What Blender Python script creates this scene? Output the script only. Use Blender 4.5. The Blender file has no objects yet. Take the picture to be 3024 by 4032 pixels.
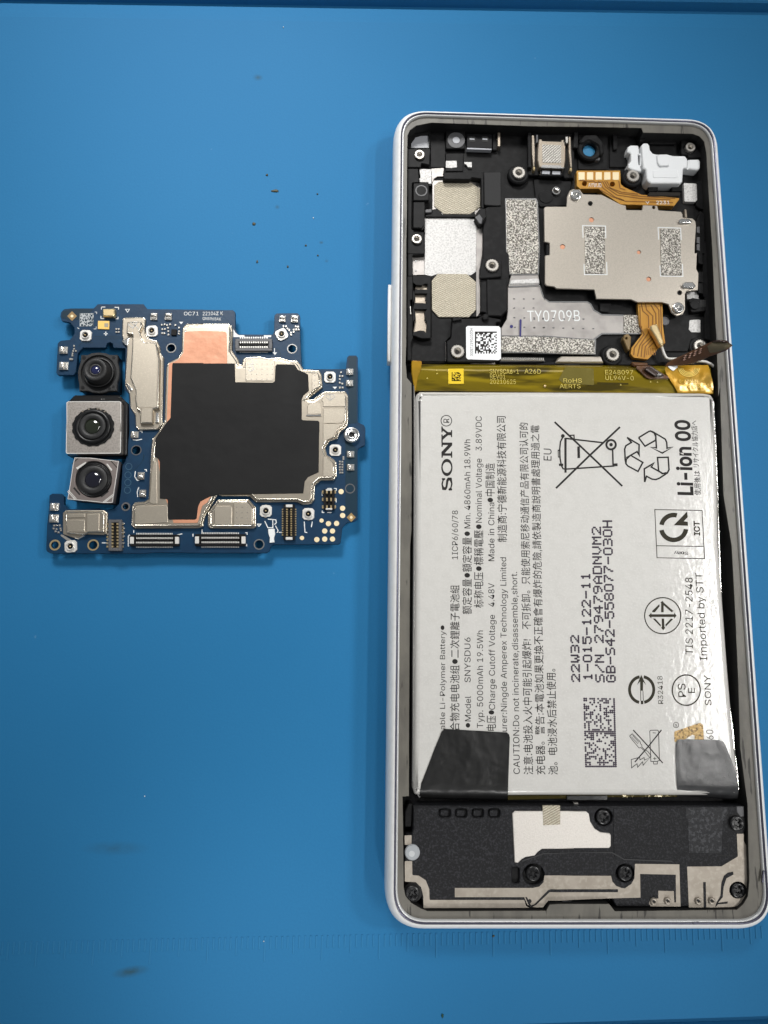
import bpy, math, random
import numpy as np
from mathutils import Matrix, Vector, Euler
from mathutils.geometry import tessellate_polygon

S = bpy.context.scene
COL = S.collection
MM = 0.001
random.seed(4)

# ---------------------------------------------------------------- camera (fitted to the photograph; mm, degrees)
CAM = (-37.8, -24.5, 128.0)
ROT = (8.66, -1.88, 0.64)
FPX = 1450 * 3024 / 1659.0
cam = bpy.data.cameras.new('camera')
cam.sensor_width = 36.0
cam.lens = FPX / 4032.0 * 36.0
cam.clip_start = 0.005
cam.clip_end = 20.0
camo = bpy.data.objects.new('camera', cam)
camo.location = [c * MM for c in CAM]
camo.rotation_euler = [math.radians(a) for a in ROT]
COL.objects.link(camo)
S.camera = camo
RM = np.array(Euler([math.radians(a) for a in ROT]).to_matrix())

# ---------------------------------------------------------------- world, ceiling lamps and added spots, exposure
W = bpy.data.worlds.new('World')
S.world = W
W.use_nodes = True
W.node_tree.nodes['Background'].inputs[0].default_value = (0.93, 0.97, 1.0, 1)
W.node_tree.nodes['Background'].inputs[1].default_value = 0.19
S.view_settings.view_transform = 'Standard'
S.view_settings.look = 'None'
S.view_settings.exposure = 0.0
S.view_settings.gamma = 1.0

def aim(o, tgt):
    d = Vector(tgt) - o.location
    o.rotation_euler = d.to_track_quat('-Z', 'Y').to_euler()

def area(name, loc, tgt, sx, sy, power, col=(1, 0.98, 0.95), spread=180):
    l = bpy.data.lights.new(name, 'AREA')
    l.shape = 'RECTANGLE'; l.size = sx; l.size_y = sy; l.energy = power; l.color = col
    l.spread = math.radians(spread)
    o = bpy.data.objects.new(name, l); o.location = loc
    aim(o, tgt); COL.objects.link(o)
    return o

def spot(name, loc, tgt, power, ang, rad, col=(1, 0.99, 0.97), blend=1.0):
    l = bpy.data.lights.new(name, 'SPOT')
    l.energy = power; l.spot_size = math.radians(ang); l.spot_blend = blend
    l.shadow_soft_size = rad; l.color = col
    o = bpy.data.objects.new(name, l); o.location = loc
    aim(o, tgt); COL.objects.link(o)
    return o

# four fluorescent tubes of the louvred ceiling fixture to the right
for k, yy in enumerate((0.022, -0.055, -0.138, -0.226)):
    area('ceiling_tube', (0.62, yy, 1.10), (0.26, yy + .03, 0), 0.60, (0.034, 0.034, 0.030, 0.024)[k], (0.30, 0.30, 0.26, 0.16)[k], spread=80)
# spots added to pool light on the mat and lift the phone: one beyond the far left of the mat, one to the right of the phone; a dim ceiling light far behind
spot('added_mat_spot', (-0.12, 0.35, 0.35), (-0.066, 0.075, 0), 12.5, 31, 0.08)
spot('added_side_spot', (0.45, 0.15, 0.50), (0.000, 0.002, 0), 8.8, 18.5, 0.05)
area('ceiling_panel', (0.10, 1.30, 1.25), (0.0, 0.05, 0), 0.9, 0.3, 1.8)
# spots added at the near edge: a bright streak on the mat, fill for the frame
spot('added_near_spot', (-0.09, -0.50, 0.75), (-0.056, -0.088, 0), 14.0, 5.0, 0.02)
spot('added_near_spot', (0.10, -0.55, 0.40), (0.004, -0.085, 0), 6.0, 12, 0.03)
GLYPHS = {  # code point (bold + 1000): (advance, outline vertices x y ..., triangles), in thousandths
65: (480, (16, 0, 201, 509, 276, 509, 463, 0, 395, 0, 287, 302, 276, 334, 264, 372, 250, 420, 232, 478, 245, 478, 228, 419, 213, 371, 201, 333, 191, 302, 85, 0, 110, 142, 110, 199, 370, 199, 370, 142), (0, 9, 1, 9, 2, 1, 9, 10, 2, 10, 3, 2, 0, 17, 9, 17, 11, 9, 11, 8, 9, 11, 8, 10, 8, 18, 10, 18, 3, 10, 7, 18, 8, 17, 12, 11, 6, 18, 7, 17, 13, 12, 5, 18, 6, 17, 14, 13, 17, 16, 14, 16, 15, 14, 4, 19, 5, 19, 18, 5, 0, 16, 17, 16, 18, 17, 16, 19, 18, 19, 3, 18, 0, 15, 16, 4, 3, 19)),
66: (456, (60, 0, 60, 509, 241, 509, 289, 504, 329, 491, 359, 469, 381, 442, 394, 410, 398, 374, 395, 344, 387, 320, 373, 301, 356, 286, 336, 275, 315, 267, 315, 262, 339, 257, 363, 245, 385, 227, 402, 203, 414, 173, 418, 136, 413, 100, 400, 67, 377, 39, 344, 18, 301, 4, 247, 0, 125, 57, 245, 57, 296, 63, 330, 80, 349, 105, 355, 137, 352, 161, 342, 184, 327, 203, 306, 218, 279, 228, 248, 231, 125, 231, 125, 285, 238, 285, 265, 288, 288, 296, 308, 309, 323, 326, 333, 348, 336, 372, 330, 403, 313, 429, 283, 446, 240, 452, 125, 452), (0, 53, 1, 53, 2, 1, 53, 3, 2, 53, 4, 3, 53, 5, 4, 53, 52, 5, 52, 6, 5, 0, 41, 53, 51, 6, 52, 50, 6, 51, 50, 7, 6, 49, 7, 50, 49, 8, 7, 48, 8, 49, 48, 9, 8, 47, 9, 48, 46, 9, 47, 46, 10, 9, 45, 10, 46, 45, 11, 10, 44, 11, 45, 44, 12, 11, 43, 12, 44, 42, 12, 43, 42, 13, 12, 0, 40, 41, 40, 42, 41, 40, 13, 42, 40, 14, 13, 40, 15, 14, 40, 16, 15, 40, 17, 16, 40, 39, 17, 39, 18, 17, 0, 28, 40, 38, 18, 39, 37, 18, 38, 37, 19, 18, 36, 19, 37, 36, 20, 19, 35, 20, 36, 34, 20, 35, 34, 21, 20, 33, 21, 34, 32, 21, 33, 32, 22, 21, 31, 22, 32, 31, 23, 22, 30, 23, 31, 30, 24, 23, 29, 24, 30, 0, 29, 28, 0, 24, 29, 0, 25, 24, 0, 26, 25, 0, 27, 26)),
67: (510, (267, -7, 205, 1, 150, 25, 104, 63, 70, 115, 48, 179, 40, 254, 48, 329, 70, 393, 104, 445, 150, 484, 205, 508, 267, 516, 305, 513, 340, 504, 373, 490, 402, 471, 427, 447, 448, 418, 463, 385, 473, 348, 408, 348, 401, 373, 389, 395, 375, 413, 357, 428, 337, 440, 315, 449, 292, 454, 267, 456, 223, 450, 184, 432, 150, 403, 125, 364, 109, 314, 103, 254, 109, 194, 125, 145, 151, 105, 184, 76, 223, 59, 267, 53, 292, 55, 315, 60, 337, 69, 357, 81, 375, 96, 389, 114, 401, 136, 408, 160, 473, 160, 463, 124, 448, 91, 428, 62, 402, 38, 373, 19, 341, 5, 305, -4), (11, 13, 12, 11, 14, 13, 10, 14, 11, 10, 15, 14, 10, 16, 15, 9, 16, 10, 9, 29, 16, 29, 17, 16, 9, 30, 29, 28, 17, 29, 27, 17, 28, 9, 31, 30, 26, 17, 27, 26, 18, 17, 8, 31, 9, 25, 18, 26, 8, 32, 31, 24, 18, 25, 24, 19, 18, 23, 19, 24, 8, 33, 32, 22, 19, 23, 7, 33, 8, 22, 20, 19, 21, 20, 22, 7, 34, 33, 6, 34, 7, 6, 35, 34, 5, 35, 6, 5, 36, 35, 5, 37, 36, 4, 37, 5, 48, 50, 49, 48, 51, 50, 4, 38, 37, 47, 51, 48, 47, 52, 51, 3, 38, 4, 46, 52, 47, 3, 39, 38, 45, 52, 46, 45, 53, 52, 44, 53, 45, 3, 40, 39, 43, 53, 44, 2, 40, 3, 43, 54, 53, 42, 54, 43, 2, 41, 40, 41, 54, 42, 2, 54, 41, 2, 55, 54, 1, 55, 2, 1, 56, 55, 1, 57, 56, 0, 57, 1)),
68: (502, (60, 509, 230, 509, 320, 494, 395, 450, 445, 370, 462, 255, 445, 140, 395, 60, 320, 15, 230, 0, 60, 0, 120, 455, 225, 455, 300, 440, 355, 400, 390, 340, 400, 255, 390, 170, 355, 110, 300, 70, 225, 54, 120, 54), (0, 11, 1, 1, 11, 12, 1, 12, 2, 2, 12, 13, 2, 13, 3, 3, 13, 14, 3, 14, 4, 4, 14, 15, 4, 15, 5, 5, 15, 16, 5, 16, 6, 6, 16, 17, 6, 17, 7, 7, 17, 18, 7, 18, 8, 8, 18, 19, 8, 19, 9, 9, 19, 20, 9, 20, 10, 10, 20, 21, 10, 21, 0, 0, 21, 11)),
69: (419, (60, 0, 60, 509, 372, 509, 372, 452, 125, 452, 125, 286, 355, 286, 355, 229, 125, 229, 125, 57, 375, 57, 375, 0), (0, 4, 1, 4, 2, 1, 4, 3, 2, 0, 5, 4, 0, 8, 5, 8, 6, 5, 8, 7, 6, 0, 9, 8, 0, 10, 9, 0, 11, 10)),
70: (410, (60, 0, 60, 509, 369, 509, 369, 452, 125, 452, 125, 278, 346, 278, 346, 221, 125, 221, 125, 0), (0, 4, 1, 4, 2, 1, 4, 3, 2, 0, 5, 4, 0, 8, 5, 8, 6, 5, 8, 7, 6, 0, 9, 8)),
71: (520, (269, -7, 205, 1, 149, 25, 104, 64, 69, 116, 47, 179, 40, 254, 47, 329, 69, 393, 103, 445, 149, 484, 203, 508, 265, 516, 304, 513, 340, 504, 374, 489, 403, 469, 429, 445, 449, 416, 465, 384, 474, 349, 408, 349, 399, 372, 387, 393, 373, 411, 356, 427, 337, 439, 315, 448, 291, 454, 265, 456, 222, 450, 183, 432, 150, 404, 125, 364, 109, 314, 103, 254, 109, 194, 125, 145, 151, 105, 184, 76, 224, 59, 269, 53, 309, 57, 345, 71, 374, 93, 396, 123, 410, 160, 415, 202, 434, 199, 283, 199, 283, 256, 478, 256, 478, 200, 471, 141, 451, 91, 419, 50, 377, 19, 326, 0), (11, 13, 12, 11, 14, 13, 10, 14, 11, 10, 15, 14, 10, 16, 15, 9, 16, 10, 9, 29, 16, 29, 17, 16, 9, 30, 29, 28, 17, 29, 27, 17, 28, 9, 31, 30, 26, 17, 27, 8, 31, 9, 26, 18, 17, 25, 18, 26, 8, 32, 31, 24, 18, 25, 24, 19, 18, 23, 19, 24, 8, 33, 32, 7, 33, 8, 22, 19, 23, 22, 20, 19, 21, 20, 22, 7, 34, 33, 6, 34, 7, 6, 35, 34, 49, 51, 50, 49, 47, 51, 47, 52, 51, 5, 35, 6, 5, 36, 35, 49, 46, 47, 48, 52, 47, 48, 53, 52, 46, 48, 49, 46, 53, 48, 5, 37, 36, 4, 37, 5, 45, 53, 46, 4, 38, 37, 45, 54, 53, 44, 54, 45, 3, 38, 4, 3, 39, 38, 43, 54, 44, 43, 55, 54, 3, 40, 39, 42, 55, 43, 2, 40, 3, 2, 41, 40, 41, 55, 42, 2, 55, 41, 2, 56, 55, 1, 56, 2, 1, 57, 56, 0, 57, 1)),
72: (517, (60, 0, 60, 509, 125, 509, 125, 289, 392, 289, 392, 509, 457, 509, 457, 0, 392, 0, 392, 232, 125, 232, 125, 0), (0, 2, 1, 0, 3, 2, 4, 6, 5, 4, 7, 6, 0, 10, 3, 10, 4, 3, 10, 9, 4, 9, 7, 4, 0, 11, 10, 8, 7, 9)),
73: (300, (31, 0, 31, 57, 118, 57, 118, 452, 31, 452, 31, 509, 269, 509, 269, 452, 183, 452, 183, 57, 269, 57, 269, 0), (4, 6, 5, 4, 7, 6, 3, 7, 4, 2, 8, 3, 8, 7, 3, 2, 9, 8, 0, 2, 1, 0, 9, 2, 0, 10, 9, 0, 11, 10)),
75: (467, (104, 145, 104, 216, 122, 239, 139, 261, 157, 282, 174, 303, 193, 324, 212, 344, 364, 509, 448, 509, 231, 276, 228, 276, 60, 0, 60, 509, 125, 509, 125, 334, 124, 225, 125, 193, 125, 0, 372, 0, 188, 259, 228, 309, 449, 0), (12, 14, 13, 12, 15, 14, 7, 9, 8, 7, 21, 9, 21, 10, 9, 6, 21, 7, 12, 1, 15, 1, 2, 15, 2, 16, 15, 5, 21, 6, 5, 20, 21, 10, 22, 21, 4, 20, 5, 3, 20, 4, 0, 10, 11, 0, 22, 10, 2, 20, 3, 2, 19, 20, 16, 19, 2, 17, 19, 16, 12, 0, 1, 18, 19, 17, 12, 22, 0, 18, 22, 12, 19, 22, 18)),
76: (393, (60, 0, 60, 509, 125, 509, 125, 57, 361, 57, 361, 0), (0, 2, 1, 0, 3, 2, 0, 4, 3, 0, 5, 4)),
77: (628, (120, 0, 120, 385, 286, 10, 342, 10, 508, 385, 508, 0, 568, 0, 568, 509, 486, 509, 314, 110, 142, 509, 60, 509, 60, 0), ()),
78: (523, (120, 0, 120, 410, 401, 0, 463, 0, 463, 509, 403, 509, 403, 100, 122, 509, 60, 509, 60, 0), ()),
79: (533, (267, -7, 205, 1, 150, 25, 105, 63, 70, 115, 48, 179, 40, 254, 48, 329, 70, 393, 105, 445, 150, 484, 205, 508, 267, 516, 329, 508, 384, 484, 429, 445, 464, 393, 486, 329, 493, 254, 486, 179, 464, 115, 429, 63, 384, 25, 329, 1, 267, 53, 310, 59, 349, 76, 383, 105, 408, 144, 425, 194, 430, 254, 425, 314, 408, 365, 383, 404, 349, 433, 310, 450, 267, 456, 223, 450, 184, 433, 151, 404, 125, 364, 109, 314, 103, 254, 109, 194, 125, 144, 151, 105, 184, 76, 223, 59), (11, 13, 12, 10, 13, 11, 10, 14, 13, 9, 14, 10, 9, 36, 14, 36, 15, 14, 9, 37, 36, 35, 15, 36, 34, 15, 35, 9, 38, 37, 8, 38, 9, 34, 16, 15, 33, 16, 34, 8, 39, 38, 32, 16, 33, 8, 40, 39, 7, 40, 8, 32, 17, 16, 31, 17, 32, 7, 41, 40, 6, 41, 7, 31, 18, 17, 30, 18, 31, 6, 42, 41, 5, 42, 6, 5, 43, 42, 29, 18, 30, 29, 19, 18, 5, 44, 43, 28, 19, 29, 4, 44, 5, 28, 20, 19, 4, 45, 44, 27, 20, 28, 3, 45, 4, 27, 21, 20, 3, 46, 45, 26, 21, 27, 3, 47, 46, 25, 21, 26, 25, 22, 21, 2, 47, 3, 2, 24, 47, 24, 22, 25, 2, 22, 24, 1, 22, 2, 1, 23, 22, 1, 0, 23)),
80: (445, (60, 0, 60, 509, 235, 509, 289, 503, 332, 487, 366, 462, 390, 430, 404, 391, 409, 348, 404, 304, 390, 265, 366, 233, 332, 207, 289, 191, 235, 186, 109, 186, 109, 242, 233, 242, 269, 246, 297, 256, 318, 272, 333, 294, 342, 319, 344, 348, 342, 376, 333, 402, 318, 423, 297, 439, 268, 449, 232, 452, 125, 452, 125, 0), (0, 30, 1, 30, 2, 1, 30, 3, 2, 30, 4, 3, 30, 5, 4, 30, 29, 5, 29, 28, 5, 28, 6, 5, 0, 16, 30, 16, 31, 30, 27, 6, 28, 26, 6, 27, 26, 7, 6, 25, 7, 26, 24, 7, 25, 24, 8, 7, 23, 8, 24, 22, 8, 23, 22, 9, 8, 21, 9, 22, 21, 10, 9, 20, 10, 21, 19, 10, 20, 19, 11, 10, 18, 11, 19, 17, 11, 18, 0, 15, 16, 31, 17, 16, 31, 14, 17, 14, 11, 17, 14, 12, 11, 14, 13, 12, 0, 14, 15, 0, 31, 14)),
82: (449, (60, 0, 60, 509, 236, 509, 290, 504, 333, 489, 367, 465, 390, 433, 405, 395, 409, 352, 405, 309, 390, 271, 367, 240, 333, 217, 289, 203, 236, 198, 96, 198, 96, 255, 234, 255, 269, 258, 298, 267, 319, 281, 334, 300, 342, 324, 345, 352, 342, 380, 334, 405, 319, 425, 298, 440, 269, 449, 233, 452, 125, 452, 125, 0, 353, 0, 230, 229, 303, 229, 428, 0), (0, 16, 1, 16, 30, 1, 30, 2, 1, 30, 3, 2, 30, 4, 3, 30, 5, 4, 30, 29, 5, 29, 28, 5, 28, 6, 5, 16, 31, 30, 27, 6, 28, 26, 6, 27, 26, 7, 6, 25, 7, 26, 24, 7, 25, 24, 8, 7, 23, 8, 24, 22, 8, 23, 22, 9, 8, 21, 9, 22, 21, 10, 9, 20, 10, 21, 19, 10, 20, 19, 11, 10, 18, 11, 19, 17, 11, 18, 0, 15, 16, 31, 17, 16, 31, 33, 17, 33, 11, 17, 33, 34, 11, 34, 12, 11, 31, 14, 33, 14, 32, 33, 35, 12, 34, 13, 35, 12, 14, 35, 13, 0, 14, 15, 0, 31, 14, 32, 35, 14)),
83: (447, (224, -9, 172, -4, 128, 9, 91, 31, 64, 60, 46, 96, 38, 137, 104, 137, 110, 110, 123, 88, 142, 71, 166, 59, 194, 52, 224, 49, 257, 52, 286, 60, 311, 74, 329, 92, 341, 114, 346, 139, 342, 161, 332, 179, 316, 193, 296, 205, 272, 214, 245, 222, 184, 239, 128, 260, 86, 289, 60, 326, 52, 372, 58, 413, 75, 448, 102, 476, 138, 498, 180, 511, 227, 516, 275, 511, 316, 498, 351, 476, 377, 449, 394, 415, 401, 378, 337, 378, 326, 412, 302, 437, 267, 453, 225, 459, 194, 456, 167, 448, 145, 435, 129, 418, 118, 398, 115, 376, 119, 352, 131, 334, 148, 319, 169, 308, 191, 300, 212, 293, 264, 279, 287, 272, 312, 264, 336, 252, 359, 238, 379, 220, 395, 198, 405, 171, 408, 139, 403, 99, 386, 64, 360, 34, 323, 11, 278, -4), (35, 37, 36, 34, 37, 35, 34, 38, 37, 33, 38, 34, 33, 39, 38, 33, 40, 39, 32, 47, 33, 47, 40, 33, 32, 48, 47, 46, 40, 47, 32, 49, 48, 45, 40, 46, 45, 41, 40, 31, 49, 32, 31, 50, 49, 44, 41, 45, 31, 51, 50, 31, 52, 51, 44, 42, 41, 30, 52, 31, 43, 42, 44, 30, 53, 52, 30, 54, 53, 29, 54, 30, 29, 55, 54, 29, 56, 55, 28, 56, 29, 28, 57, 56, 28, 58, 57, 28, 59, 58, 28, 60, 59, 27, 60, 28, 27, 61, 60, 27, 62, 61, 27, 63, 62, 26, 63, 27, 26, 64, 63, 25, 64, 26, 25, 65, 64, 24, 65, 25, 24, 66, 65, 23, 66, 24, 22, 66, 23, 22, 67, 66, 21, 67, 22, 20, 67, 21, 20, 68, 67, 19, 68, 20, 18, 68, 19, 18, 69, 68, 5, 7, 6, 5, 8, 7, 17, 69, 18, 5, 9, 8, 17, 70, 69, 4, 9, 5, 16, 70, 17, 4, 10, 9, 15, 70, 16, 4, 11, 10, 15, 71, 70, 14, 71, 15, 3, 11, 4, 3, 12, 11, 13, 71, 14, 3, 13, 12, 3, 71, 13, 3, 72, 71, 2, 72, 3, 2, 73, 72, 1, 73, 2, 1, 0, 73)),
84: (449, (32, 452, 32, 509, 417, 509, 417, 452, 257, 452, 257, 0, 193, 0, 193, 452), (0, 2, 1, 0, 3, 2, 7, 3, 0, 6, 4, 7, 4, 3, 7, 6, 5, 4)),
85: (517, (259, -8, 203, -2, 154, 15, 114, 43, 85, 80, 66, 124, 60, 173, 60, 509, 124, 509, 124, 178, 128, 144, 141, 113, 160, 87, 187, 68, 220, 56, 259, 52, 298, 56, 331, 68, 357, 87, 377, 113, 389, 144, 393, 178, 393, 509, 457, 509, 457, 173, 451, 124, 433, 80, 403, 43, 363, 15, 315, -2), (6, 8, 7, 6, 9, 8, 21, 23, 22, 21, 24, 23, 6, 10, 9, 20, 24, 21, 5, 10, 6, 20, 25, 24, 5, 11, 10, 19, 25, 20, 19, 26, 25, 4, 11, 5, 4, 12, 11, 18, 26, 19, 4, 13, 12, 17, 26, 18, 3, 13, 4, 17, 27, 26, 3, 14, 13, 16, 27, 17, 3, 15, 14, 15, 27, 16, 3, 27, 15, 2, 27, 3, 2, 28, 27, 1, 28, 2, 1, 29, 28, 0, 29, 1)),
86: (480, (204, 0, 16, 509, 84, 509, 192, 206, 203, 176, 215, 137, 230, 89, 248, 31, 235, 31, 252, 90, 267, 138, 279, 176, 290, 206, 395, 509, 463, 509, 278, 0), (0, 2, 1, 0, 3, 2, 12, 14, 13, 12, 15, 14, 0, 4, 3, 11, 15, 12, 10, 15, 11, 0, 5, 4, 9, 15, 10, 0, 6, 5, 8, 7, 9, 7, 15, 9, 0, 7, 6, 0, 15, 7)),
87: (686, (155, 0, 16, 509, 82, 509, 163, 196, 170, 171, 175, 145, 181, 120, 187, 94, 192, 67, 197, 40, 189, 40, 194, 67, 200, 94, 205, 120, 211, 145, 218, 171, 224, 196, 306, 509, 380, 509, 462, 196, 468, 171, 474, 145, 480, 120, 486, 94, 492, 67, 497, 40, 488, 40, 493, 67, 499, 94, 504, 120, 510, 145, 517, 171, 523, 196, 603, 509, 670, 509, 530, 0, 455, 0, 368, 323, 359, 356, 351, 391, 344, 431, 336, 475, 350, 475, 342, 433, 335, 395, 327, 359, 318, 323, 230, 0), (0, 2, 1, 0, 3, 2, 16, 41, 17, 41, 18, 17, 41, 42, 18, 42, 19, 18, 32, 34, 33, 32, 35, 34, 16, 43, 41, 43, 40, 41, 43, 40, 42, 40, 19, 42, 16, 44, 43, 39, 19, 40, 16, 45, 44, 38, 19, 39, 16, 46, 45, 37, 19, 38, 16, 47, 46, 36, 19, 37, 0, 4, 3, 15, 47, 16, 36, 20, 19, 31, 35, 32, 0, 5, 4, 14, 47, 15, 36, 21, 20, 30, 35, 31, 0, 6, 5, 13, 47, 14, 36, 22, 21, 29, 35, 30, 0, 7, 6, 12, 47, 13, 36, 23, 22, 28, 35, 29, 0, 8, 7, 11, 47, 12, 36, 24, 23, 27, 35, 28, 0, 10, 8, 10, 9, 8, 10, 47, 11, 36, 26, 24, 26, 25, 24, 26, 35, 27, 0, 47, 10, 36, 35, 26)),
89: (472, (203, 0, 203, 208, 16, 509, 91, 509, 192, 344, 208, 318, 222, 292, 236, 264, 250, 230, 224, 230, 237, 265, 251, 293, 265, 318, 280, 344, 381, 509, 455, 509, 268, 208, 268, 0), (1, 3, 2, 1, 4, 3, 13, 15, 14, 13, 16, 15, 1, 5, 4, 12, 16, 13, 11, 16, 12, 1, 6, 5, 10, 16, 11, 1, 7, 6, 9, 8, 10, 8, 16, 10, 1, 8, 7, 1, 16, 8, 0, 16, 1, 0, 17, 16)),
97: (389, (160, -9, 126, -5, 94, 5, 68, 22, 48, 45, 35, 73, 30, 108, 34, 138, 43, 161, 58, 179, 78, 193, 100, 203, 125, 211, 152, 216, 178, 220, 209, 224, 234, 227, 252, 230, 265, 235, 273, 243, 276, 255, 276, 257, 273, 279, 267, 297, 256, 311, 240, 322, 220, 329, 196, 331, 171, 329, 149, 322, 132, 313, 118, 301, 107, 288, 100, 274, 41, 291, 57, 322, 79, 346, 104, 364, 133, 375, 163, 382, 194, 384, 215, 383, 239, 379, 263, 372, 286, 360, 306, 343, 322, 320, 333, 290, 337, 251, 337, 0, 277, 0, 277, 52, 272, 52, 264, 38, 252, 25, 236, 12, 215, 1, 190, -6, 170, 45, 202, 49, 228, 59, 248, 74, 263, 93, 272, 115, 276, 138, 276, 190, 270, 186, 259, 182, 246, 179, 231, 176, 216, 173, 200, 171, 186, 169, 175, 168, 154, 164, 134, 159, 117, 150, 103, 139, 95, 124, 92, 105, 94, 87, 102, 72, 114, 61, 130, 52, 149, 47), (39, 41, 40, 39, 42, 41, 38, 42, 39, 38, 43, 42, 37, 43, 38, 37, 44, 43, 36, 44, 37, 36, 45, 44, 35, 45, 36, 35, 27, 45, 27, 46, 45, 35, 28, 27, 26, 46, 27, 35, 29, 28, 25, 46, 26, 35, 30, 29, 34, 30, 35, 24, 46, 25, 24, 47, 46, 34, 31, 30, 23, 47, 24, 34, 32, 31, 22, 47, 23, 33, 32, 34, 22, 48, 47, 21, 48, 22, 20, 48, 21, 19, 48, 20, 19, 49, 48, 18, 49, 19, 17, 65, 18, 65, 49, 18, 16, 65, 17, 15, 65, 16, 14, 65, 15, 13, 65, 14, 12, 65, 13, 11, 65, 12, 10, 65, 11, 9, 65, 10, 9, 66, 65, 64, 49, 65, 9, 67, 66, 9, 68, 67, 8, 68, 9, 8, 69, 68, 8, 70, 69, 8, 71, 70, 8, 72, 71, 8, 73, 72, 8, 74, 73, 8, 75, 74, 7, 75, 8, 7, 76, 75, 7, 77, 76, 7, 78, 77, 63, 49, 64, 6, 78, 7, 6, 79, 78, 62, 49, 63, 5, 79, 6, 5, 80, 79, 61, 51, 62, 51, 49, 62, 5, 81, 80, 60, 51, 61, 4, 81, 5, 4, 82, 81, 4, 83, 82, 59, 52, 60, 52, 51, 60, 4, 84, 83, 59, 53, 52, 50, 49, 51, 58, 53, 59, 4, 58, 84, 4, 53, 58, 3, 53, 4, 3, 54, 53, 3, 55, 54, 2, 55, 3, 2, 56, 55, 1, 56, 2, 1, 57, 56, 0, 57, 1)),
98: (424, (229, -8, 198, -5, 172, 4, 153, 17, 138, 31, 127, 46, 118, 59, 112, 59, 112, 0, 53, 0, 53, 509, 114, 509, 114, 319, 118, 319, 127, 331, 137, 346, 152, 360, 171, 373, 197, 381, 229, 384, 274, 378, 313, 361, 345, 332, 370, 293, 385, 245, 390, 189, 385, 133, 370, 84, 346, 45, 313, 16, 274, -2, 220, 47, 253, 51, 279, 66, 301, 88, 316, 117, 325, 151, 328, 189, 325, 227, 316, 261, 301, 290, 280, 311, 253, 325, 220, 330, 188, 325, 161, 312, 140, 291, 125, 263, 116, 229, 113, 189, 116, 150, 125, 115, 140, 86, 162, 65, 188, 51), (9, 11, 10, 9, 12, 11, 18, 20, 19, 17, 20, 18, 17, 21, 20, 16, 21, 17, 16, 22, 21, 15, 22, 16, 14, 22, 15, 14, 43, 22, 43, 42, 22, 42, 23, 22, 13, 43, 14, 13, 44, 43, 13, 45, 44, 41, 23, 42, 9, 13, 12, 9, 47, 13, 47, 46, 13, 46, 45, 13, 40, 23, 41, 40, 24, 23, 39, 24, 40, 9, 48, 47, 38, 24, 39, 38, 25, 24, 9, 49, 48, 37, 25, 38, 9, 50, 49, 36, 25, 37, 36, 26, 25, 35, 26, 36, 9, 51, 50, 35, 27, 26, 34, 27, 35, 9, 7, 51, 7, 52, 51, 33, 27, 34, 7, 53, 52, 33, 28, 27, 32, 28, 33, 7, 6, 53, 6, 54, 53, 9, 8, 7, 5, 54, 6, 31, 28, 32, 5, 31, 54, 5, 28, 31, 4, 28, 5, 4, 29, 28, 3, 29, 4, 2, 29, 3, 2, 30, 29, 1, 30, 2, 1, 0, 30)),
108: (189, (139, -2, 101, 3, 74, 20, 58, 47, 53, 84, 53, 509, 114, 509, 114, 99, 115, 77, 120, 62, 130, 54, 146, 52, 154, 52, 160, 53, 165, 53, 170, 54, 181, 3, 172, 1, 162, -1, 151, -2), (4, 6, 5, 4, 7, 6, 4, 8, 7, 3, 8, 4, 3, 9, 8, 3, 10, 9, 3, 11, 10, 14, 16, 15, 13, 16, 14, 12, 16, 13, 11, 16, 12, 3, 16, 11, 2, 16, 3, 1, 16, 2, 0, 16, 1, 0, 17, 16, 0, 18, 17, 0, 19, 18)),
99: (396, (207, -8, 159, -2, 117, 16, 82, 46, 56, 85, 40, 133, 34, 187, 40, 243, 56, 291, 82, 330, 117, 360, 159, 378, 207, 384, 234, 383, 260, 377, 284, 368, 305, 356, 324, 341, 340, 322, 353, 301, 362, 277, 303, 262, 298, 276, 290, 289, 281, 301, 270, 311, 257, 319, 242, 325, 226, 329, 207, 330, 173, 325, 145, 310, 124, 287, 108, 258, 99, 224, 96, 187, 99, 151, 108, 117, 124, 89, 145, 66, 173, 51, 207, 46, 226, 48, 243, 52, 258, 58, 271, 66, 282, 76, 292, 89, 299, 102, 304, 117, 363, 102, 354, 78, 341, 56, 325, 37, 306, 21, 285, 9, 261, -1, 235, -6), (11, 13, 12, 11, 14, 13, 10, 14, 11, 10, 15, 14, 10, 16, 15, 9, 16, 10, 9, 17, 16, 9, 29, 17, 29, 18, 17, 8, 30, 9, 30, 29, 9, 28, 18, 29, 27, 18, 28, 8, 31, 30, 26, 18, 27, 26, 19, 18, 25, 19, 26, 24, 19, 25, 8, 32, 31, 23, 19, 24, 23, 20, 19, 7, 32, 8, 22, 20, 23, 7, 33, 32, 22, 21, 20, 7, 34, 33, 6, 34, 7, 6, 35, 34, 5, 35, 6, 5, 36, 35, 5, 37, 36, 4, 37, 5, 4, 38, 37, 48, 50, 49, 48, 51, 50, 47, 51, 48, 46, 51, 47, 4, 39, 38, 3, 39, 4, 46, 52, 51, 45, 52, 46, 44, 52, 45, 3, 40, 39, 43, 52, 44, 43, 53, 52, 42, 53, 43, 3, 41, 40, 41, 53, 42, 3, 53, 41, 2, 53, 3, 2, 54, 53, 2, 55, 54, 1, 55, 2, 1, 56, 55, 1, 57, 56, 0, 57, 1)),
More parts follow.
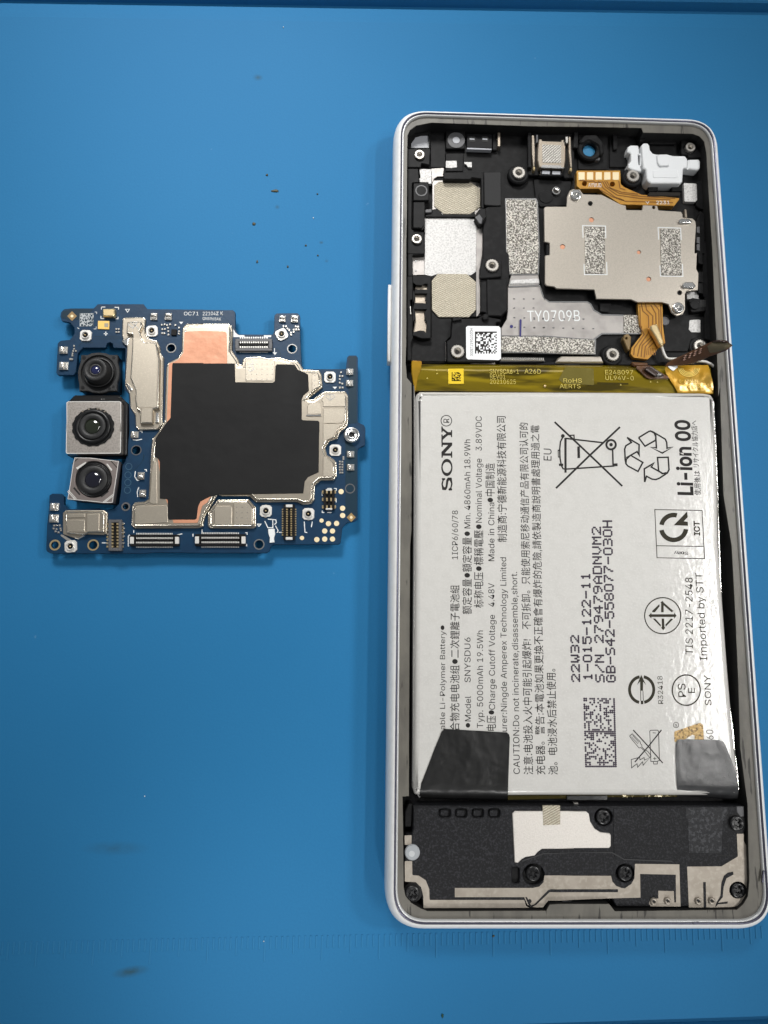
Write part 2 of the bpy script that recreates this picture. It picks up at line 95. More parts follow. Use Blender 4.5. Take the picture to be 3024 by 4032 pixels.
100: (424, (195, -8, 151, -2, 111, 16, 79, 45, 55, 84, 39, 133, 34, 189, 39, 245, 55, 293, 79, 332, 112, 361, 151, 378, 196, 384, 228, 381, 253, 373, 272, 360, 287, 346, 298, 331, 306, 319, 311, 319, 311, 509, 372, 509, 372, 0, 313, 0, 313, 59, 307, 59, 298, 46, 287, 31, 272, 17, 252, 4, 227, -5, 205, 47, 236, 51, 263, 65, 284, 86, 299, 115, 309, 150, 312, 189, 309, 229, 300, 263, 284, 291, 263, 312, 237, 325, 205, 330, 172, 325, 145, 311, 124, 290, 108, 261, 99, 227, 96, 189, 99, 151, 109, 117, 124, 88, 145, 66, 172, 51), (19, 21, 20, 19, 22, 21, 11, 13, 12, 11, 14, 13, 10, 14, 11, 10, 15, 14, 9, 15, 10, 9, 16, 15, 9, 17, 16, 8, 44, 9, 44, 43, 9, 43, 17, 9, 43, 18, 17, 42, 18, 43, 41, 18, 42, 8, 45, 44, 41, 19, 18, 41, 40, 19, 40, 39, 19, 39, 22, 19, 8, 46, 45, 7, 46, 8, 7, 47, 46, 38, 22, 39, 7, 48, 47, 6, 48, 7, 37, 22, 38, 6, 49, 48, 6, 50, 49, 36, 22, 37, 5, 50, 6, 5, 51, 50, 35, 22, 36, 4, 51, 5, 4, 52, 51, 34, 24, 35, 24, 22, 35, 4, 53, 52, 33, 24, 34, 3, 53, 4, 3, 54, 53, 32, 25, 33, 25, 24, 33, 32, 26, 25, 23, 22, 24, 3, 31, 54, 31, 26, 32, 3, 26, 31, 3, 27, 26, 2, 27, 3, 2, 28, 27, 2, 29, 28, 1, 29, 2, 1, 30, 29, 0, 30, 1)),
101: (404, (212, -8, 161, -2, 117, 16, 82, 46, 56, 85, 40, 132, 34, 187, 39, 242, 55, 290, 81, 329, 115, 359, 157, 378, 205, 384, 236, 382, 266, 374, 294, 361, 319, 341, 341, 315, 357, 282, 368, 242, 371, 194, 371, 169, 75, 169, 75, 221, 338, 221, 310, 202, 307, 237, 298, 269, 283, 294, 263, 314, 237, 326, 205, 330, 173, 326, 146, 313, 125, 294, 109, 270, 99, 241, 96, 211, 96, 178, 100, 139, 110, 106, 128, 80, 151, 61, 179, 50, 212, 46, 234, 48, 254, 53, 271, 61, 285, 73, 297, 88, 306, 105, 365, 91, 353, 63, 335, 39, 311, 19, 283, 4, 249, -5), (11, 13, 12, 11, 14, 13, 10, 14, 11, 10, 15, 14, 10, 16, 15, 9, 16, 10, 9, 31, 16, 31, 17, 16, 9, 32, 31, 30, 17, 31, 8, 32, 9, 29, 17, 30, 8, 33, 32, 29, 18, 17, 28, 18, 29, 8, 34, 33, 27, 18, 28, 8, 35, 34, 7, 35, 8, 27, 19, 18, 7, 36, 35, 26, 19, 27, 26, 24, 19, 24, 20, 19, 6, 23, 7, 23, 36, 7, 23, 37, 36, 25, 24, 26, 6, 22, 23, 37, 24, 23, 37, 20, 24, 38, 20, 37, 38, 21, 20, 5, 22, 6, 39, 21, 38, 5, 21, 22, 5, 39, 21, 5, 40, 39, 4, 40, 5, 4, 41, 40, 49, 51, 50, 49, 52, 51, 48, 52, 49, 3, 41, 4, 3, 42, 41, 47, 52, 48, 47, 53, 52, 3, 43, 42, 46, 53, 47, 45, 53, 46, 3, 44, 43, 44, 53, 45, 3, 53, 44, 2, 53, 3, 2, 54, 53, 2, 55, 54, 1, 55, 2, 1, 56, 55, 0, 56, 1)),
102: (254, (228, 379, 228, 327, 6, 327, 6, 379, 81, 0, 81, 432, 84, 461, 96, 486, 113, 505, 135, 519, 161, 527, 187, 530, 207, 529, 222, 527, 234, 524, 243, 521, 227, 468, 222, 470, 215, 472, 206, 473, 195, 474, 171, 470, 154, 460, 145, 443, 142, 419, 142, 0), (10, 12, 11, 10, 13, 12, 9, 13, 10, 9, 14, 13, 9, 15, 14, 9, 16, 15, 8, 17, 9, 17, 16, 9, 7, 19, 8, 19, 18, 8, 18, 17, 8, 6, 20, 7, 20, 19, 7, 6, 21, 20, 6, 22, 21, 5, 22, 6, 5, 23, 22, 5, 24, 23, 4, 24, 5, 4, 25, 24, 2, 0, 3, 2, 1, 0)),
103: (425, (207, -151, 168, -148, 134, -140, 105, -127, 82, -110, 64, -91, 51, -69, 101, -41, 110, -53, 122, -66, 136, -78, 154, -88, 178, -95, 207, -97, 249, -92, 282, -75, 304, -47, 311, -6, 311, 68, 306, 68, 298, 56, 287, 41, 272, 28, 252, 16, 227, 8, 195, 5, 152, 10, 113, 27, 80, 53, 55, 90, 39, 136, 34, 191, 39, 246, 55, 293, 80, 332, 112, 361, 152, 378, 196, 384, 228, 382, 253, 373, 273, 360, 288, 346, 299, 331, 308, 319, 313, 319, 313, 379, 372, 379, 372, -9, 367, -54, 350, -90, 324, -117, 291, -136, 251, -147, 205, 59, 237, 63, 264, 75, 285, 95, 300, 121, 309, 154, 312, 193, 309, 231, 300, 264, 285, 291, 264, 312, 237, 325, 205, 330, 172, 325, 145, 312, 124, 290, 109, 262, 99, 229, 96, 193, 99, 155, 109, 123, 124, 96, 145, 76, 172, 63), (36, 38, 37, 36, 39, 38, 44, 46, 45, 44, 47, 46, 35, 39, 36, 35, 40, 39, 34, 40, 35, 34, 41, 40, 34, 42, 41, 33, 66, 34, 66, 65, 34, 65, 42, 34, 65, 43, 42, 64, 43, 65, 63, 43, 64, 33, 67, 66, 63, 44, 43, 63, 62, 44, 62, 61, 44, 61, 60, 44, 60, 47, 44, 33, 68, 67, 32, 68, 33, 32, 69, 68, 32, 70, 69, 31, 70, 32, 59, 47, 60, 31, 71, 70, 31, 72, 71, 58, 47, 59, 30, 72, 31, 30, 73, 72, 57, 47, 58, 29, 73, 30, 29, 74, 73, 56, 18, 57, 18, 47, 57, 29, 75, 74, 55, 18, 56, 28, 75, 29, 28, 76, 75, 54, 19, 55, 19, 18, 55, 54, 20, 19, 17, 47, 18, 28, 53, 76, 53, 20, 54, 28, 20, 53, 28, 21, 20, 27, 21, 28, 27, 22, 21, 27, 23, 22, 26, 23, 27, 26, 24, 23, 25, 24, 26, 16, 47, 17, 16, 48, 47, 6, 8, 7, 15, 48, 16, 6, 9, 8, 15, 49, 48, 6, 10, 9, 5, 10, 6, 14, 49, 15, 5, 11, 10, 5, 12, 11, 14, 50, 49, 4, 12, 5, 13, 50, 14, 4, 13, 12, 4, 50, 13, 3, 50, 4, 3, 51, 50, 2, 51, 3, 2, 52, 51, 1, 52, 2, 1, 0, 52)),
104: (410, (114, 227, 114, 0, 53, 0, 53, 509, 114, 509, 114, 287, 102, 287, 124, 332, 152, 362, 187, 379, 227, 384, 264, 380, 295, 369, 321, 349, 341, 321, 353, 285, 357, 240, 357, 0, 296, 0, 296, 235, 290, 275, 273, 304, 246, 323, 210, 329, 184, 326, 161, 317, 141, 303, 126, 283, 117, 257), (2, 4, 3, 2, 6, 4, 6, 5, 4, 9, 11, 10, 9, 12, 11, 8, 12, 9, 8, 13, 12, 7, 13, 8, 7, 23, 13, 23, 14, 13, 6, 25, 7, 25, 24, 7, 24, 23, 7, 22, 14, 23, 21, 14, 22, 21, 15, 14, 6, 26, 25, 20, 15, 21, 6, 27, 26, 2, 28, 6, 28, 27, 6, 20, 16, 15, 19, 16, 20, 2, 0, 28, 19, 17, 16, 18, 17, 19, 2, 1, 0)),
105: (167, (84, 443, 67, 446, 54, 455, 44, 468, 41, 483, 44, 499, 54, 512, 67, 521, 84, 524, 100, 521, 114, 512, 123, 499, 126, 483, 123, 468, 114, 455, 100, 446, 53, 0, 53, 379, 114, 379, 114, 0), (16, 18, 17, 16, 19, 18, 7, 9, 8, 6, 9, 7, 6, 10, 9, 5, 10, 6, 5, 11, 10, 4, 11, 5, 4, 12, 11, 3, 12, 4, 3, 13, 12, 2, 13, 3, 2, 14, 13, 1, 14, 2, 1, 15, 14, 0, 15, 1)),
106: (167, (83, 443, 67, 446, 53, 455, 44, 468, 41, 483, 44, 499, 53, 512, 67, 521, 83, 524, 100, 521, 114, 512, 123, 499, 126, 483, 123, 468, 114, 455, 100, 446, 53, 379, 114, 379, 114, -30, 111, -63, 102, -90, 86, -113, 65, -129, 37, -139, 4, -143, -10, -143, -10, -87, 2, -87, 25, -83, 40, -72, 50, -54, 53, -29), (31, 17, 16, 31, 18, 17, 30, 18, 31, 30, 19, 18, 29, 19, 30, 29, 20, 19, 28, 20, 29, 27, 20, 28, 25, 27, 26, 25, 20, 27, 25, 21, 20, 25, 22, 21, 25, 23, 22, 25, 24, 23, 7, 9, 8, 6, 9, 7, 6, 10, 9, 5, 10, 6, 5, 11, 10, 4, 11, 5, 4, 12, 11, 3, 12, 4, 3, 13, 12, 2, 13, 3, 2, 14, 13, 1, 14, 2, 1, 15, 14, 0, 15, 1)),
107: (381, (110, 137, 110, 212, 121, 212, 284, 379, 360, 379, 184, 199, 177, 199, 53, 0, 53, 509, 114, 509, 114, 0, 294, 0, 148, 186, 191, 229, 372, 0), (7, 9, 8, 7, 1, 9, 1, 10, 9, 2, 4, 3, 2, 13, 4, 13, 5, 4, 2, 12, 13, 5, 14, 13, 7, 0, 1, 10, 2, 1, 10, 12, 2, 0, 5, 6, 0, 14, 5, 10, 11, 12, 7, 14, 0, 10, 14, 7, 11, 14, 10)),
109: (610, (53, 0, 53, 379, 112, 379, 112, 295, 108, 295, 118, 323, 132, 346, 151, 363, 172, 376, 195, 384, 219, 386, 257, 380, 287, 361, 309, 331, 321, 295, 312, 295, 322, 321, 337, 343, 357, 361, 381, 375, 407, 383, 437, 386, 468, 383, 497, 372, 522, 354, 541, 328, 553, 296, 557, 255, 557, 0, 496, 0, 496, 254, 490, 289, 473, 313, 447, 326, 419, 330, 395, 328, 374, 320, 358, 307, 345, 290, 338, 270, 335, 247, 335, 0, 274, 0, 274, 260, 269, 288, 253, 311, 229, 326, 199, 330, 178, 328, 158, 320, 140, 307, 126, 289, 117, 266, 114, 238, 114, 0), (9, 11, 10, 20, 22, 21, 8, 11, 9, 19, 22, 20, 19, 23, 22, 8, 12, 11, 0, 2, 1, 0, 4, 2, 4, 3, 2, 7, 12, 8, 18, 23, 19, 18, 24, 23, 6, 12, 7, 17, 24, 18, 6, 13, 12, 17, 25, 24, 5, 47, 6, 47, 13, 6, 16, 34, 17, 34, 25, 17, 47, 46, 13, 46, 14, 13, 5, 48, 47, 16, 35, 34, 33, 25, 34, 33, 26, 25, 5, 49, 48, 16, 36, 35, 32, 26, 33, 45, 14, 46, 4, 49, 5, 15, 36, 16, 4, 50, 49, 15, 37, 36, 31, 26, 32, 44, 15, 45, 15, 14, 45, 4, 51, 50, 15, 38, 37, 31, 27, 26, 0, 52, 4, 52, 51, 4, 44, 38, 15, 44, 39, 38, 30, 27, 31, 43, 39, 44, 43, 40, 39, 0, 53, 52, 42, 40, 43, 30, 28, 27, 29, 28, 30, 42, 41, 40, 0, 54, 53)),
110: (410, (114, 227, 114, 0, 53, 0, 53, 379, 112, 379, 112, 287, 102, 287, 124, 332, 152, 362, 187, 379, 227, 384, 264, 380, 295, 369, 321, 349, 341, 321, 353, 285, 357, 240, 357, 0, 296, 0, 296, 235, 290, 275, 273, 304, 246, 323, 210, 329, 184, 326, 161, 317, 141, 303, 126, 283, 117, 257), (9, 11, 10, 9, 12, 11, 2, 4, 3, 2, 6, 4, 6, 5, 4, 8, 12, 9, 8, 13, 12, 7, 13, 8, 7, 23, 13, 23, 14, 13, 6, 25, 7, 25, 24, 7, 24, 23, 7, 22, 14, 23, 21, 14, 22, 21, 15, 14, 6, 26, 25, 20, 15, 21, 6, 27, 26, 2, 28, 6, 28, 27, 6, 20, 16, 15, 19, 16, 20, 2, 0, 28, 19, 17, 16, 18, 17, 19, 2, 1, 0)),
111: (415, (207, -8, 159, -2, 117, 16, 82, 46, 56, 85, 40, 133, 34, 187, 40, 243, 56, 291, 82, 330, 117, 360, 159, 378, 207, 384, 256, 378, 299, 360, 333, 330, 359, 291, 376, 243, 381, 187, 376, 133, 359, 85, 333, 46, 299, 16, 256, -2, 207, 46, 242, 51, 270, 66, 292, 89, 307, 117, 316, 151, 319, 187, 316, 224, 307, 258, 292, 287, 270, 310, 242, 325, 207, 330, 173, 325, 145, 310, 124, 287, 108, 258, 99, 224, 96, 187, 99, 151, 108, 117, 124, 89, 145, 66, 173, 51), (11, 13, 12, 10, 13, 11, 10, 14, 13, 9, 14, 10, 9, 15, 14, 8, 37, 9, 37, 36, 9, 36, 15, 9, 36, 35, 15, 35, 16, 15, 8, 38, 37, 34, 16, 35, 8, 39, 38, 33, 16, 34, 7, 39, 8, 33, 17, 16, 7, 40, 39, 32, 17, 33, 7, 41, 40, 31, 17, 32, 6, 41, 7, 31, 18, 17, 6, 42, 41, 30, 18, 31, 5, 42, 6, 5, 43, 42, 29, 18, 30, 29, 19, 18, 5, 44, 43, 28, 19, 29, 28, 20, 19, 4, 44, 5, 4, 45, 44, 27, 20, 28, 4, 46, 45, 26, 20, 27, 3, 46, 4, 26, 21, 20, 3, 47, 46, 25, 21, 26, 3, 24, 47, 24, 21, 25, 3, 21, 24, 2, 21, 3, 2, 22, 21, 1, 22, 2, 1, 23, 22, 0, 23, 1)),
112: (424, (53, -143, 53, 379, 112, 379, 112, 319, 118, 319, 126, 331, 137, 346, 152, 360, 171, 373, 197, 381, 229, 384, 274, 378, 313, 361, 345, 332, 370, 293, 385, 245, 390, 189, 385, 133, 370, 84, 346, 45, 313, 16, 274, -2, 229, -8, 198, -5, 173, 4, 153, 17, 138, 31, 127, 46, 118, 59, 114, 59, 114, -143, 220, 47, 253, 51, 279, 66, 301, 88, 316, 117, 325, 151, 328, 189, 325, 227, 316, 261, 301, 290, 280, 311, 253, 325, 220, 330, 188, 325, 161, 312, 140, 291, 125, 263, 116, 229, 113, 189, 116, 150, 125, 115, 140, 86, 162, 65, 188, 51), (9, 11, 10, 8, 11, 9, 0, 2, 1, 0, 3, 2, 8, 12, 11, 7, 12, 8, 7, 13, 12, 6, 13, 7, 5, 13, 6, 5, 43, 13, 43, 42, 13, 42, 14, 13, 4, 43, 5, 4, 44, 43, 4, 45, 44, 41, 14, 42, 0, 4, 3, 0, 48, 4, 48, 47, 4, 47, 46, 4, 46, 45, 4, 40, 14, 41, 40, 15, 14, 39, 15, 40, 38, 15, 39, 38, 16, 15, 0, 49, 48, 37, 16, 38, 0, 50, 49, 36, 16, 37, 36, 17, 16, 35, 17, 36, 0, 51, 50, 35, 18, 17, 34, 18, 35, 0, 29, 51, 29, 52, 51, 33, 18, 34, 29, 53, 52, 33, 19, 18, 32, 19, 33, 29, 28, 53, 28, 54, 53, 0, 30, 29, 27, 54, 28, 31, 19, 32, 27, 31, 54, 27, 19, 31, 26, 19, 27, 26, 20, 19, 25, 20, 26, 24, 20, 25, 24, 21, 20, 23, 21, 24, 23, 22, 21)),
114: (259, (53, 0, 53, 379, 112, 379, 112, 321, 115, 321, 130, 347, 152, 367, 181, 380, 213, 385, 221, 385, 229, 384, 237, 384, 243, 384, 243, 322, 239, 323, 230, 324, 219, 325, 207, 326, 182, 323, 159, 315, 140, 301, 126, 284, 117, 262, 114, 237, 114, 0), (7, 9, 8, 7, 10, 9, 7, 11, 10, 7, 12, 11, 7, 13, 12, 6, 13, 7, 0, 2, 1, 0, 3, 2, 5, 13, 6, 4, 17, 5, 17, 16, 5, 16, 15, 5, 15, 14, 5, 14, 13, 5, 4, 18, 17, 4, 19, 18, 0, 4, 3, 0, 22, 4, 22, 21, 4, 21, 20, 4, 20, 19, 4, 0, 23, 22, 0, 24, 23)),
115: (365, (182, -8, 145, -5, 112, 3, 84, 18, 62, 38, 45, 63, 36, 94, 94, 107, 105, 79, 124, 60, 150, 49, 181, 45, 217, 50, 244, 62, 262, 81, 268, 103, 265, 121, 254, 136, 237, 147, 212, 155, 149, 170, 104, 186, 72, 208, 53, 237, 47, 274, 51, 305, 65, 332, 87, 354, 115, 370, 149, 381, 187, 384, 223, 381, 254, 372, 279, 358, 299, 339, 314, 316, 324, 290, 268, 277, 258, 298, 243, 316, 219, 328, 187, 333, 156, 329, 131, 317, 114, 299, 109, 277, 112, 258, 124, 243, 144, 232, 172, 223, 229, 209, 275, 194, 306, 171, 325, 142, 331, 107, 326, 75, 312, 47, 290, 24, 260, 6, 223, -5), (29, 31, 30, 29, 32, 31, 28, 32, 29, 28, 33, 32, 27, 33, 28, 27, 34, 33, 26, 34, 27, 26, 41, 34, 41, 35, 34, 26, 42, 41, 40, 35, 41, 25, 42, 26, 25, 43, 42, 39, 35, 40, 25, 44, 43, 39, 36, 35, 38, 36, 39, 24, 44, 25, 24, 45, 44, 37, 36, 38, 24, 46, 45, 23, 46, 24, 23, 47, 46, 23, 48, 47, 22, 48, 23, 22, 49, 48, 22, 50, 49, 22, 51, 50, 21, 51, 22, 21, 52, 51, 20, 52, 21, 20, 53, 52, 19, 53, 20, 18, 53, 19, 17, 53, 18, 17, 54, 53, 16, 54, 17, 15, 54, 16, 6, 8, 7, 15, 55, 54, 14, 55, 15, 5, 8, 6, 13, 55, 14, 5, 9, 8, 13, 56, 55, 4, 9, 5, 12, 56, 13, 4, 10, 9, 11, 56, 12, 4, 11, 10, 11, 57, 56, 4, 57, 11, 3, 57, 4, 3, 58, 57, 2, 58, 3, 2, 59, 58, 1, 59, 2, 1, 0, 59)),
116: (227, (204, 379, 204, 327, 6, 327, 6, 379, 65, 471, 126, 471, 126, 98, 128, 76, 136, 61, 150, 53, 170, 50, 177, 50, 185, 51, 194, 52, 202, 54, 213, 2, 203, -1, 192, -3, 180, -4, 168, -4, 125, 2, 92, 21, 72, 52, 65, 93), (23, 5, 4, 23, 6, 5, 2, 0, 3, 2, 1, 0, 23, 7, 6, 22, 7, 23, 22, 8, 7, 22, 9, 8, 13, 15, 14, 22, 10, 9, 12, 15, 13, 21, 10, 22, 11, 15, 12, 10, 15, 11, 21, 15, 10, 20, 15, 21, 19, 15, 20, 19, 16, 15, 19, 17, 16, 19, 18, 17)),
117: (410, (182, -5, 146, -1, 115, 11, 89, 31, 69, 59, 57, 95, 53, 139, 53, 379, 114, 379, 114, 144, 119, 105, 137, 75, 164, 56, 200, 50, 226, 53, 249, 62, 268, 77, 283, 97, 293, 122, 296, 153, 296, 379, 357, 379, 357, 0, 298, 0, 298, 92, 307, 92, 286, 47, 257, 17, 222, 0), (6, 8, 7, 6, 9, 8, 19, 21, 20, 19, 22, 21, 18, 22, 19, 6, 10, 9, 5, 10, 6, 17, 25, 18, 25, 22, 18, 5, 11, 10, 16, 24, 17, 24, 25, 17, 4, 11, 5, 16, 26, 24, 26, 23, 24, 26, 22, 25, 15, 26, 16, 4, 12, 11, 14, 26, 15, 3, 12, 4, 3, 13, 12, 13, 26, 14, 3, 26, 13, 3, 27, 26, 23, 22, 26, 2, 27, 3, 2, 28, 27, 1, 28, 2, 1, 0, 28)),
118: (389, (163, 0, 17, 379, 84, 379, 165, 155, 177, 121, 187, 87, 196, 53, 206, 21, 184, 21, 194, 53, 203, 87, 213, 121, 224, 155, 305, 379, 371, 379, 226, 0), (0, 2, 1, 0, 3, 2, 12, 14, 13, 12, 15, 14, 0, 4, 3, 11, 15, 12, 0, 5, 4, 10, 15, 11, 0, 9, 5, 9, 6, 5, 9, 6, 10, 6, 15, 10, 0, 8, 9, 7, 15, 6, 0, 7, 8, 0, 15, 7)),
120: (379, (21, 0, 171, 218, 171, 171, 29, 379, 100, 379, 147, 306, 164, 279, 179, 253, 193, 229, 207, 206, 175, 206, 190, 229, 202, 253, 216, 279, 233, 306, 282, 379, 352, 379, 209, 169, 209, 214, 358, 0, 287, 0, 231, 85, 214, 112, 200, 136, 187, 159, 173, 182, 205, 182, 191, 159, 178, 136, 165, 112, 148, 85, 91, 0), (2, 4, 3, 2, 5, 4, 14, 16, 15, 14, 17, 16, 2, 6, 5, 13, 17, 14, 2, 1, 6, 1, 7, 6, 12, 18, 13, 18, 17, 13, 1, 11, 7, 11, 8, 7, 11, 8, 12, 8, 18, 12, 1, 10, 11, 9, 18, 8, 0, 10, 1, 9, 19, 18, 0, 25, 10, 25, 9, 10, 25, 26, 9, 26, 19, 9, 0, 24, 25, 27, 19, 26, 0, 28, 24, 28, 23, 24, 28, 23, 27, 23, 19, 27, 0, 29, 28, 22, 19, 23, 0, 30, 29, 21, 19, 22, 0, 31, 30, 20, 19, 21)),
121: (389, (47, -139, 61, -86, 71, -87, 88, -90, 104, -89, 118, -84, 130, -74, 141, -58, 151, -36, 163, -1, 17, 379, 84, 379, 165, 155, 177, 121, 187, 87, 196, 53, 206, 21, 184, 21, 193, 53, 202, 87, 212, 121, 224, 155, 305, 379, 371, 379, 204, -58, 191, -85, 177, -107, 159, -124, 139, -136, 117, -143, 91, -145, 77, -145, 65, -143, 54, -141), (9, 11, 10, 9, 12, 11, 21, 23, 22, 21, 24, 23, 9, 13, 12, 20, 24, 21, 19, 16, 20, 16, 24, 20, 9, 14, 13, 18, 15, 19, 15, 16, 19, 9, 18, 14, 18, 15, 14, 9, 17, 18, 9, 16, 17, 9, 24, 16, 8, 24, 9, 7, 24, 8, 7, 25, 24, 6, 25, 7, 5, 25, 6, 4, 25, 5, 4, 26, 25, 0, 2, 1, 0, 3, 2, 3, 26, 4, 0, 26, 3, 0, 27, 26, 0, 28, 27, 0, 29, 28, 33, 29, 0, 32, 29, 33, 32, 30, 29, 31, 30, 32)),
74: (396, (185, -7, 124, 3, 75, 33, 44, 81, 33, 145, 33, 173, 98, 173, 98, 145, 104, 104, 122, 74, 149, 56, 185, 50, 220, 56, 248, 74, 266, 104, 272, 145, 272, 509, 336, 509, 336, 145, 326, 81, 294, 33, 246, 3), (15, 17, 16, 15, 18, 17, 4, 6, 5, 4, 7, 6, 3, 7, 4, 3, 8, 7, 14, 18, 15, 14, 19, 18, 3, 9, 8, 13, 19, 14, 2, 9, 3, 13, 20, 19, 2, 10, 9, 12, 20, 13, 11, 20, 12, 2, 11, 10, 2, 20, 11, 1, 20, 2, 1, 21, 20, 0, 21, 1)),
81: (533, (245, 159, 313, 159, 369, 85, 384, 65, 468, -48, 401, -48, 346, 27, 331, 46, 267, -7, 205, 1, 150, 25, 105, 63, 70, 115, 48, 179, 40, 254, 48, 329, 70, 393, 105, 445, 150, 484, 205, 508, 267, 516, 329, 508, 384, 484, 429, 445, 464, 393, 486, 329, 493, 254, 486, 179, 464, 115, 429, 63, 384, 25, 329, 1, 267, 53, 310, 59, 349, 76, 383, 105, 408, 144, 425, 194, 430, 254, 425, 314, 408, 365, 383, 404, 349, 433, 310, 450, 267, 456, 223, 450, 184, 433, 151, 404, 125, 364, 109, 314, 103, 254, 109, 194, 125, 144, 151, 105, 184, 76, 223, 59), (19, 21, 20, 18, 21, 19, 18, 22, 21, 17, 22, 18, 17, 44, 22, 44, 23, 22, 17, 45, 44, 43, 23, 44, 42, 23, 43, 17, 46, 45, 16, 46, 17, 42, 24, 23, 41, 24, 42, 16, 47, 46, 40, 24, 41, 16, 48, 47, 15, 48, 16, 40, 25, 24, 39, 25, 40, 15, 49, 48, 14, 49, 15, 39, 26, 25, 38, 26, 39, 14, 50, 49, 13, 50, 14, 13, 51, 50, 37, 26, 38, 37, 27, 26, 13, 52, 51, 36, 27, 37, 12, 52, 13, 36, 28, 27, 7, 1, 0, 7, 34, 1, 34, 2, 1, 12, 53, 52, 35, 28, 36, 11, 53, 12, 35, 29, 28, 11, 54, 53, 34, 2, 35, 2, 29, 35, 3, 29, 2, 11, 55, 54, 33, 7, 34, 4, 29, 3, 30, 4, 29, 10, 55, 11, 10, 32, 55, 32, 7, 33, 10, 7, 32, 10, 6, 7, 10, 31, 6, 31, 5, 6, 9, 31, 10, 31, 4, 30, 9, 8, 31, 5, 4, 31)),
48: (453, (227, -7, 174, 1, 130, 24, 95, 62, 69, 113, 53, 178, 48, 254, 53, 330, 69, 395, 95, 447, 130, 484, 174, 508, 227, 516, 279, 508, 323, 484, 358, 447, 384, 395, 400, 330, 405, 254, 400, 178, 384, 113, 359, 62, 323, 24, 279, 1, 227, 50, 261, 56, 290, 74, 313, 103, 330, 144, 340, 194, 344, 254, 340, 314, 330, 365, 313, 405, 290, 435, 261, 453, 227, 460, 192, 453, 163, 435, 140, 405, 123, 365, 113, 314, 109, 254, 113, 194, 123, 144, 140, 103, 163, 74, 192, 56), (11, 13, 12, 10, 13, 11, 10, 14, 13, 9, 14, 10, 9, 36, 14, 36, 15, 14, 9, 37, 36, 35, 15, 36, 9, 38, 37, 34, 15, 35, 8, 38, 9, 34, 16, 15, 8, 39, 38, 33, 16, 34, 8, 40, 39, 32, 16, 33, 7, 40, 8, 32, 17, 16, 7, 41, 40, 31, 17, 32, 6, 41, 7, 31, 18, 17, 6, 42, 41, 30, 18, 31, 5, 42, 6, 5, 43, 42, 29, 18, 30, 29, 19, 18, 5, 44, 43, 28, 19, 29, 4, 44, 5, 28, 20, 19, 4, 45, 44, 27, 20, 28, 3, 45, 4, 27, 21, 20, 3, 46, 45, 26, 21, 27, 3, 47, 46, 25, 21, 26, 2, 47, 3, 25, 22, 21, 2, 24, 47, 24, 22, 25, 2, 22, 24, 1, 22, 2, 1, 23, 22, 1, 0, 23)),
49: (453, (76, 0, 76, 55, 391, 55, 391, 0, 276, 509, 276, 0, 212, 0, 212, 448, 209, 448, 86, 358, 86, 427, 198, 509), (10, 4, 11, 10, 8, 4, 8, 7, 4, 7, 5, 4, 10, 9, 8, 6, 5, 7, 0, 2, 1, 0, 3, 2)),
50: (453, (64, 0, 64, 47, 234, 229, 261, 257, 282, 282, 299, 305, 311, 327, 318, 348, 320, 371, 317, 397, 308, 419, 293, 436, 273, 449, 250, 457, 224, 460, 196, 457, 172, 447, 153, 433, 139, 413, 130, 390, 127, 362, 66, 362, 71, 405, 86, 442, 111, 473, 143, 496, 182, 511, 225, 516, 268, 511, 306, 497, 337, 474, 361, 445, 376, 411, 381, 372, 378, 345, 371, 318, 357, 290, 336, 259, 306, 223, 267, 180, 153, 60, 153, 57, 389, 57, 389, 0), (26, 28, 27, 26, 29, 28, 25, 29, 26, 25, 30, 29, 24, 30, 25, 24, 31, 30, 23, 15, 24, 15, 14, 24, 14, 13, 24, 13, 31, 24, 12, 31, 13, 23, 16, 15, 11, 31, 12, 23, 17, 16, 11, 32, 31, 22, 17, 23, 10, 32, 11, 22, 18, 17, 9, 32, 10, 22, 19, 18, 9, 33, 32, 21, 19, 22, 8, 33, 9, 21, 20, 19, 8, 34, 33, 7, 34, 8, 6, 34, 7, 6, 35, 34, 5, 35, 6, 5, 36, 35, 4, 36, 5, 4, 37, 36, 3, 37, 4, 3, 38, 37, 2, 38, 3, 1, 38, 2, 1, 39, 38, 1, 40, 39, 1, 41, 40, 1, 42, 41, 1, 43, 42, 0, 43, 1)),
51: (453, (218, -7, 173, -3, 133, 10, 98, 30, 70, 57, 52, 91, 44, 132, 109, 132, 115, 107, 126, 87, 144, 71, 165, 59, 191, 52, 219, 50, 248, 53, 275, 61, 297, 74, 315, 93, 325, 116, 329, 145, 326, 172, 316, 196, 299, 217, 275, 234, 242, 244, 201, 248, 157, 248, 157, 299, 288, 448, 288, 452, 70, 452, 70, 509, 372, 509, 372, 461, 211, 278, 211, 289, 264, 288, 308, 276, 344, 253, 371, 222, 387, 186, 393, 145, 387, 103, 370, 66, 344, 36, 309, 12, 266, -2), (30, 32, 31, 30, 33, 32, 30, 29, 33, 29, 28, 33, 28, 34, 33, 27, 35, 28, 35, 34, 28, 26, 35, 27, 26, 36, 35, 26, 37, 36, 26, 38, 37, 26, 25, 38, 25, 24, 38, 24, 39, 38, 23, 39, 24, 22, 39, 23, 22, 40, 39, 21, 40, 22, 20, 40, 21, 20, 41, 40, 19, 41, 20, 18, 41, 19, 18, 42, 41, 5, 7, 6, 5, 8, 7, 17, 42, 18, 5, 9, 8, 17, 43, 42, 16, 43, 17, 4, 9, 5, 4, 10, 9, 15, 43, 16, 4, 11, 10, 15, 44, 43, 14, 44, 15, 4, 12, 11, 3, 12, 4, 13, 44, 14, 3, 13, 12, 3, 44, 13, 3, 45, 44, 2, 45, 3, 2, 46, 45, 1, 46, 2, 1, 0, 46)),
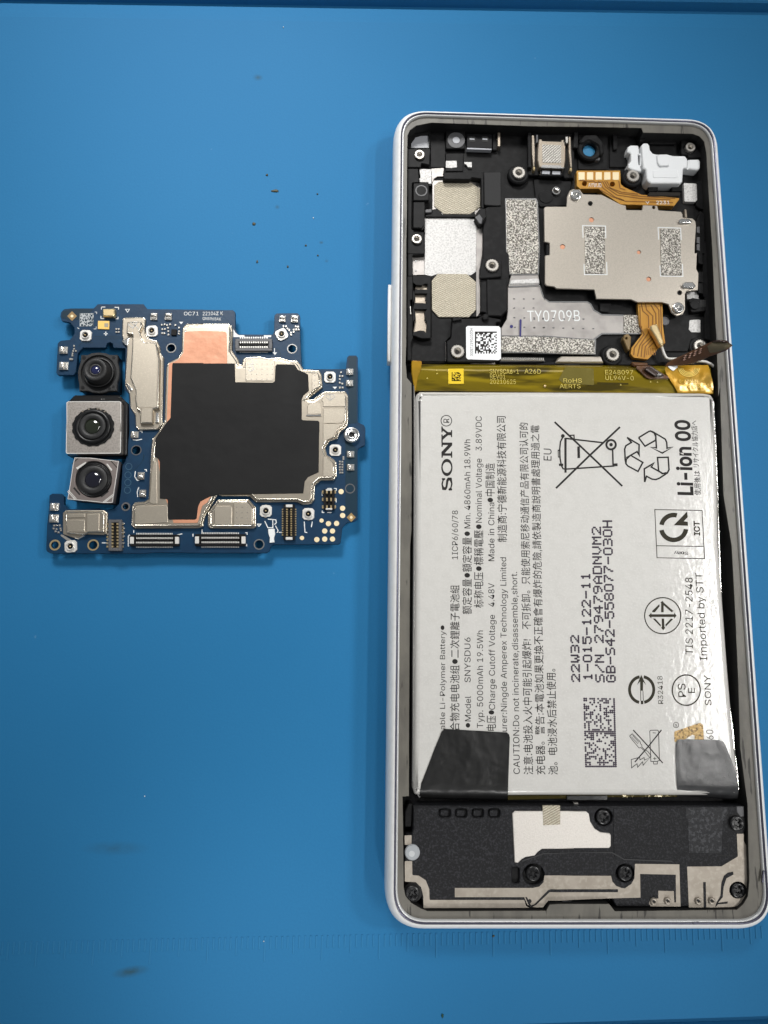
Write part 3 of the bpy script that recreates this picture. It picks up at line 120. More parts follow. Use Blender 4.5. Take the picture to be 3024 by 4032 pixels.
52: (453, (40, 105, 40, 158, 247, 509, 311, 509, 109, 166, 109, 163, 413, 163, 413, 105, 282, 0, 282, 121, 282, 146, 282, 318, 343, 318, 343, 0), (1, 3, 2, 1, 4, 3, 10, 12, 11, 10, 13, 12, 1, 5, 4, 1, 6, 5, 1, 10, 6, 10, 7, 6, 0, 10, 1, 0, 9, 10, 13, 7, 10, 0, 8, 9, 8, 7, 0, 8, 13, 7)),
53: (453, (221, -7, 178, -2, 140, 11, 108, 32, 83, 60, 66, 93, 60, 130, 122, 130, 127, 108, 138, 89, 154, 73, 173, 60, 196, 52, 221, 50, 250, 53, 276, 64, 298, 82, 314, 104, 324, 131, 328, 162, 324, 193, 314, 221, 297, 244, 275, 262, 248, 273, 218, 277, 192, 275, 167, 268, 145, 258, 128, 246, 67, 253, 96, 509, 366, 509, 366, 452, 151, 452, 134, 301, 136, 301, 155, 315, 178, 325, 203, 331, 229, 334, 263, 330, 294, 321, 321, 306, 345, 285, 364, 260, 379, 231, 388, 199, 391, 163, 385, 117, 369, 76, 343, 41, 309, 15, 268, -1), (30, 34, 31, 34, 32, 31, 34, 33, 32, 30, 35, 34, 39, 41, 40, 38, 41, 39, 38, 42, 41, 37, 42, 38, 37, 43, 42, 36, 43, 37, 36, 44, 43, 30, 36, 35, 30, 26, 36, 26, 25, 36, 25, 44, 36, 25, 45, 44, 24, 45, 25, 30, 27, 26, 23, 45, 24, 30, 28, 27, 22, 45, 23, 22, 46, 45, 30, 29, 28, 21, 46, 22, 21, 47, 46, 20, 47, 21, 20, 48, 47, 19, 48, 20, 19, 49, 48, 18, 49, 19, 17, 49, 18, 5, 7, 6, 5, 8, 7, 17, 50, 49, 5, 9, 8, 16, 50, 17, 4, 9, 5, 4, 10, 9, 15, 50, 16, 15, 51, 50, 4, 11, 10, 14, 51, 15, 4, 12, 11, 3, 12, 4, 13, 51, 14, 3, 13, 12, 3, 51, 13, 3, 52, 51, 2, 52, 3, 2, 53, 52, 1, 53, 2, 1, 0, 53)),
54: (453, (226, -7, 182, -1, 142, 15, 109, 40, 84, 74, 69, 115, 64, 162, 68, 199, 80, 239, 102, 285, 137, 340, 252, 509, 322, 509, 151, 261, 145, 261, 154, 275, 165, 288, 179, 299, 196, 307, 214, 312, 235, 314, 278, 309, 316, 295, 346, 271, 370, 240, 384, 201, 389, 157, 384, 112, 368, 73, 343, 39, 310, 14, 271, -2, 226, 48, 254, 52, 279, 63, 299, 79, 314, 101, 324, 128, 327, 157, 324, 187, 314, 213, 299, 235, 279, 251, 254, 262, 226, 265, 198, 262, 174, 252, 153, 235, 138, 214, 128, 188, 125, 158, 128, 128, 138, 102, 153, 79, 174, 63, 198, 52), (10, 12, 11, 10, 16, 12, 16, 13, 12, 9, 16, 10, 19, 21, 20, 18, 21, 19, 18, 22, 21, 17, 22, 18, 16, 22, 17, 16, 23, 22, 9, 15, 16, 13, 44, 16, 44, 23, 16, 8, 15, 9, 8, 14, 15, 44, 43, 23, 43, 24, 23, 13, 45, 44, 13, 46, 45, 42, 24, 43, 8, 13, 14, 8, 46, 13, 8, 47, 46, 41, 24, 42, 41, 25, 24, 7, 47, 8, 7, 48, 47, 40, 25, 41, 7, 49, 48, 39, 25, 40, 39, 26, 25, 6, 49, 7, 6, 50, 49, 38, 26, 39, 5, 50, 6, 5, 51, 50, 37, 26, 38, 37, 27, 26, 5, 52, 51, 36, 27, 37, 4, 52, 5, 36, 28, 27, 4, 53, 52, 35, 28, 36, 4, 54, 53, 34, 28, 35, 3, 54, 4, 34, 29, 28, 3, 55, 54, 33, 29, 34, 3, 32, 55, 32, 29, 33, 3, 29, 32, 2, 29, 3, 2, 30, 29, 1, 30, 2, 1, 31, 30, 0, 31, 1)),
55: (453, (97, 0, 323, 448, 323, 452, 62, 452, 62, 509, 391, 509, 391, 449, 165, 0), (3, 5, 4, 3, 2, 5, 2, 6, 5, 1, 6, 2, 1, 7, 6, 0, 7, 1)),
56: (453, (226, -7, 178, -2, 136, 11, 101, 33, 74, 62, 57, 96, 52, 135, 55, 166, 65, 195, 81, 220, 101, 241, 125, 256, 153, 265, 153, 267, 119, 282, 93, 308, 76, 342, 70, 380, 75, 417, 90, 450, 114, 477, 146, 498, 184, 511, 226, 516, 269, 511, 306, 498, 337, 477, 361, 450, 377, 417, 382, 380, 376, 342, 359, 308, 333, 282, 300, 267, 300, 265, 327, 256, 351, 241, 372, 220, 387, 195, 397, 166, 401, 135, 395, 96, 378, 62, 352, 33, 317, 11, 275, -2, 226, 49, 258, 52, 285, 60, 307, 74, 323, 91, 333, 113, 337, 139, 333, 165, 322, 189, 305, 208, 283, 223, 256, 232, 226, 235, 196, 232, 169, 223, 147, 208, 130, 189, 119, 165, 115, 139, 119, 113, 129, 91, 145, 74, 167, 60, 195, 52, 226, 290, 252, 292, 274, 300, 293, 313, 307, 330, 316, 351, 319, 376, 316, 399, 308, 420, 294, 437, 275, 449, 252, 457, 226, 460, 200, 457, 177, 449, 159, 437, 145, 420, 136, 399, 133, 376, 136, 351, 145, 330, 159, 313, 178, 300, 201, 292), (22, 24, 23, 21, 24, 22, 21, 25, 24, 20, 25, 21, 20, 26, 25, 19, 26, 20, 19, 82, 26, 82, 27, 26, 19, 83, 82, 81, 27, 82, 19, 84, 83, 80, 27, 81, 18, 84, 19, 80, 28, 27, 18, 85, 84, 79, 28, 80, 18, 86, 85, 78, 28, 79, 18, 87, 86, 77, 28, 78, 17, 87, 18, 77, 29, 28, 17, 88, 87, 76, 29, 77, 16, 88, 17, 76, 30, 29, 16, 89, 88, 75, 30, 76, 16, 90, 89, 74, 30, 75, 74, 31, 30, 15, 90, 16, 15, 91, 90, 73, 31, 74, 15, 92, 91, 72, 31, 73, 72, 32, 31, 14, 92, 15, 14, 93, 92, 71, 32, 72, 14, 70, 93, 70, 32, 71, 14, 32, 70, 14, 33, 32, 13, 33, 14, 12, 33, 13, 12, 34, 33, 11, 34, 12, 11, 35, 34, 10, 35, 11, 10, 36, 35, 9, 58, 10, 58, 36, 10, 58, 37, 36, 9, 59, 58, 57, 37, 58, 9, 60, 59, 56, 37, 57, 9, 61, 60, 55, 37, 56, 8, 61, 9, 55, 38, 37, 8, 62, 61, 54, 38, 55, 7, 62, 8, 54, 39, 38, 7, 63, 62, 53, 39, 54, 6, 63, 7, 53, 40, 39, 6, 64, 63, 52, 40, 53, 6, 65, 64, 51, 40, 52, 5, 65, 6, 51, 41, 40, 5, 66, 65, 50, 41, 51, 4, 66, 5, 50, 42, 41, 4, 67, 66, 49, 42, 50, 4, 68, 67, 48, 42, 49, 3, 68, 4, 48, 43, 42, 3, 69, 68, 47, 43, 48, 3, 46, 69, 46, 43, 47, 3, 43, 46, 2, 43, 3, 2, 44, 43, 1, 44, 2, 1, 45, 44, 0, 45, 1)),
57: (453, (226, 516, 271, 510, 310, 494, 343, 468, 368, 434, 384, 393, 389, 347, 385, 309, 373, 270, 350, 224, 315, 168, 200, 0, 130, 0, 301, 248, 307, 248, 299, 234, 287, 221, 273, 210, 257, 202, 238, 196, 218, 195, 175, 199, 137, 214, 106, 237, 83, 269, 68, 307, 64, 352, 69, 397, 85, 436, 110, 469, 143, 494, 182, 510, 226, 460, 199, 457, 174, 446, 154, 429, 138, 407, 129, 381, 125, 352, 129, 322, 138, 295, 154, 274, 174, 257, 199, 247, 226, 243, 254, 247, 279, 257, 299, 273, 314, 295, 324, 321, 327, 350, 324, 381, 314, 407, 299, 429, 279, 446, 254, 457), (31, 1, 0, 30, 1, 31, 30, 2, 1, 29, 2, 30, 29, 3, 2, 28, 33, 29, 33, 32, 29, 32, 3, 29, 32, 55, 3, 55, 4, 3, 28, 34, 33, 54, 4, 55, 28, 35, 34, 53, 4, 54, 27, 35, 28, 53, 5, 4, 27, 36, 35, 52, 5, 53, 27, 37, 36, 51, 5, 52, 26, 37, 27, 51, 6, 5, 26, 38, 37, 50, 6, 51, 25, 38, 26, 25, 39, 38, 49, 6, 50, 49, 7, 6, 25, 40, 39, 48, 7, 49, 48, 8, 7, 24, 40, 25, 24, 41, 40, 47, 8, 48, 24, 42, 41, 46, 8, 47, 46, 14, 8, 14, 9, 8, 23, 42, 24, 23, 43, 42, 45, 13, 46, 13, 14, 46, 45, 17, 13, 17, 12, 13, 15, 9, 14, 23, 44, 43, 44, 17, 45, 23, 17, 44, 22, 17, 23, 16, 9, 15, 16, 10, 9, 17, 10, 16, 21, 17, 22, 21, 18, 17, 12, 10, 17, 21, 19, 18, 20, 19, 21, 12, 11, 10)),
46: (188, (95, -4, 78, -1, 63, 9, 53, 24, 50, 41, 53, 59, 63, 73, 78, 83, 95, 87, 113, 83, 128, 73, 138, 59, 141, 41, 138, 24, 128, 9, 113, -1), (7, 9, 8, 6, 9, 7, 6, 10, 9, 5, 10, 6, 5, 11, 10, 4, 11, 5, 4, 12, 11, 3, 12, 4, 3, 13, 12, 2, 13, 3, 2, 14, 13, 1, 14, 2, 1, 15, 14, 0, 15, 1)),
44: (188, (38, -119, 68, 71, 137, 71, 84, -119), (0, 2, 1, 0, 3, 2)),
58: (188, (95, 271, 78, 274, 63, 284, 53, 299, 50, 316, 53, 334, 63, 349, 78, 359, 95, 362, 113, 359, 128, 349, 138, 334, 141, 316, 138, 299, 128, 284, 113, 274, 95, -4, 78, -1, 63, 9, 53, 24, 50, 41, 53, 59, 63, 73, 78, 83, 95, 87, 113, 83, 128, 73, 138, 59, 141, 41, 138, 24, 128, 9, 113, -1), (23, 25, 24, 22, 25, 23, 22, 26, 25, 21, 26, 22, 21, 27, 26, 20, 27, 21, 20, 28, 27, 19, 28, 20, 19, 29, 28, 18, 29, 19, 18, 30, 29, 17, 30, 18, 17, 31, 30, 16, 31, 17, 7, 9, 8, 6, 9, 7, 6, 10, 9, 5, 10, 6, 5, 11, 10, 4, 11, 5, 4, 12, 11, 3, 12, 4, 3, 13, 12, 2, 13, 3, 2, 14, 13, 1, 14, 2, 1, 15, 14, 0, 15, 1)),
45: (453, (337, 244, 337, 188, 114, 188, 114, 244), (2, 0, 3, 2, 1, 0)),
47: (249, (235, 533, 71, -76, 14, -76, 178, 533), (2, 0, 3, 2, 1, 0)),
1076: (393, (389, -28, 32, -28, 32, 537, 153, 537, 153, 85, 389, 85), (1, 3, 2, 1, 4, 3, 1, 5, 4, 1, 0, 5)),
1105: (167, (133, 434, 110, 419, 84, 414, 57, 419, 34, 434, 18, 456, 13, 483, 18, 510, 34, 533, 57, 547, 84, 552, 110, 547, 134, 533, 150, 510, 155, 483, 149, 456, 142, -28, 25, -28, 25, 407, 142, 407), (17, 19, 18, 17, 16, 19, 9, 11, 10, 9, 12, 11, 8, 12, 9, 8, 13, 12, 7, 13, 8, 6, 13, 7, 6, 14, 13, 5, 14, 6, 5, 15, 14, 4, 15, 5, 4, 0, 15, 3, 0, 4, 3, 1, 0, 2, 1, 3)),
1045: (453, (86, 272, 365, 272, 365, 160, 86, 160), (3, 1, 0, 3, 2, 1)),
1111: (415, (314, -8, 264, -29, 207, -36, 151, -29, 102, -8, 61, 27, 31, 72, 12, 127, 6, 187, 12, 249, 31, 304, 61, 349, 102, 384, 151, 406, 207, 413, 264, 406, 314, 384, 354, 349, 385, 303, 403, 249, 409, 187, 403, 127, 385, 73, 354, 27, 162, 89, 182, 78, 207, 75, 233, 78, 253, 89, 269, 105, 281, 128, 288, 156, 291, 187, 288, 219, 281, 248, 269, 271, 253, 288, 233, 298, 207, 302, 182, 298, 162, 288, 147, 271, 135, 248, 127, 220, 124, 187, 127, 156, 135, 128, 147, 105), (13, 15, 14, 13, 16, 15, 12, 16, 13, 12, 17, 16, 11, 17, 12, 11, 18, 17, 10, 18, 11, 9, 39, 10, 39, 38, 10, 38, 18, 10, 38, 37, 18, 37, 19, 18, 9, 40, 39, 36, 19, 37, 9, 41, 40, 35, 19, 36, 9, 42, 41, 34, 19, 35, 8, 42, 9, 34, 20, 19, 8, 43, 42, 33, 20, 34, 8, 44, 43, 32, 20, 33, 8, 45, 44, 31, 20, 32, 31, 21, 20, 7, 45, 8, 30, 21, 31, 7, 46, 45, 29, 21, 30, 7, 47, 46, 29, 22, 21, 6, 47, 7, 28, 22, 29, 6, 24, 47, 27, 22, 28, 6, 25, 24, 26, 22, 27, 6, 26, 25, 6, 22, 26, 6, 23, 22, 5, 23, 6, 4, 23, 5, 4, 0, 23, 3, 0, 4, 3, 1, 0, 2, 1, 3)),
1110: (410, (151, 269, 144, 251, 142, 225, 142, -28, 25, -28, 25, 407, 140, 407, 140, 259, 58, 259, 100, 348, 135, 385, 179, 406, 227, 413, 270, 408, 309, 393, 341, 368, 366, 334, 381, 291, 385, 242, 385, -28, 268, -28, 268, 233, 263, 265, 252, 285, 235, 296, 209, 301, 191, 299, 174, 293, 161, 283), (11, 13, 12, 11, 14, 13, 4, 8, 5, 8, 9, 5, 9, 6, 5, 9, 10, 6, 10, 7, 6, 10, 14, 11, 10, 15, 14, 7, 28, 10, 28, 27, 10, 27, 15, 10, 27, 26, 15, 26, 16, 15, 26, 25, 16, 25, 17, 16, 24, 17, 25, 23, 17, 24, 23, 18, 17, 22, 18, 23, 7, 0, 28, 7, 1, 0, 21, 18, 22, 4, 7, 8, 4, 1, 7, 4, 2, 1, 21, 19, 18, 20, 19, 21, 4, 3, 2)),
1048: (453, (341, 1, 288, -26, 227, -35, 165, -26, 113, 1, 71, 46, 42, 104, 25, 173, 20, 254, 25, 335, 43, 405, 72, 463, 113, 507, 166, 535, 227, 544, 288, 535, 340, 507, 381, 463, 411, 405, 428, 335, 433, 254, 428, 173, 411, 104, 382, 46, 182, 95, 202, 82, 227, 78, 251, 82, 271, 95, 289, 118, 303, 152, 313, 198, 316, 254, 313, 311, 303, 357, 289, 391, 271, 414, 251, 427, 227, 431, 202, 427, 182, 414, 164, 391, 150, 357, 141, 311, 137, 254, 141, 198, 150, 152, 164, 118), (13, 15, 14, 12, 15, 13, 12, 16, 15, 11, 16, 12, 11, 17, 16, 10, 17, 11, 10, 38, 17, 38, 18, 17, 10, 39, 38, 37, 18, 38, 36, 18, 37, 10, 40, 39, 10, 41, 40, 35, 18, 36, 9, 41, 10, 35, 19, 18, 9, 42, 41, 34, 19, 35, 33, 19, 34, 9, 43, 42, 8, 43, 9, 33, 20, 19, 32, 20, 33, 8, 44, 43, 7, 44, 8, 32, 21, 20, 7, 45, 44, 31, 21, 32, 7, 46, 45, 30, 21, 31, 6, 46, 7, 30, 22, 21, 6, 47, 46, 29, 22, 30, 28, 22, 29, 6, 24, 47, 28, 23, 22, 5, 24, 6, 27, 23, 28, 5, 25, 24, 5, 26, 25, 26, 23, 27, 5, 23, 26, 5, 0, 23, 4, 0, 5, 4, 1, 0, 3, 1, 4, 3, 2, 1)),
1073: (300, (297, -28, 3, -28, 3, 85, 90, 85, 90, 424, 3, 424, 3, 537, 297, 537, 297, 424, 211, 424, 211, 85, 297, 85), (5, 7, 6, 5, 8, 7, 4, 8, 5, 3, 9, 4, 9, 8, 4, 3, 10, 9, 1, 3, 2, 1, 10, 3, 1, 11, 10, 1, 0, 11)),
1067: (510, (349, -22, 309, -32, 267, -35, 198, -26, 135, 1, 83, 44, 44, 103, 20, 173, 12, 254, 20, 335, 44, 406, 83, 464, 135, 508, 198, 535, 267, 544, 309, 540, 349, 531, 386, 515, 420, 493, 448, 465, 472, 433, 490, 395, 509, 320, 388, 320, 375, 362, 366, 379, 354, 394, 341, 406, 325, 415, 307, 422, 288, 426, 268, 428, 231, 423, 199, 408, 172, 385, 150, 352, 136, 308, 132, 254, 136, 200, 151, 157, 172, 124, 199, 100, 231, 86, 268, 81, 288, 82, 307, 87, 325, 94, 341, 103, 354, 115, 366, 130, 375, 147, 388, 188, 509, 188, 490, 114, 472, 76, 449, 44, 420, 16, 387, -6), (13, 15, 14, 13, 16, 15, 12, 16, 13, 12, 17, 16, 12, 18, 17, 11, 18, 12, 11, 19, 18, 11, 20, 19, 10, 31, 11, 31, 20, 11, 31, 30, 20, 30, 21, 20, 10, 32, 31, 29, 21, 30, 10, 33, 32, 28, 21, 29, 27, 21, 28, 10, 34, 33, 9, 34, 10, 26, 21, 27, 26, 22, 21, 25, 22, 26, 9, 35, 34, 24, 22, 25, 23, 22, 24, 9, 36, 35, 8, 36, 9, 8, 37, 36, 8, 38, 37, 7, 38, 8, 7, 39, 38, 50, 52, 51, 50, 53, 52, 6, 39, 7, 6, 40, 39, 49, 53, 50, 48, 53, 49, 6, 41, 40, 47, 53, 48, 47, 54, 53, 46, 54, 47, 5, 41, 6, 5, 42, 41, 45, 54, 46, 44, 54, 45, 5, 43, 42, 43, 54, 44, 5, 54, 43, 5, 55, 54, 4, 55, 5, 4, 56, 55, 4, 57, 56, 3, 57, 4, 3, 0, 57, 3, 1, 0, 2, 1, 3)),
1084: (449, (165, 424, 4, 424, 4, 537, 445, 537, 445, 424, 285, 424, 285, -28, 165, -28), (1, 3, 2, 1, 4, 3, 0, 4, 1, 7, 5, 0, 5, 4, 0, 7, 6, 5)),
}

# ---------------------------------------------------------------- photograph pixel -> point of the bench at height z (mm)
def U(x, y, z=0.0):
    d = RM @ np.array([(x - 1512) / FPX, -(y - 2016) / FPX, -1.0])
    t = (z - CAM[2]) / d[2]
    return (CAM[0] + d[0] * t, CAM[1] + d[1] * t)

def mpp(x, y, z):
    a = U(x, y, z); b = U(x + 1, y, z)
    return math.hypot(a[0] - b[0], a[1] - b[1])

class F:
    """a window of the photograph with its own pixel grid"""
    def __init__(s, x0, y0, k): s.x0, s.y0, s.k = x0, y0, k
    def p(s, x, y): return (s.x0 + x * s.k, s.y0 + y * s.k)
    def __call__(s, t): return [s.p(*[float(v) for v in q.split(',')]) for q in t.split()]

T1 = F(1500, 420, .39783); T2 = F(2100, 420, .45811); T3 = F(1500, 950, .39783); T4 = F(2100, 950, .48222)
B1 = F(160, 1180, .38577); B2 = F(800, 1180, .39783); B3 = F(160, 1660, .38577); B4 = F(800, 1660, .39783)
M1 = F(1500, 1400, .45811); M2 = F(2200, 1400, .45811); M3 = F(1500, 2150, .45811); M4 = F(2200, 2150, .49668)
L1 = F(1500, 2850, .45811); L2 = F(2200, 2850, .49668); C1 = F(230, 1360, .18083); E1 = F(1740, 440, .33755)
N1 = F(2420, 1200, .3255); D1 = F(900, 600, .3617); K1 = F(2440, 1580, .28926); K2 = F(2440, 2640, .25316)
K3 = F(1950, 1600, .33152); ONE = F(0, 0, 1.0)

# ---------------------------------------------------------------- materials
MATS = {}
def mat(name, col, rough=0.5, metal=0.0, coat=0.0, coatr=0.1, spec=0.5, bump=None, tint=None, rvar=None, sheen=0):
    """bump=(scale per mm, strength, detail); tint=(scale, colour2, lo, hi, stretch xyz); rvar=(scale, lo, hi)"""
    if name in MATS: return MATS[name]
    m = bpy.data.materials.new(name); m.use_nodes = True
    nt = m.node_tree; b = nt.nodes['Principled BSDF']
    b.inputs['Base Color'].default_value = (*col, 1)
    b.inputs['Roughness'].default_value = rough
    b.inputs['Metallic'].default_value = metal
    b.inputs['Coat Weight'].default_value = coat
    b.inputs['Coat Roughness'].default_value = coatr
    b.inputs['Specular IOR Level'].default_value = spec
    tc = nt.nodes.new('ShaderNodeTexCoord')
    def noise(scale, detail=3, stretch=(1, 1, 1), rot=0.0):
        mp = nt.nodes.new('ShaderNodeMapping')
        mp.inputs['Scale'].default_value = [scale * 1000 * s for s in stretch]
        mp.inputs['Rotation'].default_value = (0, 0, rot)
        nt.links.new(tc.outputs['Object'], mp.inputs['Vector'])
        n = nt.nodes.new('ShaderNodeTexNoise'); n.inputs['Scale'].default_value = 1.0
        n.inputs['Detail'].default_value = detail
        nt.links.new(mp.outputs[0], n.inputs['Vector'])
        return n
    if tint:
        for t in (tint if isinstance(tint, list) else [tint]):
            st = t[4] if len(t) > 4 else (1, 1, 1)
            n = noise(t[0], t[5] if len(t) > 5 else 3, st)
            mr = nt.nodes.new('ShaderNodeMapRange')
            mr.inputs[1].default_value = t[2]; mr.inputs[2].default_value = t[3]
            nt.links.new(n.outputs[0], mr.inputs[0])
            mx = nt.nodes.new('ShaderNodeMix'); mx.data_type = 'RGBA'
            src = b.inputs['Base Color'].links
            if src: nt.links.new(src[0].from_socket, mx.inputs[6])
            else: mx.inputs[6].default_value = (*col, 1)
            mx.inputs[7].default_value = (*t[1], 1)
            nt.links.new(mr.outputs[0], mx.inputs[0])
            nt.links.new(mx.outputs[2], b.inputs['Base Color'])
    if rvar:
        n = noise(rvar[0], 3)
        mr = nt.nodes.new('ShaderNodeMapRange')
        mr.inputs[1].default_value = .35; mr.inputs[2].default_value = .65
        mr.inputs[3].default_value = rvar[1]; mr.inputs[4].default_value = rvar[2]
        nt.links.new(n.outputs[0], mr.inputs[0]); nt.links.new(mr.outputs[0], b.inputs['Roughness'])
    if bump:
        n = noise(bump[0], bump[2] if len(bump) > 2 else 2, bump[3] if len(bump) > 3 else (1, 1, 1))
        bp = nt.nodes.new('ShaderNodeBump'); bp.inputs['Strength'].default_value = bump[1]
        bp.inputs['Distance'].default_value = 0.3 / bump[0] * MM
        nt.links.new(n.outputs[0], bp.inputs['Height']); nt.links.new(bp.outputs[0], b.inputs['Normal'])
        if coat: nt.links.new(bp.outputs[0], b.inputs['Coat Normal'])
    MATS[name] = m
    return m

def weave(name, c1, c2, per_mm=1.9, ang=28, rough=.4, metal=.5):
    m = bpy.data.materials.new(name); m.use_nodes = True
    nt = m.node_tree; b = nt.nodes['Principled BSDF']
    tc = nt.nodes.new('ShaderNodeTexCoord')
    mp = nt.nodes.new('ShaderNodeMapping'); mp.inputs['Rotation'].default_value = (0, 0, math.radians(90 - ang))
    mp.inputs['Scale'].default_value = (1000, 1000, 1000)
    nt.links.new(tc.outputs['Object'], mp.inputs[0])
    wv = nt.nodes.new('ShaderNodeTexWave'); wv.inputs['Scale'].default_value = per_mm / 3.2
    wv.inputs['Distortion'].default_value = 3.0; wv.inputs['Detail'].default_value = 3; wv.inputs['Detail Scale'].default_value = 5
    nt.links.new(mp.outputs[0], wv.inputs[0])
    cr = nt.nodes.new('ShaderNodeMix'); cr.data_type = 'RGBA'
    cr.inputs[6].default_value = (*c1, 1); cr.inputs[7].default_value = (*c2, 1)
    nt.links.new(wv.outputs['Fac'], cr.inputs[0]); nt.links.new(cr.outputs[2], b.inputs['Base Color'])
    b.inputs['Roughness'].default_value = rough; b.inputs['Metallic'].default_value = metal
    bp = nt.nodes.new('ShaderNodeBump'); bp.inputs['Strength'].default_value = .7; bp.inputs['Distance'].default_value = .00012
    nt.links.new(wv.outputs['Fac'], bp.inputs['Height']); nt.links.new(bp.outputs[0], b.inputs['Normal'])
    MATS[name] = m
    return m

WHITE = mat('white_polymer', (.86, .86, .85), .32, tint=(.9, (.80, .80, .78), .45, .75))
CHROME = mat('polished_trim', (.45, .46, .50), .22, 1.0)
DKTRIM = mat('dark_trim', (.10, .10, .14), .35, .6)
LIP = mat('pale_lip', (.62, .63, .63), .3, .2)
LEDGE = mat('old_adhesive', (.135, .126, .106), .48, tint=[(.35, (.10, .093, .079), .45, .62, (1, .35, 1), 4), (1.1, (.03, .027, .022), .62, .66, (1, .12, 1), 5)], bump=(1.2, .15, 4))
BLACK = mat('black_plastic', (.008, .008, .0085), .5, spec=.14, bump=(5, .12, 3), tint=(.8, (.014, .014, .0145), .45, .7))
BLACKG = mat('black_gloss', (.008, .008, .009), .16)
VOID = mat('black_matte', (.006, .006, .006), .7)
GREYPL = mat('worn_grey_plastic', (.09, .09, .095), .45, bump=(4, .2))
FOAM = mat('black_foam', (.022, .022, .023), .85, bump=(6, .6, 4))
CHAR = mat('textured_charcoal', (.009, .0092, .0108), .52, spec=.22, bump=(3.2, .95, 3), tint=(3.2, (.028, .0285, .033), .5, .66))
CHAR2 = mat('etched_charcoal', (.018, .0185, .021), .5, spec=.28, bump=(2.2, 1.0, 4), tint=(2.0, (.055, .056, .062), .5, .62))
STEEL = mat('brushed_steel', (.55, .50, .435), .38, .85, bump=(5, .10, 3), tint=(5, (.48, .44, .38), .4, .7))
STEEL2 = mat('mid_plate_steel', (.42, .395, .375), .42, .6, bump=(3, .15, 3), tint=(.35, (.33, .31, .295), .4, .65))
FOIL = mat('grainy_foil', (.62, .61, .595), .5, .15, bump=(3.5, .8, 3), tint=(3.2, (.44, .43, .42), .45, .66))
PLATE = mat('pale_speaker_plate', (.74, .70, .65), .45, .35, bump=(4, .3, 3), tint=(4, (.66, .62, .57), .4, .7))
SHIELD = mat('nickel_shield', (.52, .46, .375), .34, .9, bump=(3.0, .05, 3), tint=(1.2, (.48, .425, .345), .4, .7))
SHIELDT = mat('nickel_texture', (.47, .42, .345), .40, .85, bump=(5, .18, 2), tint=(5, (.54, .485, .40), .5, .65))
SILVER = mat('bright_silver', (.86, .85, .83), .20, 1.0)
PIN = mat('bright_solder', (.80, .78, .74), .35, .4)
TIN = mat('tin_contact', (.80, .77, .72), .26, .9)
KNURL = mat('knurled_insert', (.55, .52, .475), .36, .8)
DARKM = mat('dark_recess_metal', (.05, .045, .04), .3, .8)
GOLD = mat('gold_contact', (.92, .72, .40), .28, .9)
PALEGOLD = mat('gold_pad', (.88, .74, .48), .42, .35)
COPPER = mat('copper_tape', (.58, .265, .155), .48, .25, bump=(.5, .15, 3), tint=(.3, (.63, .31, .19), .4, .7))
GRAPH = mat('graphite_sheet', (.009, .009, .0095), .6, spec=.18, bump=(.12, .10, 3), tint=(.08, (.012, .012, .0123), .4, .7), rvar=(.1, .54, .64))
PCB = mat('blue_solder_mask', (.0035, .027, .066), .4, spec=.3, bump=(2.2, .12, 3), tint=(.5, (.004, .034, .08), .4, .7))
PCBD = mat('dark_solder_mask', (.004, .024, .043), .42, spec=.3)
SILK = mat('silkscreen_white', (.72, .74, .74), .5)
AMBER = mat('amber_polyimide', (.50, .235, .035), .28, .25, coat=.6, tint=[(.55, (.60, .32, .06), .4, .7, (1, .3, 1))], bump=(.6, .1))
AMBERD = mat('amber_trace', (.22, .095, .018), .3, .2, coat=.5)
BROWN = mat('brown_flex', (.07, .028, .010), .30, coat=.6, tint=(.35, (.12, .048, .014), .4, .65), bump=(.5, .2))
BROWND = mat('dark_brown_flex', (.035, .016, .010), .25, coat=.5)
OLIVE = mat('olive_polyimide_tape', (.23, .165, .005), .085, .35, coat=.5, coatr=.06, tint=[(.30, (.36, .26, .008), .5, .66, (.2, 1.5, 1), 2), (.34, (.075, .055, .003), .50, .64, (.22, 1.3, 1), 3)], bump=(.16, .09, 2, (.6, 1, 1)))
OLIVEL = mat('olive_tape_layer', (.22, .18, .04), .15, .4, coat=.4, coatr=.06, bump=(.28, .3, 3))
OLIVED = mat('olive_tape_dark', (.07, .052, .004), .15, .4, coat=.4, coatr=.06, bump=(.28, .3, 3))
YELLOW = mat('yellow_label', (.74, .52, .012), .35)
YELTAPE = mat('yellow_gold_tape', (.55, .29, .010), .2, .3, coat=.6, coatr=.1, bump=(.3, .16, 2), tint=(.2, (.34, .20, .010), .42, .62))
YPRINT = mat('yellow_print', (.55, .44, .08), .4)
CELL = mat('battery_wrap', (.565, .553, .525), .40, coat=.6, coatr=.085, bump=(1.1, .12, 3, (1, 1, 1)), tint=[(.5, (.535, .523, .495), .4, .7), (3, (.59, .578, .55), .5, .7)])
POUCH = mat('pouch_foil', (.72, .71, .69), .20, .9, bump=(.5, .25, 3))
INK = mat('black_ink', (.020, .018, .017), .65, spec=.2)
INKG = mat('glare_black_ink', (.038, .034, .024), .7, spec=.15)  # black ink lifted towards olive, the glare is put into its colour
INKD = mat('purple_black_ink', (.028, .016, .034), .5)
GOLDINK = mat('gold_ink', (.45, .30, .12), .4, .3, bump=(2, .6, 4), tint=(2.2, (.14, .095, .05), .5, .62))
PAPER = mat('white_label', (.83, .84, .85), .45)
TAPE = mat('black_tape', (.007, .007, .007), .40, spec=.3, coat=.2, coatr=.3, bump=(.12, .35, 3), rvar=(.15, .34, .55))
TAPEG = mat('glossy_black_tape', (.018, .0185, .02), .34, coat=.4, coatr=.25, bump=(.12, .16, 3), tint=(.2, (.035, .036, .037), .4, .65))
LENS = mat('lens_glass', (.004, .004, .012), .04, coat=1, coatr=.02)
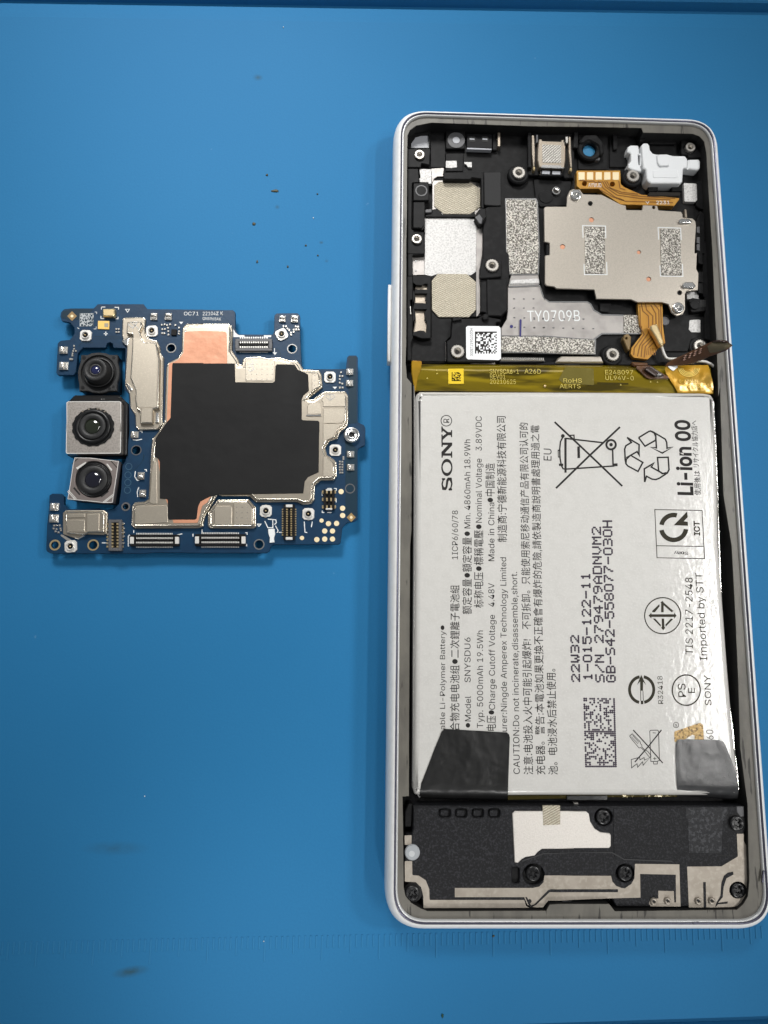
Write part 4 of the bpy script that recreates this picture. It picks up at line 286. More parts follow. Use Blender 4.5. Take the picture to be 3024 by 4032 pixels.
LENSB = mat('lens_coating', (.012, .016, .07), .06, coat=1, coatr=.03)
LENSG = mat('green_lens_coating', (.012, .016, .008), .05, coat=1, coatr=.03)
CAMGREY = mat('camera_grey_polymer', (.022, .022, .0225), .48, spec=.35, bump=(4, .25))
CAMBLK = mat('camera_black', (.006, .006, .0065), .34, spec=.35)
CAMMET = mat('camera_metal', (.46, .42, .385), .40, .8, bump=(5, .4, 3), tint=(3.2, (.33, .30, .27), .42, .68))
CAMBRZ = mat('camera_bronze', (.36, .305, .285), .36, .85, bump=(4, .15))
JACK = mat('white_nylon', (.72, .735, .745), .45)
FROST = mat('frosted_plastic', (.36, .38, .40), .35, coat=.3)
FROSTL = mat('pale_frosted_core', (.52, .54, .55), .4)
BLUEGL = mat('blue_camera_window', (.035, .19, .36), .2, coat=.5)
BEAD = mat('shield_highlight', (.70, .655, .57), .20, 1.0)  # paler than the shield metal: bevel highlights put into the colour
GREYGL = mat('grey_window_film', (.42, .43, .46), .3)
NAVY = mat('navy_pen', (.015, .012, .13), .45)
CABLE = mat('white_cable', (.72, .70, .66), .4)
BEIGE = mat('laser_etched_antenna', (.40, .355, .30), .42, .35, tint=[(.3, (.33, .29, .24), .4, .65), (1.3, (.44, .395, .335), .5, .7)], bump=(3, .15))
GRIME = mat('dark_crumb', (.055, .055, .028), .6, bump=(4, .6))
GREENG = mat('green_crumb', (.004, .045, .025), .6)
LEDYEL = mat('yellow_phosphor', (.85, .55, .14), .4)
SPRINGM = mat('bronze_spring', (.50, .43, .35), .34, .8, bump=(5, .3), tint=(4, (.40, .34, .27), .4, .7))
W1 = weave('conductive_fabric', (.33, .29, .215), (.60, .545, .43), 2.7, rough=.5, metal=.15)
W2 = weave('conductive_fabric_fine', (.22, .205, .18), (.68, .65, .60), 2.4, 45, .5, .2)

def glitter(name, dark, light, per_mm=2.3):
    m = bpy.data.materials.new(name); m.use_nodes = True
    nt = m.node_tree; b = nt.nodes['Principled BSDF']
    tc = nt.nodes.new('ShaderNodeTexCoord')
    mp = nt.nodes.new('ShaderNodeMapping'); mp.inputs['Scale'].default_value = (per_mm * 1000,) * 3
    nt.links.new(tc.outputs['Object'], mp.inputs[0])
    n = nt.nodes.new('ShaderNodeTexNoise'); n.inputs['Scale'].default_value = 1; n.inputs['Detail'].default_value = 4; n.inputs['Roughness'].default_value = .7
    nt.links.new(mp.outputs[0], n.inputs['Vector'])
    mr = nt.nodes.new('ShaderNodeMapRange'); mr.inputs[1].default_value = .47; mr.inputs[2].default_value = .56
    nt.links.new(n.outputs[0], mr.inputs[0])
    cr = nt.nodes.new('ShaderNodeMix'); cr.data_type = 'RGBA'
    cr.inputs[6].default_value = (*dark, 1); cr.inputs[7].default_value = (*light, 1)
    nt.links.new(mr.outputs[0], cr.inputs[0]); nt.links.new(cr.outputs[2], b.inputs['Base Color'])
    b.inputs['Roughness'].default_value = .38; b.inputs['Metallic'].default_value = .55
    bp = nt.nodes.new('ShaderNodeBump'); bp.inputs['Strength'].default_value = 1; bp.inputs['Distance'].default_value = .0002
    nt.links.new(n.outputs[0], bp.inputs['Height']); nt.links.new(bp.outputs[0], b.inputs['Normal'])
    MATS[name] = m
    return m
GLIT = glitter('crumpled_foil_sponge', (.11, .10, .085), (.66, .63, .57), 3.4)

# ---------------------------------------------------------------- outlines
def fillet(pts, r, n=4):
    """round the corners of a closed polygon; r a number or a list"""
    out = []; N = len(pts)
    for i, p in enumerate(pts):
        rr = r[i] if isinstance(r, (list, tuple)) else r
        a = pts[i - 1]; c = pts[(i + 1) % N]
        u = (a[0] - p[0], a[1] - p[1]); v = (c[0] - p[0], c[1] - p[1])
        lu = math.hypot(*u); lv = math.hypot(*v)
        if rr <= 0 or lu < 1e-6 or lv < 1e-6: out.append(p); continue
        u = (u[0] / lu, u[1] / lu); v = (v[0] / lv, v[1] / lv)
        cs = max(-1, min(1, u[0] * v[0] + u[1] * v[1])); th = math.acos(cs)
        if th > math.pi - .12 or th < .05: out.append(p); continue
        d = min(rr / math.tan(th / 2), lu * .48, lv * .48)
        s = (p[0] + u[0] * d, p[1] + u[1] * d); e = (p[0] + v[0] * d, p[1] + v[1] * d)
        for k in range(n + 1):
            t = k / n
            out.append(((1 - t) ** 2 * s[0] + 2 * t * (1 - t) * p[0] + t * t * e[0], (1 - t) ** 2 * s[1] + 2 * t * (1 - t) * p[1] + t * t * e[1]))
    return out

def ccw(p):
    a = sum(p[i - 1][0] * p[i][1] - p[i][0] * p[i - 1][1] for i in range(len(p)))
    return p if a > 0 else p[::-1]

def inset(p, d):
    """move a ccw outline inward by d"""
    out = []; N = len(p)
    for i in range(N):
        a, b, c = p[i - 1], p[i], p[(i + 1) % N]
        n1 = (-(b[1] - a[1]), b[0] - a[0]); n2 = (-(c[1] - b[1]), c[0] - b[0])
        l1 = math.hypot(*n1) or 1; l2 = math.hypot(*n2) or 1
        n1 = (n1[0] / l1, n1[1] / l1); n2 = (n2[0] / l2, n2[1] / l2)
        k = 1 + n1[0] * n2[0] + n1[1] * n2[1]; k = max(k, .5)
        out.append((b[0] + (n1[0] + n2[0]) / k * d, b[1] + (n1[1] + n2[1]) / k * d))
    return out

def circ(cx, cy, r, n=24, ry=None, a0=0):
    return [(cx + r * math.cos(a0 + 2 * math.pi * i / n), cy + (ry or r) * math.sin(a0 + 2 * math.pi * i / n)) for i in range(n)]

def rect(x0, y0, x1, y1): return [(x0, y0), (x1, y0), (x1, y1), (x0, y1)]

def unpack(e):
    adv, c, k = e
    return adv / 700, [(c[i] / 700, c[i + 1] / 700) for i in range(0, len(c), 2)], [tuple(k[i:i + 3]) for i in range(0, len(k), 3)] or [tuple(range(len(c) // 2))]
FONT_CACHE = {}
def glyphs(s, bold=0.0):
    """lettering: the embedded Latin outlines, the built-in font for the CJK characters"""
    if (s, bold) in FONT_CACHE: return FONT_CACHE[(s, bold)]
    V = []; Fc = []; x = 0.0
    for ch in s:
        if ch == ' ': x += .27; continue
        key = ord(ch) + (1000 if bold > .015 else 0)
        if key not in GLYPHS: key = ord(ch)
        if key in GLYPHS: adv, v, f = unpack(GLYPHS[key])
        elif ch == '\u25cf': adv, v, f = .72, [(.36 + .27 * math.cos(i * math.pi / 8), .36 + .27 * math.sin(i * math.pi / 8)) for i in range(16)], [tuple(range(16))]
        else:
            c = bpy.data.curves.new('type', 'FONT'); c.body = ch; c.resolution_u = 2; c.offset = .004
            o = bpy.data.objects.new('type', c); COL.objects.link(o)
            bpy.context.view_layer.update()
            me = bpy.data.meshes.new_from_object(o.evaluated_get(bpy.context.evaluated_depsgraph_get()))
            v = [(q.co.x, q.co.y) for q in me.vertices]; f = [tuple(p.vertices) for p in me.polygons]; adv = 1.0
            bpy.data.objects.remove(o); bpy.data.curves.remove(c); bpy.data.meshes.remove(me)
            g = 1.0; v = [(a * g, b * g) for a, b in v]; adv = 1.02
        b = len(V); V += [(a + x, c_) for a, c_ in v]; Fc += [tuple(b + i for i in t) for t in f]; x += adv
    FONT_CACHE[(s, bold)] = (V, Fc)
    return V, Fc

class MB:
    """collects faces (mm) and builds ONE mesh object"""
    def __init__(s): s.v = []; s.f = []; s.sm = []
    def add(s, v, f, smooth=False):
        b = len(s.v); s.v += [tuple(q) for q in v]; s.f += [tuple(b + i for i in q) for q in f]; s.sm += [smooth] * len(f)
        return s
    def cap(s, outer, holes, z, flip=False):
        loops = [outer] + holes
        tri = tessellate_polygon([[Vector((x, y, 0)) for x, y in l] for l in loops])
        flat = [q for l in loops for q in l]
        out = []
        for t in tri:
            a, b, c = (flat[i] for i in t)
            k = (b[0] - a[0]) * (c[1] - a[1]) - (b[1] - a[1]) * (c[0] - a[0])
            if abs(k) < 1e-12: continue
            out.append(t if (k > 0) != flip else t[::-1])
        zz = z if callable(z) else (lambda x, y: z)
        return s.add([(x, y, zz(x, y)) for x, y in flat], out)
    def prism_xy(s, outer, z0, z1, bev=.1, holes=(), steps=1, bottom=False):
        outer = ccw(outer); holes = [ccw(h) for h in holes]
        rings = [(outer, z0)]
        if bev > 0:
            for k in range(steps + 1):
                a = math.pi / 2 * k / steps
                rings.append((inset(outer, bev * (1 - math.cos(a))) if k else outer, z1 - bev + bev * math.sin(a)))
        else: rings.append((outer, z1))
        s.loft(rings, steps > 1)
        hr = []
        for h in holes:
            if bev > 0: s.loft([(inset(h, -bev * .7), z1), (h, z1 - bev * .7), (h, z0)]); hr.append(inset(h, -bev * .7))
            else: s.loft([(h, z1), (h, z0)]); hr.append(h)
        s.cap(rings[-1][0], hr, z1)
        if bottom: s.cap(outer, holes, z0, True)
        return s
    def loft(s, rings, smooth=False):
        n = len(rings[0][0]); v = []; f = []
        for r, z in rings: v += [(x, y, z) for x, y in r]
        for k in range(len(rings) - 1):
            for i in range(n):
                j = (i + 1) % n
                f.append((k * n + i, k * n + j, (k + 1) * n + j, (k + 1) * n + i))
        return s.add(v, f, smooth)
    def prism(s, pts, z0, z1, bev=.1, r=0, holes=(), steps=1, bottom=False):
        if r: pts = fillet(pts, r)
        return s.prism_xy([U(x, y, z1) for x, y in pts], z0, z1, bev, [[U(x, y, z1) for x, y in h] for h in holes], steps, bottom)
    def cyl(s, c, r, z0, z1, bev=.05, n=24, hole=0):
        k = mpp(c[0], c[1], z1); X = U(c[0], c[1], z1)
        return s.prism_xy(circ(*X, r * k, n), z0, z1, bev, [circ(*X, hole * k, n)] if hole else [])
    def lathe(s, X, prof, n=28, smooth=True):
        return s.loft([(circ(X[0], X[1], max(r, 1e-4), n), z) for r, z in prof], smooth)
    def bar(s, a, b, w, z0, z1, bev=0):
        """flat bar from a to b (photo px), w px wide"""
        dx, dy = b[0] - a[0], b[1] - a[1]; l = math.hypot(dx, dy) or 1
        nx, ny = -dy / l * w / 2, dx / l * w / 2
        return s.prism([(a[0] + nx, a[1] + ny), (b[0] + nx, b[1] + ny), (b[0] - nx, b[1] - ny), (a[0] - nx, a[1] - ny)], z0, z1, bev)
    def line(s, pts, w, z, closed=False):
        """flat inked line"""
        q = pts + [pts[0]] if closed else pts
        P = [U(x, y, z) for x, y in q]; hw = w * mpp(*q[0], z) / 2
        n = len(P); v = []
        for i in range(n):
            if closed: a = P[i - 1] if i else P[-2]; c = P[i + 1] if i < n - 1 else P[1]
            else: a = P[max(i - 1, 0)]; c = P[min(i + 1, n - 1)]
            b = P[i]
            d1 = (b[0] - a[0], b[1] - a[1]); d2 = (c[0] - b[0], c[1] - b[1])
            l1 = math.hypot(*d1); l2 = math.hypot(*d2)
            if l1 < 1e-9: d1, l1 = d2, l2
            if l2 < 1e-9: d2, l2 = d1, l1
            n1 = (-d1[1] / l1, d1[0] / l1); n2 = (-d2[1] / l2, d2[0] / l2)
            k = max(1 + n1[0] * n2[0] + n1[1] * n2[1], .35)
            m = ((n1[0] + n2[0]) / k * hw, (n1[1] + n2[1]) / k * hw)
            v += [(b[0] + m[0], b[1] + m[1], z), (b[0] - m[0], b[1] - m[1], z)]
        return s.add(v, [(2 * i + 1, 2 * i + 3, 2 * i + 2, 2 * i) for i in range(n - 1)])
    def flat(s, pts, z, holes=()):
        return s.cap(ccw([U(x, y, z) for x, y in pts]), [ccw([U(x, y, z) for x, y in h]) for h in holes], z)
    def text(s, t, a, b, cap, z, bold=0.0, full=.727):
        """lettering whose baseline runs from a to b, cap px high"""
        v, f = glyphs(t, bold)
        x0 = min(q[0] for q in v); x1 = max(q[0] for q in v)
        A = U(*a, z); B = U(*b, z); L = math.hypot(B[0] - A[0], B[1] - A[1])
        d = ((B[0] - A[0]) / L, (B[1] - A[1]) / L); n = (-d[1], d[0])
        kx = L / (x1 - x0); ky = cap * mpp(*a, z) / full
        return s.add([(A[0] + d[0] * (x - x0) * kx + n[0] * y * ky, A[1] + d[1] * (x - x0) * kx + n[1] * y * ky, z) for x, y in v], f)
    def tube(s, path, r, n=10, caps=True):
        P = [Vector(p) for p in path]; rings = []
        up = Vector((0, 0, 1))
        for i, p in enumerate(P):
            d = (P[min(i + 1, len(P) - 1)] - P[max(i - 1, 0)]).normalized()
            sd = d.cross(up); sd = sd.normalized() if sd.length > 1e-6 else Vector((1, 0, 0)); u2 = sd.cross(d)
            rings.append([p + sd * (r * math.cos(2 * math.pi * k / n)) + u2 * (r * math.sin(2 * math.pi * k / n)) for k in range(n)])
        v = [q for ring in rings for q in ring]; f = []
        for i in range(len(P) - 1):
            for k in range(n):
                j = (k + 1) % n
                f.append((i * n + k, i * n + j, (i + 1) * n + j, (i + 1) * n + k))
        if caps: f += [tuple(range(n))[::-1], tuple((len(P) - 1) * n + k for k in range(n))]
        return s.add(v, f, True)
    def sheet(s, A, B, th=.08, m=1):
        """thin curved strip between two edge lines of (x, y, z)"""
        n = len(A); top = []; bot = []
        for a, b in zip(A, B):
            for k in range(m + 1):
                t = k / m
                q = [a[i] * (1 - t) + b[i] * t for i in range(3)]
                top.append(q); bot.append((q[0], q[1], q[2] - th))
        v = top + bot; o = n * (m + 1); f = []
        for i in range(n - 1):
            for k in range(m):
                a = i * (m + 1) + k; q = (a, a + 1, a + m + 2, a + m + 1)
                f.append(q); f.append(tuple(o + x for x in q[::-1]))
            a, b = i * (m + 1), (i + 1) * (m + 1)
            f.append((a, b, o + b, o + a)); a += m; b += m; f.append((b, a, o + a, o + b))
        for a in (0, (n - 1) * (m + 1)): f.append((a, a + m, o + a + m, o + a) if a else (a + m, a, o + a, o + a + m))
        return s.add(v, f, True)
    def mesh(s, name, m, off=(0, 0, 0)):
        me = bpy.data.meshes.new(name)
        me.from_pydata([((x - off[0]) * MM, (y - off[1]) * MM, (z - off[2]) * MM) for x, y, z in s.v], [], s.f)
        me.materials.append(m)
        me.polygons.foreach_set('use_smooth', s.sm)
        me.update()
        return me

class Thing:
    def __init__(s, name, label, cat, at, group=None):
        s.base = (at[0], at[1], at[2] if len(at) > 2 else 0.0)
        o = bpy.data.objects.new(name, None); COL.objects.link(o)
        o.location = [c * MM for c in s.base]; o.empty_display_size = .005
        o['label'] = label; o['category'] = cat
        if group: o['group'] = group
        s.o = o
    def part(s, name, mb, m, parent=None, label=None, kind=None):
        o = bpy.data.objects.new(name, mb.mesh(name, m, s.base)); COL.objects.link(o)
        o.parent = parent or s.o
        if label: o['label'] = label
        if kind: o['kind'] = kind
        return o
    def inst(s, name, me, c, z, rot=0.0, parent=None, label=None, sc=None):
        """an individual of a shared mesh, standing at photo px c"""
        X = U(c[0], c[1], z)
        o = bpy.data.objects.new(name, me); COL.objects.link(o); o.parent = parent or s.o
        o.location = ((X[0] - s.base[0]) * MM, (X[1] - s.base[1]) * MM, (z - s.base[2]) * MM)
        o.rotation_euler = (0, 0, rot)
        if sc: o.scale = sc
        if label: o['label'] = label
        return o

def P3(f, x, y, z):
    a = f.p(x, y); X = U(a[0], a[1], z); return (X[0], X[1], z)

# shared fastener meshes (mm, origin on the axis at the seat)
def cross_outline(w, l):
    return [(w, w), (w, l), (-w, l), (-w, w), (-l, w), (-l, -w), (-w, -w), (-w, -l), (w, -l), (w, -w), (l, -w), (l, w)]
def screw_mesh(name, R, h, m):
    b = MB(); b.prism_xy(circ(0, 0, R, 24), -.3, h, R * .22, [cross_outline(R * .16, R * .56)], 3)
    b.cap(ccw(cross_outline(R * .16, R * .56)), [], h - R * .35)
    return b.mesh(name, m)
def insert_mesh(name, R, rin, h, m, teeth=18):
    out = [(R * (1 + (.055 if i % 2 else -.03)) * math.cos(math.pi * i / teeth), R * (1 + (.055 if i % 2 else -.03)) * math.sin(math.pi * i / teeth)) for i in range(2 * teeth)] if teeth else circ(0, 0, R, 28)
    b = MB(); b.prism_xy(out, -.4, h, R * .08, [circ(0, 0, rin, 20)])
    b.loft([(circ(0, 0, rin * .97, 20), h - .1), (circ(0, 0, rin * .55, 20), h - .6)])
    return b.mesh(name, m)
def floor_mesh(name, R, m):
    b = MB(); b.cap(circ(0, 0, R, 20), [], 0); return b.mesh(name, m)

# ================================================================ THE SETTING: blue silicone work mat
def mat_material():
    m = bpy.data.materials.new('blue_silicone'); m.use_nodes = True
    nt = m.node_tree; b = nt.nodes['Principled BSDF']; N = nt.nodes.new; Lk = nt.links.new
    tc = N('ShaderNodeTexCoord')
    b.inputs['Roughness'].default_value = .62; b.inputs['Specular IOR Level'].default_value = .12
    def noise(sc, det=3):
        n = N('ShaderNodeTexNoise'); n.inputs['Scale'].default_value = sc; n.inputs['Detail'].default_value = det
        Lk(tc.outputs['Object'], n.inputs['Vector']); return n
    def mrange(src, a, c, lo, hi):
        r = N('ShaderNodeMapRange'); r.inputs[1].default_value = a; r.inputs[2].default_value = c; r.inputs[3].default_value = lo; r.inputs[4].default_value = hi
        Lk(src, r.inputs[0]); return r
    def mix(fac, a, c):
        x = N('ShaderNodeMix'); x.data_type = 'RGBA'
        Lk(fac, x.inputs[0])
        if isinstance(a, tuple): x.inputs[6].default_value = (*a, 1)
        else: Lk(a, x.inputs[6])
        x.inputs[7].default_value = (*c, 1); return x.outputs[2]
    col = mix(mrange(noise(14, 4).outputs[0], .35, .7, 0, 1).outputs[0], (.019, .158, .348), (.024, .172, .367))
    col = mix(mrange(noise(2600, 2).outputs[0], .3, .75, 0, .5).outputs[0], col, (.02, .147, .325))
    # pale dust and scuffs
    col = mix(mrange(noise(330, 5).outputs[0], .74, .82, 0, .4).outputs[0], col, (.30, .45, .60))
    # grease smudges wiped into the mat
    for (c, rx, ry, s, a) in ((U(515, 3826, 0), 3.4, 1.0, .55, 8), (U(455, 3340, 0), 6.5, 1.3, .22, 0), (U(1015, 305, 0), 1.2, .9, .4, 0), (U(1092, 815, 0), .6, .6, .4, 0), (U(1265, 955, 0), .5, .4, .5, 0), (U(1286, 1028, 0), .5, .4, .3, 0)):
        mp = N('ShaderNodeMapping'); mp.vector_type = 'TEXTURE'
        mp.inputs['Location'].default_value = (c[0] * MM, c[1] * MM, 0); mp.inputs['Rotation'].default_value = (0, 0, math.radians(a))
        mp.inputs['Scale'].default_value = (rx * MM, ry * MM, 1)
        Lk(tc.outputs['Object'], mp.inputs[0])
        g = N('ShaderNodeTexGradient'); g.gradient_type = 'SPHERICAL'; Lk(mp.outputs[0], g.inputs[0])
        mu = N('ShaderNodeMath'); mu.operation = 'MULTIPLY'; mu.inputs[1].default_value = s * 1.6; mu.use_clamp = True
        Lk(g.outputs['Fac'], mu.inputs[0]); m2 = N('ShaderNodeMath'); m2.operation = 'MULTIPLY'
        Lk(mu.outputs[0], m2.inputs[0]); Lk(mrange(noise(700, 4).outputs[0], .3, .6, .5, 1).outputs[0], m2.inputs[1])
        col = mix(m2.outputs[0], col, (.03, .06, .06))
    Lk(col, b.inputs['Base Color'])
    bp = N('ShaderNodeBump'); bp.inputs['Strength'].default_value = .22; bp.inputs['Distance'].default_value = .00008
    Lk(noise(2200, 3).outputs[0], bp.inputs['Height']); Lk(bp.outputs[0], b.inputs['Normal'])
    return m
MATM = mat_material()
TICKM = mat('moulded_blue_relief', (.0265, .176, .37), .6, spec=.12)

def setting(name, mb, m, parent=None, label=None):
    o = bpy.data.objects.new(name, mb.mesh(name, m)); COL.objects.link(o); o['kind'] = 'structure'
    if parent: o.parent = parent
    if label: o['label'] = label
    return o
# cross-section through the far rim (distance along the mat, height): flat, shallow slope, groove, raised rim
top = [[U(-1500, y0 - .0156 * 3500, 0) for y0 in (0,)], ]
mm_ = MB()
def yline(c, x): return c + .0156 * (x - 2000)
def bline(c, x): return c - .0322 * (x - 2247)
cols = (-2600, -600, 600, 1512, 2400, 3600, 5600)
rows = []
for kind, c, z in (('t', -2500, .9), ('t', 0, .9), ('t', 6, .6), ('t', 13, -1.3), ('t', 33, -1.3), ('t', 38, -.35), ('t', 76, -.10), ('t', 96, 0), ('t', 500, 0), ('b', 3600, 0), ('b', 4016, 0), ('b', 4027, -.1), ('b', 4031, -1.2), ('b', 4055, -1.2), ('b', 4060, .8), ('b', 6500, .8)):
    r = []
    for x in cols:
        y = yline(c, x) if kind == 't' else bline(c, x)
        X = U(x, y, 0); r.append((X[0], X[1], z))
    rows.append(r)
v = [q for r in rows for q in r]; nc = len(cols)
f = [(i * nc + k, (i + 1) * nc + k, (i + 1) * nc + k + 1, i * nc + k + 1) for i in range(len(rows) - 1) for k in range(nc - 1)]
mm_.add(v, f)
MAT_O = setting('work_mat', mm_, MATM, label='blue silicone repair mat with moulded ruler')
# moulded ruler: one tick per millimetre, longer at 5 and 10
tick = {}
for ln in (46, 66, 92):
    b = MB(); k = mpp(600, 3740, 0); b.prism_xy(rect(-.16, -ln * k, .16, 0), -.05, .10, .05); tick[ln] = b.mesh('ruler_tick', TICKM)
xa, xb = 12, 3010
for i in range(134):
    x = 12 + 22.45 * i; y = 3709 - (x / 3000) * 62
    if 1555 < x < 3000 and False: continue
    ln = 92 if i % 10 == 6 else (66 if i % 10 == 1 else 46)
    X = U(x, y, 0)
    o = bpy.data.objects.new('ruler_tick', tick[ln]); COL.objects.link(o); o.parent = MAT_O
    o.location = (X[0] * MM, X[1] * MM, 0); o.rotation_euler = (0, 0, -.004)

# crumbs and specks on the mat
def crumb(c, rx, ry, m, label, name='dirt_crumb', cat='crumb', grp='dark crumbs scattered on the mat', rot=0, h=.2):
    X = U(*c, 0); k = mpp(*c, 0); t = Thing(name, label, cat, X, grp)
    bpy.data.objects.remove(t.o)
    rng = random.Random(int(c[0])); b = MB(); rings = []
    rx, ry = rx * .8, ry * .8; base = [1 + rng.uniform(-.28, .28) for _ in range(14)]
    for fr, z in ((1.0, .0), (.97, h * .45), (.7, h * .85), (.25, h)):
        ring = []
        for i in range(14):
            a = 2 * math.pi * i / 14; x = rx * k * fr * base[i] * math.cos(a); y = ry * k * fr * base[i] * math.sin(a)
            ring.append((X[0] + x * math.cos(rot) - y * math.sin(rot), X[1] + x * math.sin(rot) + y * math.cos(rot)))
        rings.append((ring, z))
    b.loft(rings, True); b.cap(rings[-1][0], [], h)
    o = bpy.data.objects.new(name, b.mesh(name, m, (X[0], X[1], 0))); COL.objects.link(o)
    o.location = (X[0] * MM, X[1] * MM, 0)
    o['label'] = label; o['category'] = cat
    if grp: o['group'] = grp
crumb(D1.p(420, 247), 6, 6, GRIME, 'round dark crumb on the blue mat, farthest of the scatter')
crumb(D1.p(505, 422), 17, 8, GRIME, 'long dark crumb on the mat, largest of the scatter', rot=.1)
crumb(D1.p(967, 455), 4, 4, GRIME, 'small dark crumb, upper one nearest the phone')
crumb(D1.p(277, 780), 8, 9, GRIME, 'brown-green crumb on the mat, leftmost of the scatter')
crumb(D1.p(842, 1013), 5, 5, GRIME, 'dark crumb with a thin tail of hair beside it')
crumb(D1.p(972, 1123), 4, 4, GRIME, 'tiny dark crumb, lower one nearest the phone')
crumb(D1.p(312, 1190), 5, 8, GRIME, 'oval dark crumb nearest to the circuit board', rot=-.3)
crumb(D1.p(645, 1247), 4.5, 6.5, GRIME, 'oval dark crumb lowest in the scatter', rot=-.1)
crumb((1943, 3684), 6, 6, GRIME, 'dark round speck on the ruler just below the phone', 'dirt_speck', 'speck', None)
crumb((1742, 3999), 6, 10, GREENG, 'green-black fleck on the mat near the bottom edge', 'dirt_fleck', 'fleck', None)
for c, l in (((1234, 859), 'white lint fleck among the dark crumbs'), ((570, 3135), 'white lint fleck on the mat below the circuit board'), ((1039, 3706), 'white lint fleck on the ruler marks'), ((1116, 108), 'white lint fleck near the far edge of the mat')):
    crumb(c, 2.6, 3.2, SILK, l, 'lint_fleck', 'lint', 'white lint flecks on the mat', h=.2)

# ================================================================ THE PHONE BODY
PC = [U(x, y, 5.0) for x, y in ((1549.4, 435.3), (2813.5, 474.7), (3040.4, 3649.2), (1512.9, 3649.2))]
# the far and right sides show their top edge outermost, the near and left sides their middle
TOPZ = [U(x, y, 7.4) for x, y in ((1549.4, 435.3), (2813.5, 474.7), (3040.4, 3649.2))]
PC = [(PC[0][0], TOPZ[0][1] + 1.1), (TOPZ[1][0] + 1.1, TOPZ[1][1] + 1.1), (TOPZ[2][0] + 1.1, PC[2][1]), PC[3]]
PC = ccw(PC)
ctr = (sum(p[0] for p in PC) / 4, sum(p[1] for p in PC) / 4)
PHONE = Thing('smartphone', 'opened white smartphone lying face down with back cover removed', 'smartphone', ctr)
def rr(d, r=6.6): return fillet(inset(PC, d), max(r - d * .8, 1), 12)
b = MB()
prof = [(2.0, .12), (1.2, .3), (.5, .9), (.12, 1.9), (0, 3.2), (0, 4.6), (.12, 5.7), (.42, 6.6), (.85, 7.2), (1.2, 7.5), (1.4, 7.58)]
b.loft([(rr(d), z) for d, z in prof], True); b.loft([(rr(1.4), 7.58), (rr(1.44), 7.2)])
b.cap(rr(2.0), [], .12, True)
FRAME = PHONE.part('frame', b, WHITE)
PHONE.part('edge_trim', MB().loft([(rr(1.43), 7.3), (rr(1.47), 7.62), (rr(1.62), 7.56), (rr(1.74), 7.40)]), DKTRIM)
PHONE.part('edge_lip', MB().loft([(rr(1.74), 7.40), (rr(1.80), 7.48), (rr(1.96), 7.44), (rr(2.06), 7.2), (rr(2.08), 6.9)], True), LIP)
INNER = (T1('500,157') + T2('0,168 450,173 930,182 945,222 1370,232 1430,255 1470,300 1488,400 1503,650 1518,900') + T4('1462,60 1487,640 1500,900 1512,1265') +
         M2('1388,260 1400,700 1418,1200') + M4('1372,0 1400,520 1424,1050 1440,1600') + L2('1480,500 1498,640 1505,1000 1512,1250 1500,1370 1465,1430 1415,1475 445,1487 400,1430 0,1430') +
         L1('1450,1556 1420,1608 650,1612 400,1612 345,1590 260,1540 210,1480 195,1400 190,900 185,625 240,620') + M3('240,1700 245,900 250,0') + M1('262,1500 265,600 262,240 222,190 212,60') +
         T3('250,1000 250,0') + T1('256,1100 258,600 262,285 285,232 350,186'))
inner_xy = [U(x, y, 7.0) for x, y in INNER]
PHONE.part('adhesive_ledge', MB().prism_xy(rr(2.06), 6.86, 7.0, 0, [inner_xy]), LEDGE)
inn2 = inset(ccw(inner_xy), -.03)
PHONE.part('inner_wall', MB().loft([(inn2, 6.95), (inn2, 2.6)]), VOID)
PHONE.part('mid_plate', MB().prism_xy(rr(1.9), 2.4, 2.9, 0), BLACK)
# side buttons
btn = [U(*p, 5) for p in T3('72,428 103,430 98,1195 62,1190')]
PHONE.part('volume_button', MB().prism_xy([(PC_[0] , PC_[1]) for PC_ in btn], 2.9, 5.2, .35, steps=3), WHITE)
# antenna break lines in the white frame
for a, c in ((L2('1632,1165 1622,1170 1612,1262 1626,1258'), 0), (L2('1065,1575 1112,1572 1112,1578 1068,1590'), 0)):
    PHONE.part('antenna_band', MB().prism(a, 7.35, 7.66, .02), DKTRIM)

def PP(name, pts, z0, z1, m, bev=.12, r=4, holes=(), label=None, parent=None, steps=1):
    return PHONE.part(name, MB().prism(pts, z0, z1, bev, r, holes, steps), m, parent, label)

# black plastic carrier over the upper bay
CARR = PP('antenna_carrier', T1('262,300 285,242 352,198 500,172') + T2('0,182 930,195 945,228 1370,238 1430,262 1465,305 1480,400 1500,900') + T4('1455,60 1500,1000 1500,1010 30,1010 30,1000 505,930 505,800 490,800 560,752 890,755 885,600 560,595 490,560 440,490 130,490 90,460 50,300 40,0') + T3('1560,330 1270,330 1240,460 1250,680 1190,745 960,745 700,765 690,940 640,995 640,1190 250,1190 250,960 495,955 495,345 430,330 430,135 300,135 300,0') + T1('432,1240 432,1092 930,1090 520,1010 520,740 505,690 380,610 262,600'),
          2.9, 3.9, BLACK, .1, 0)
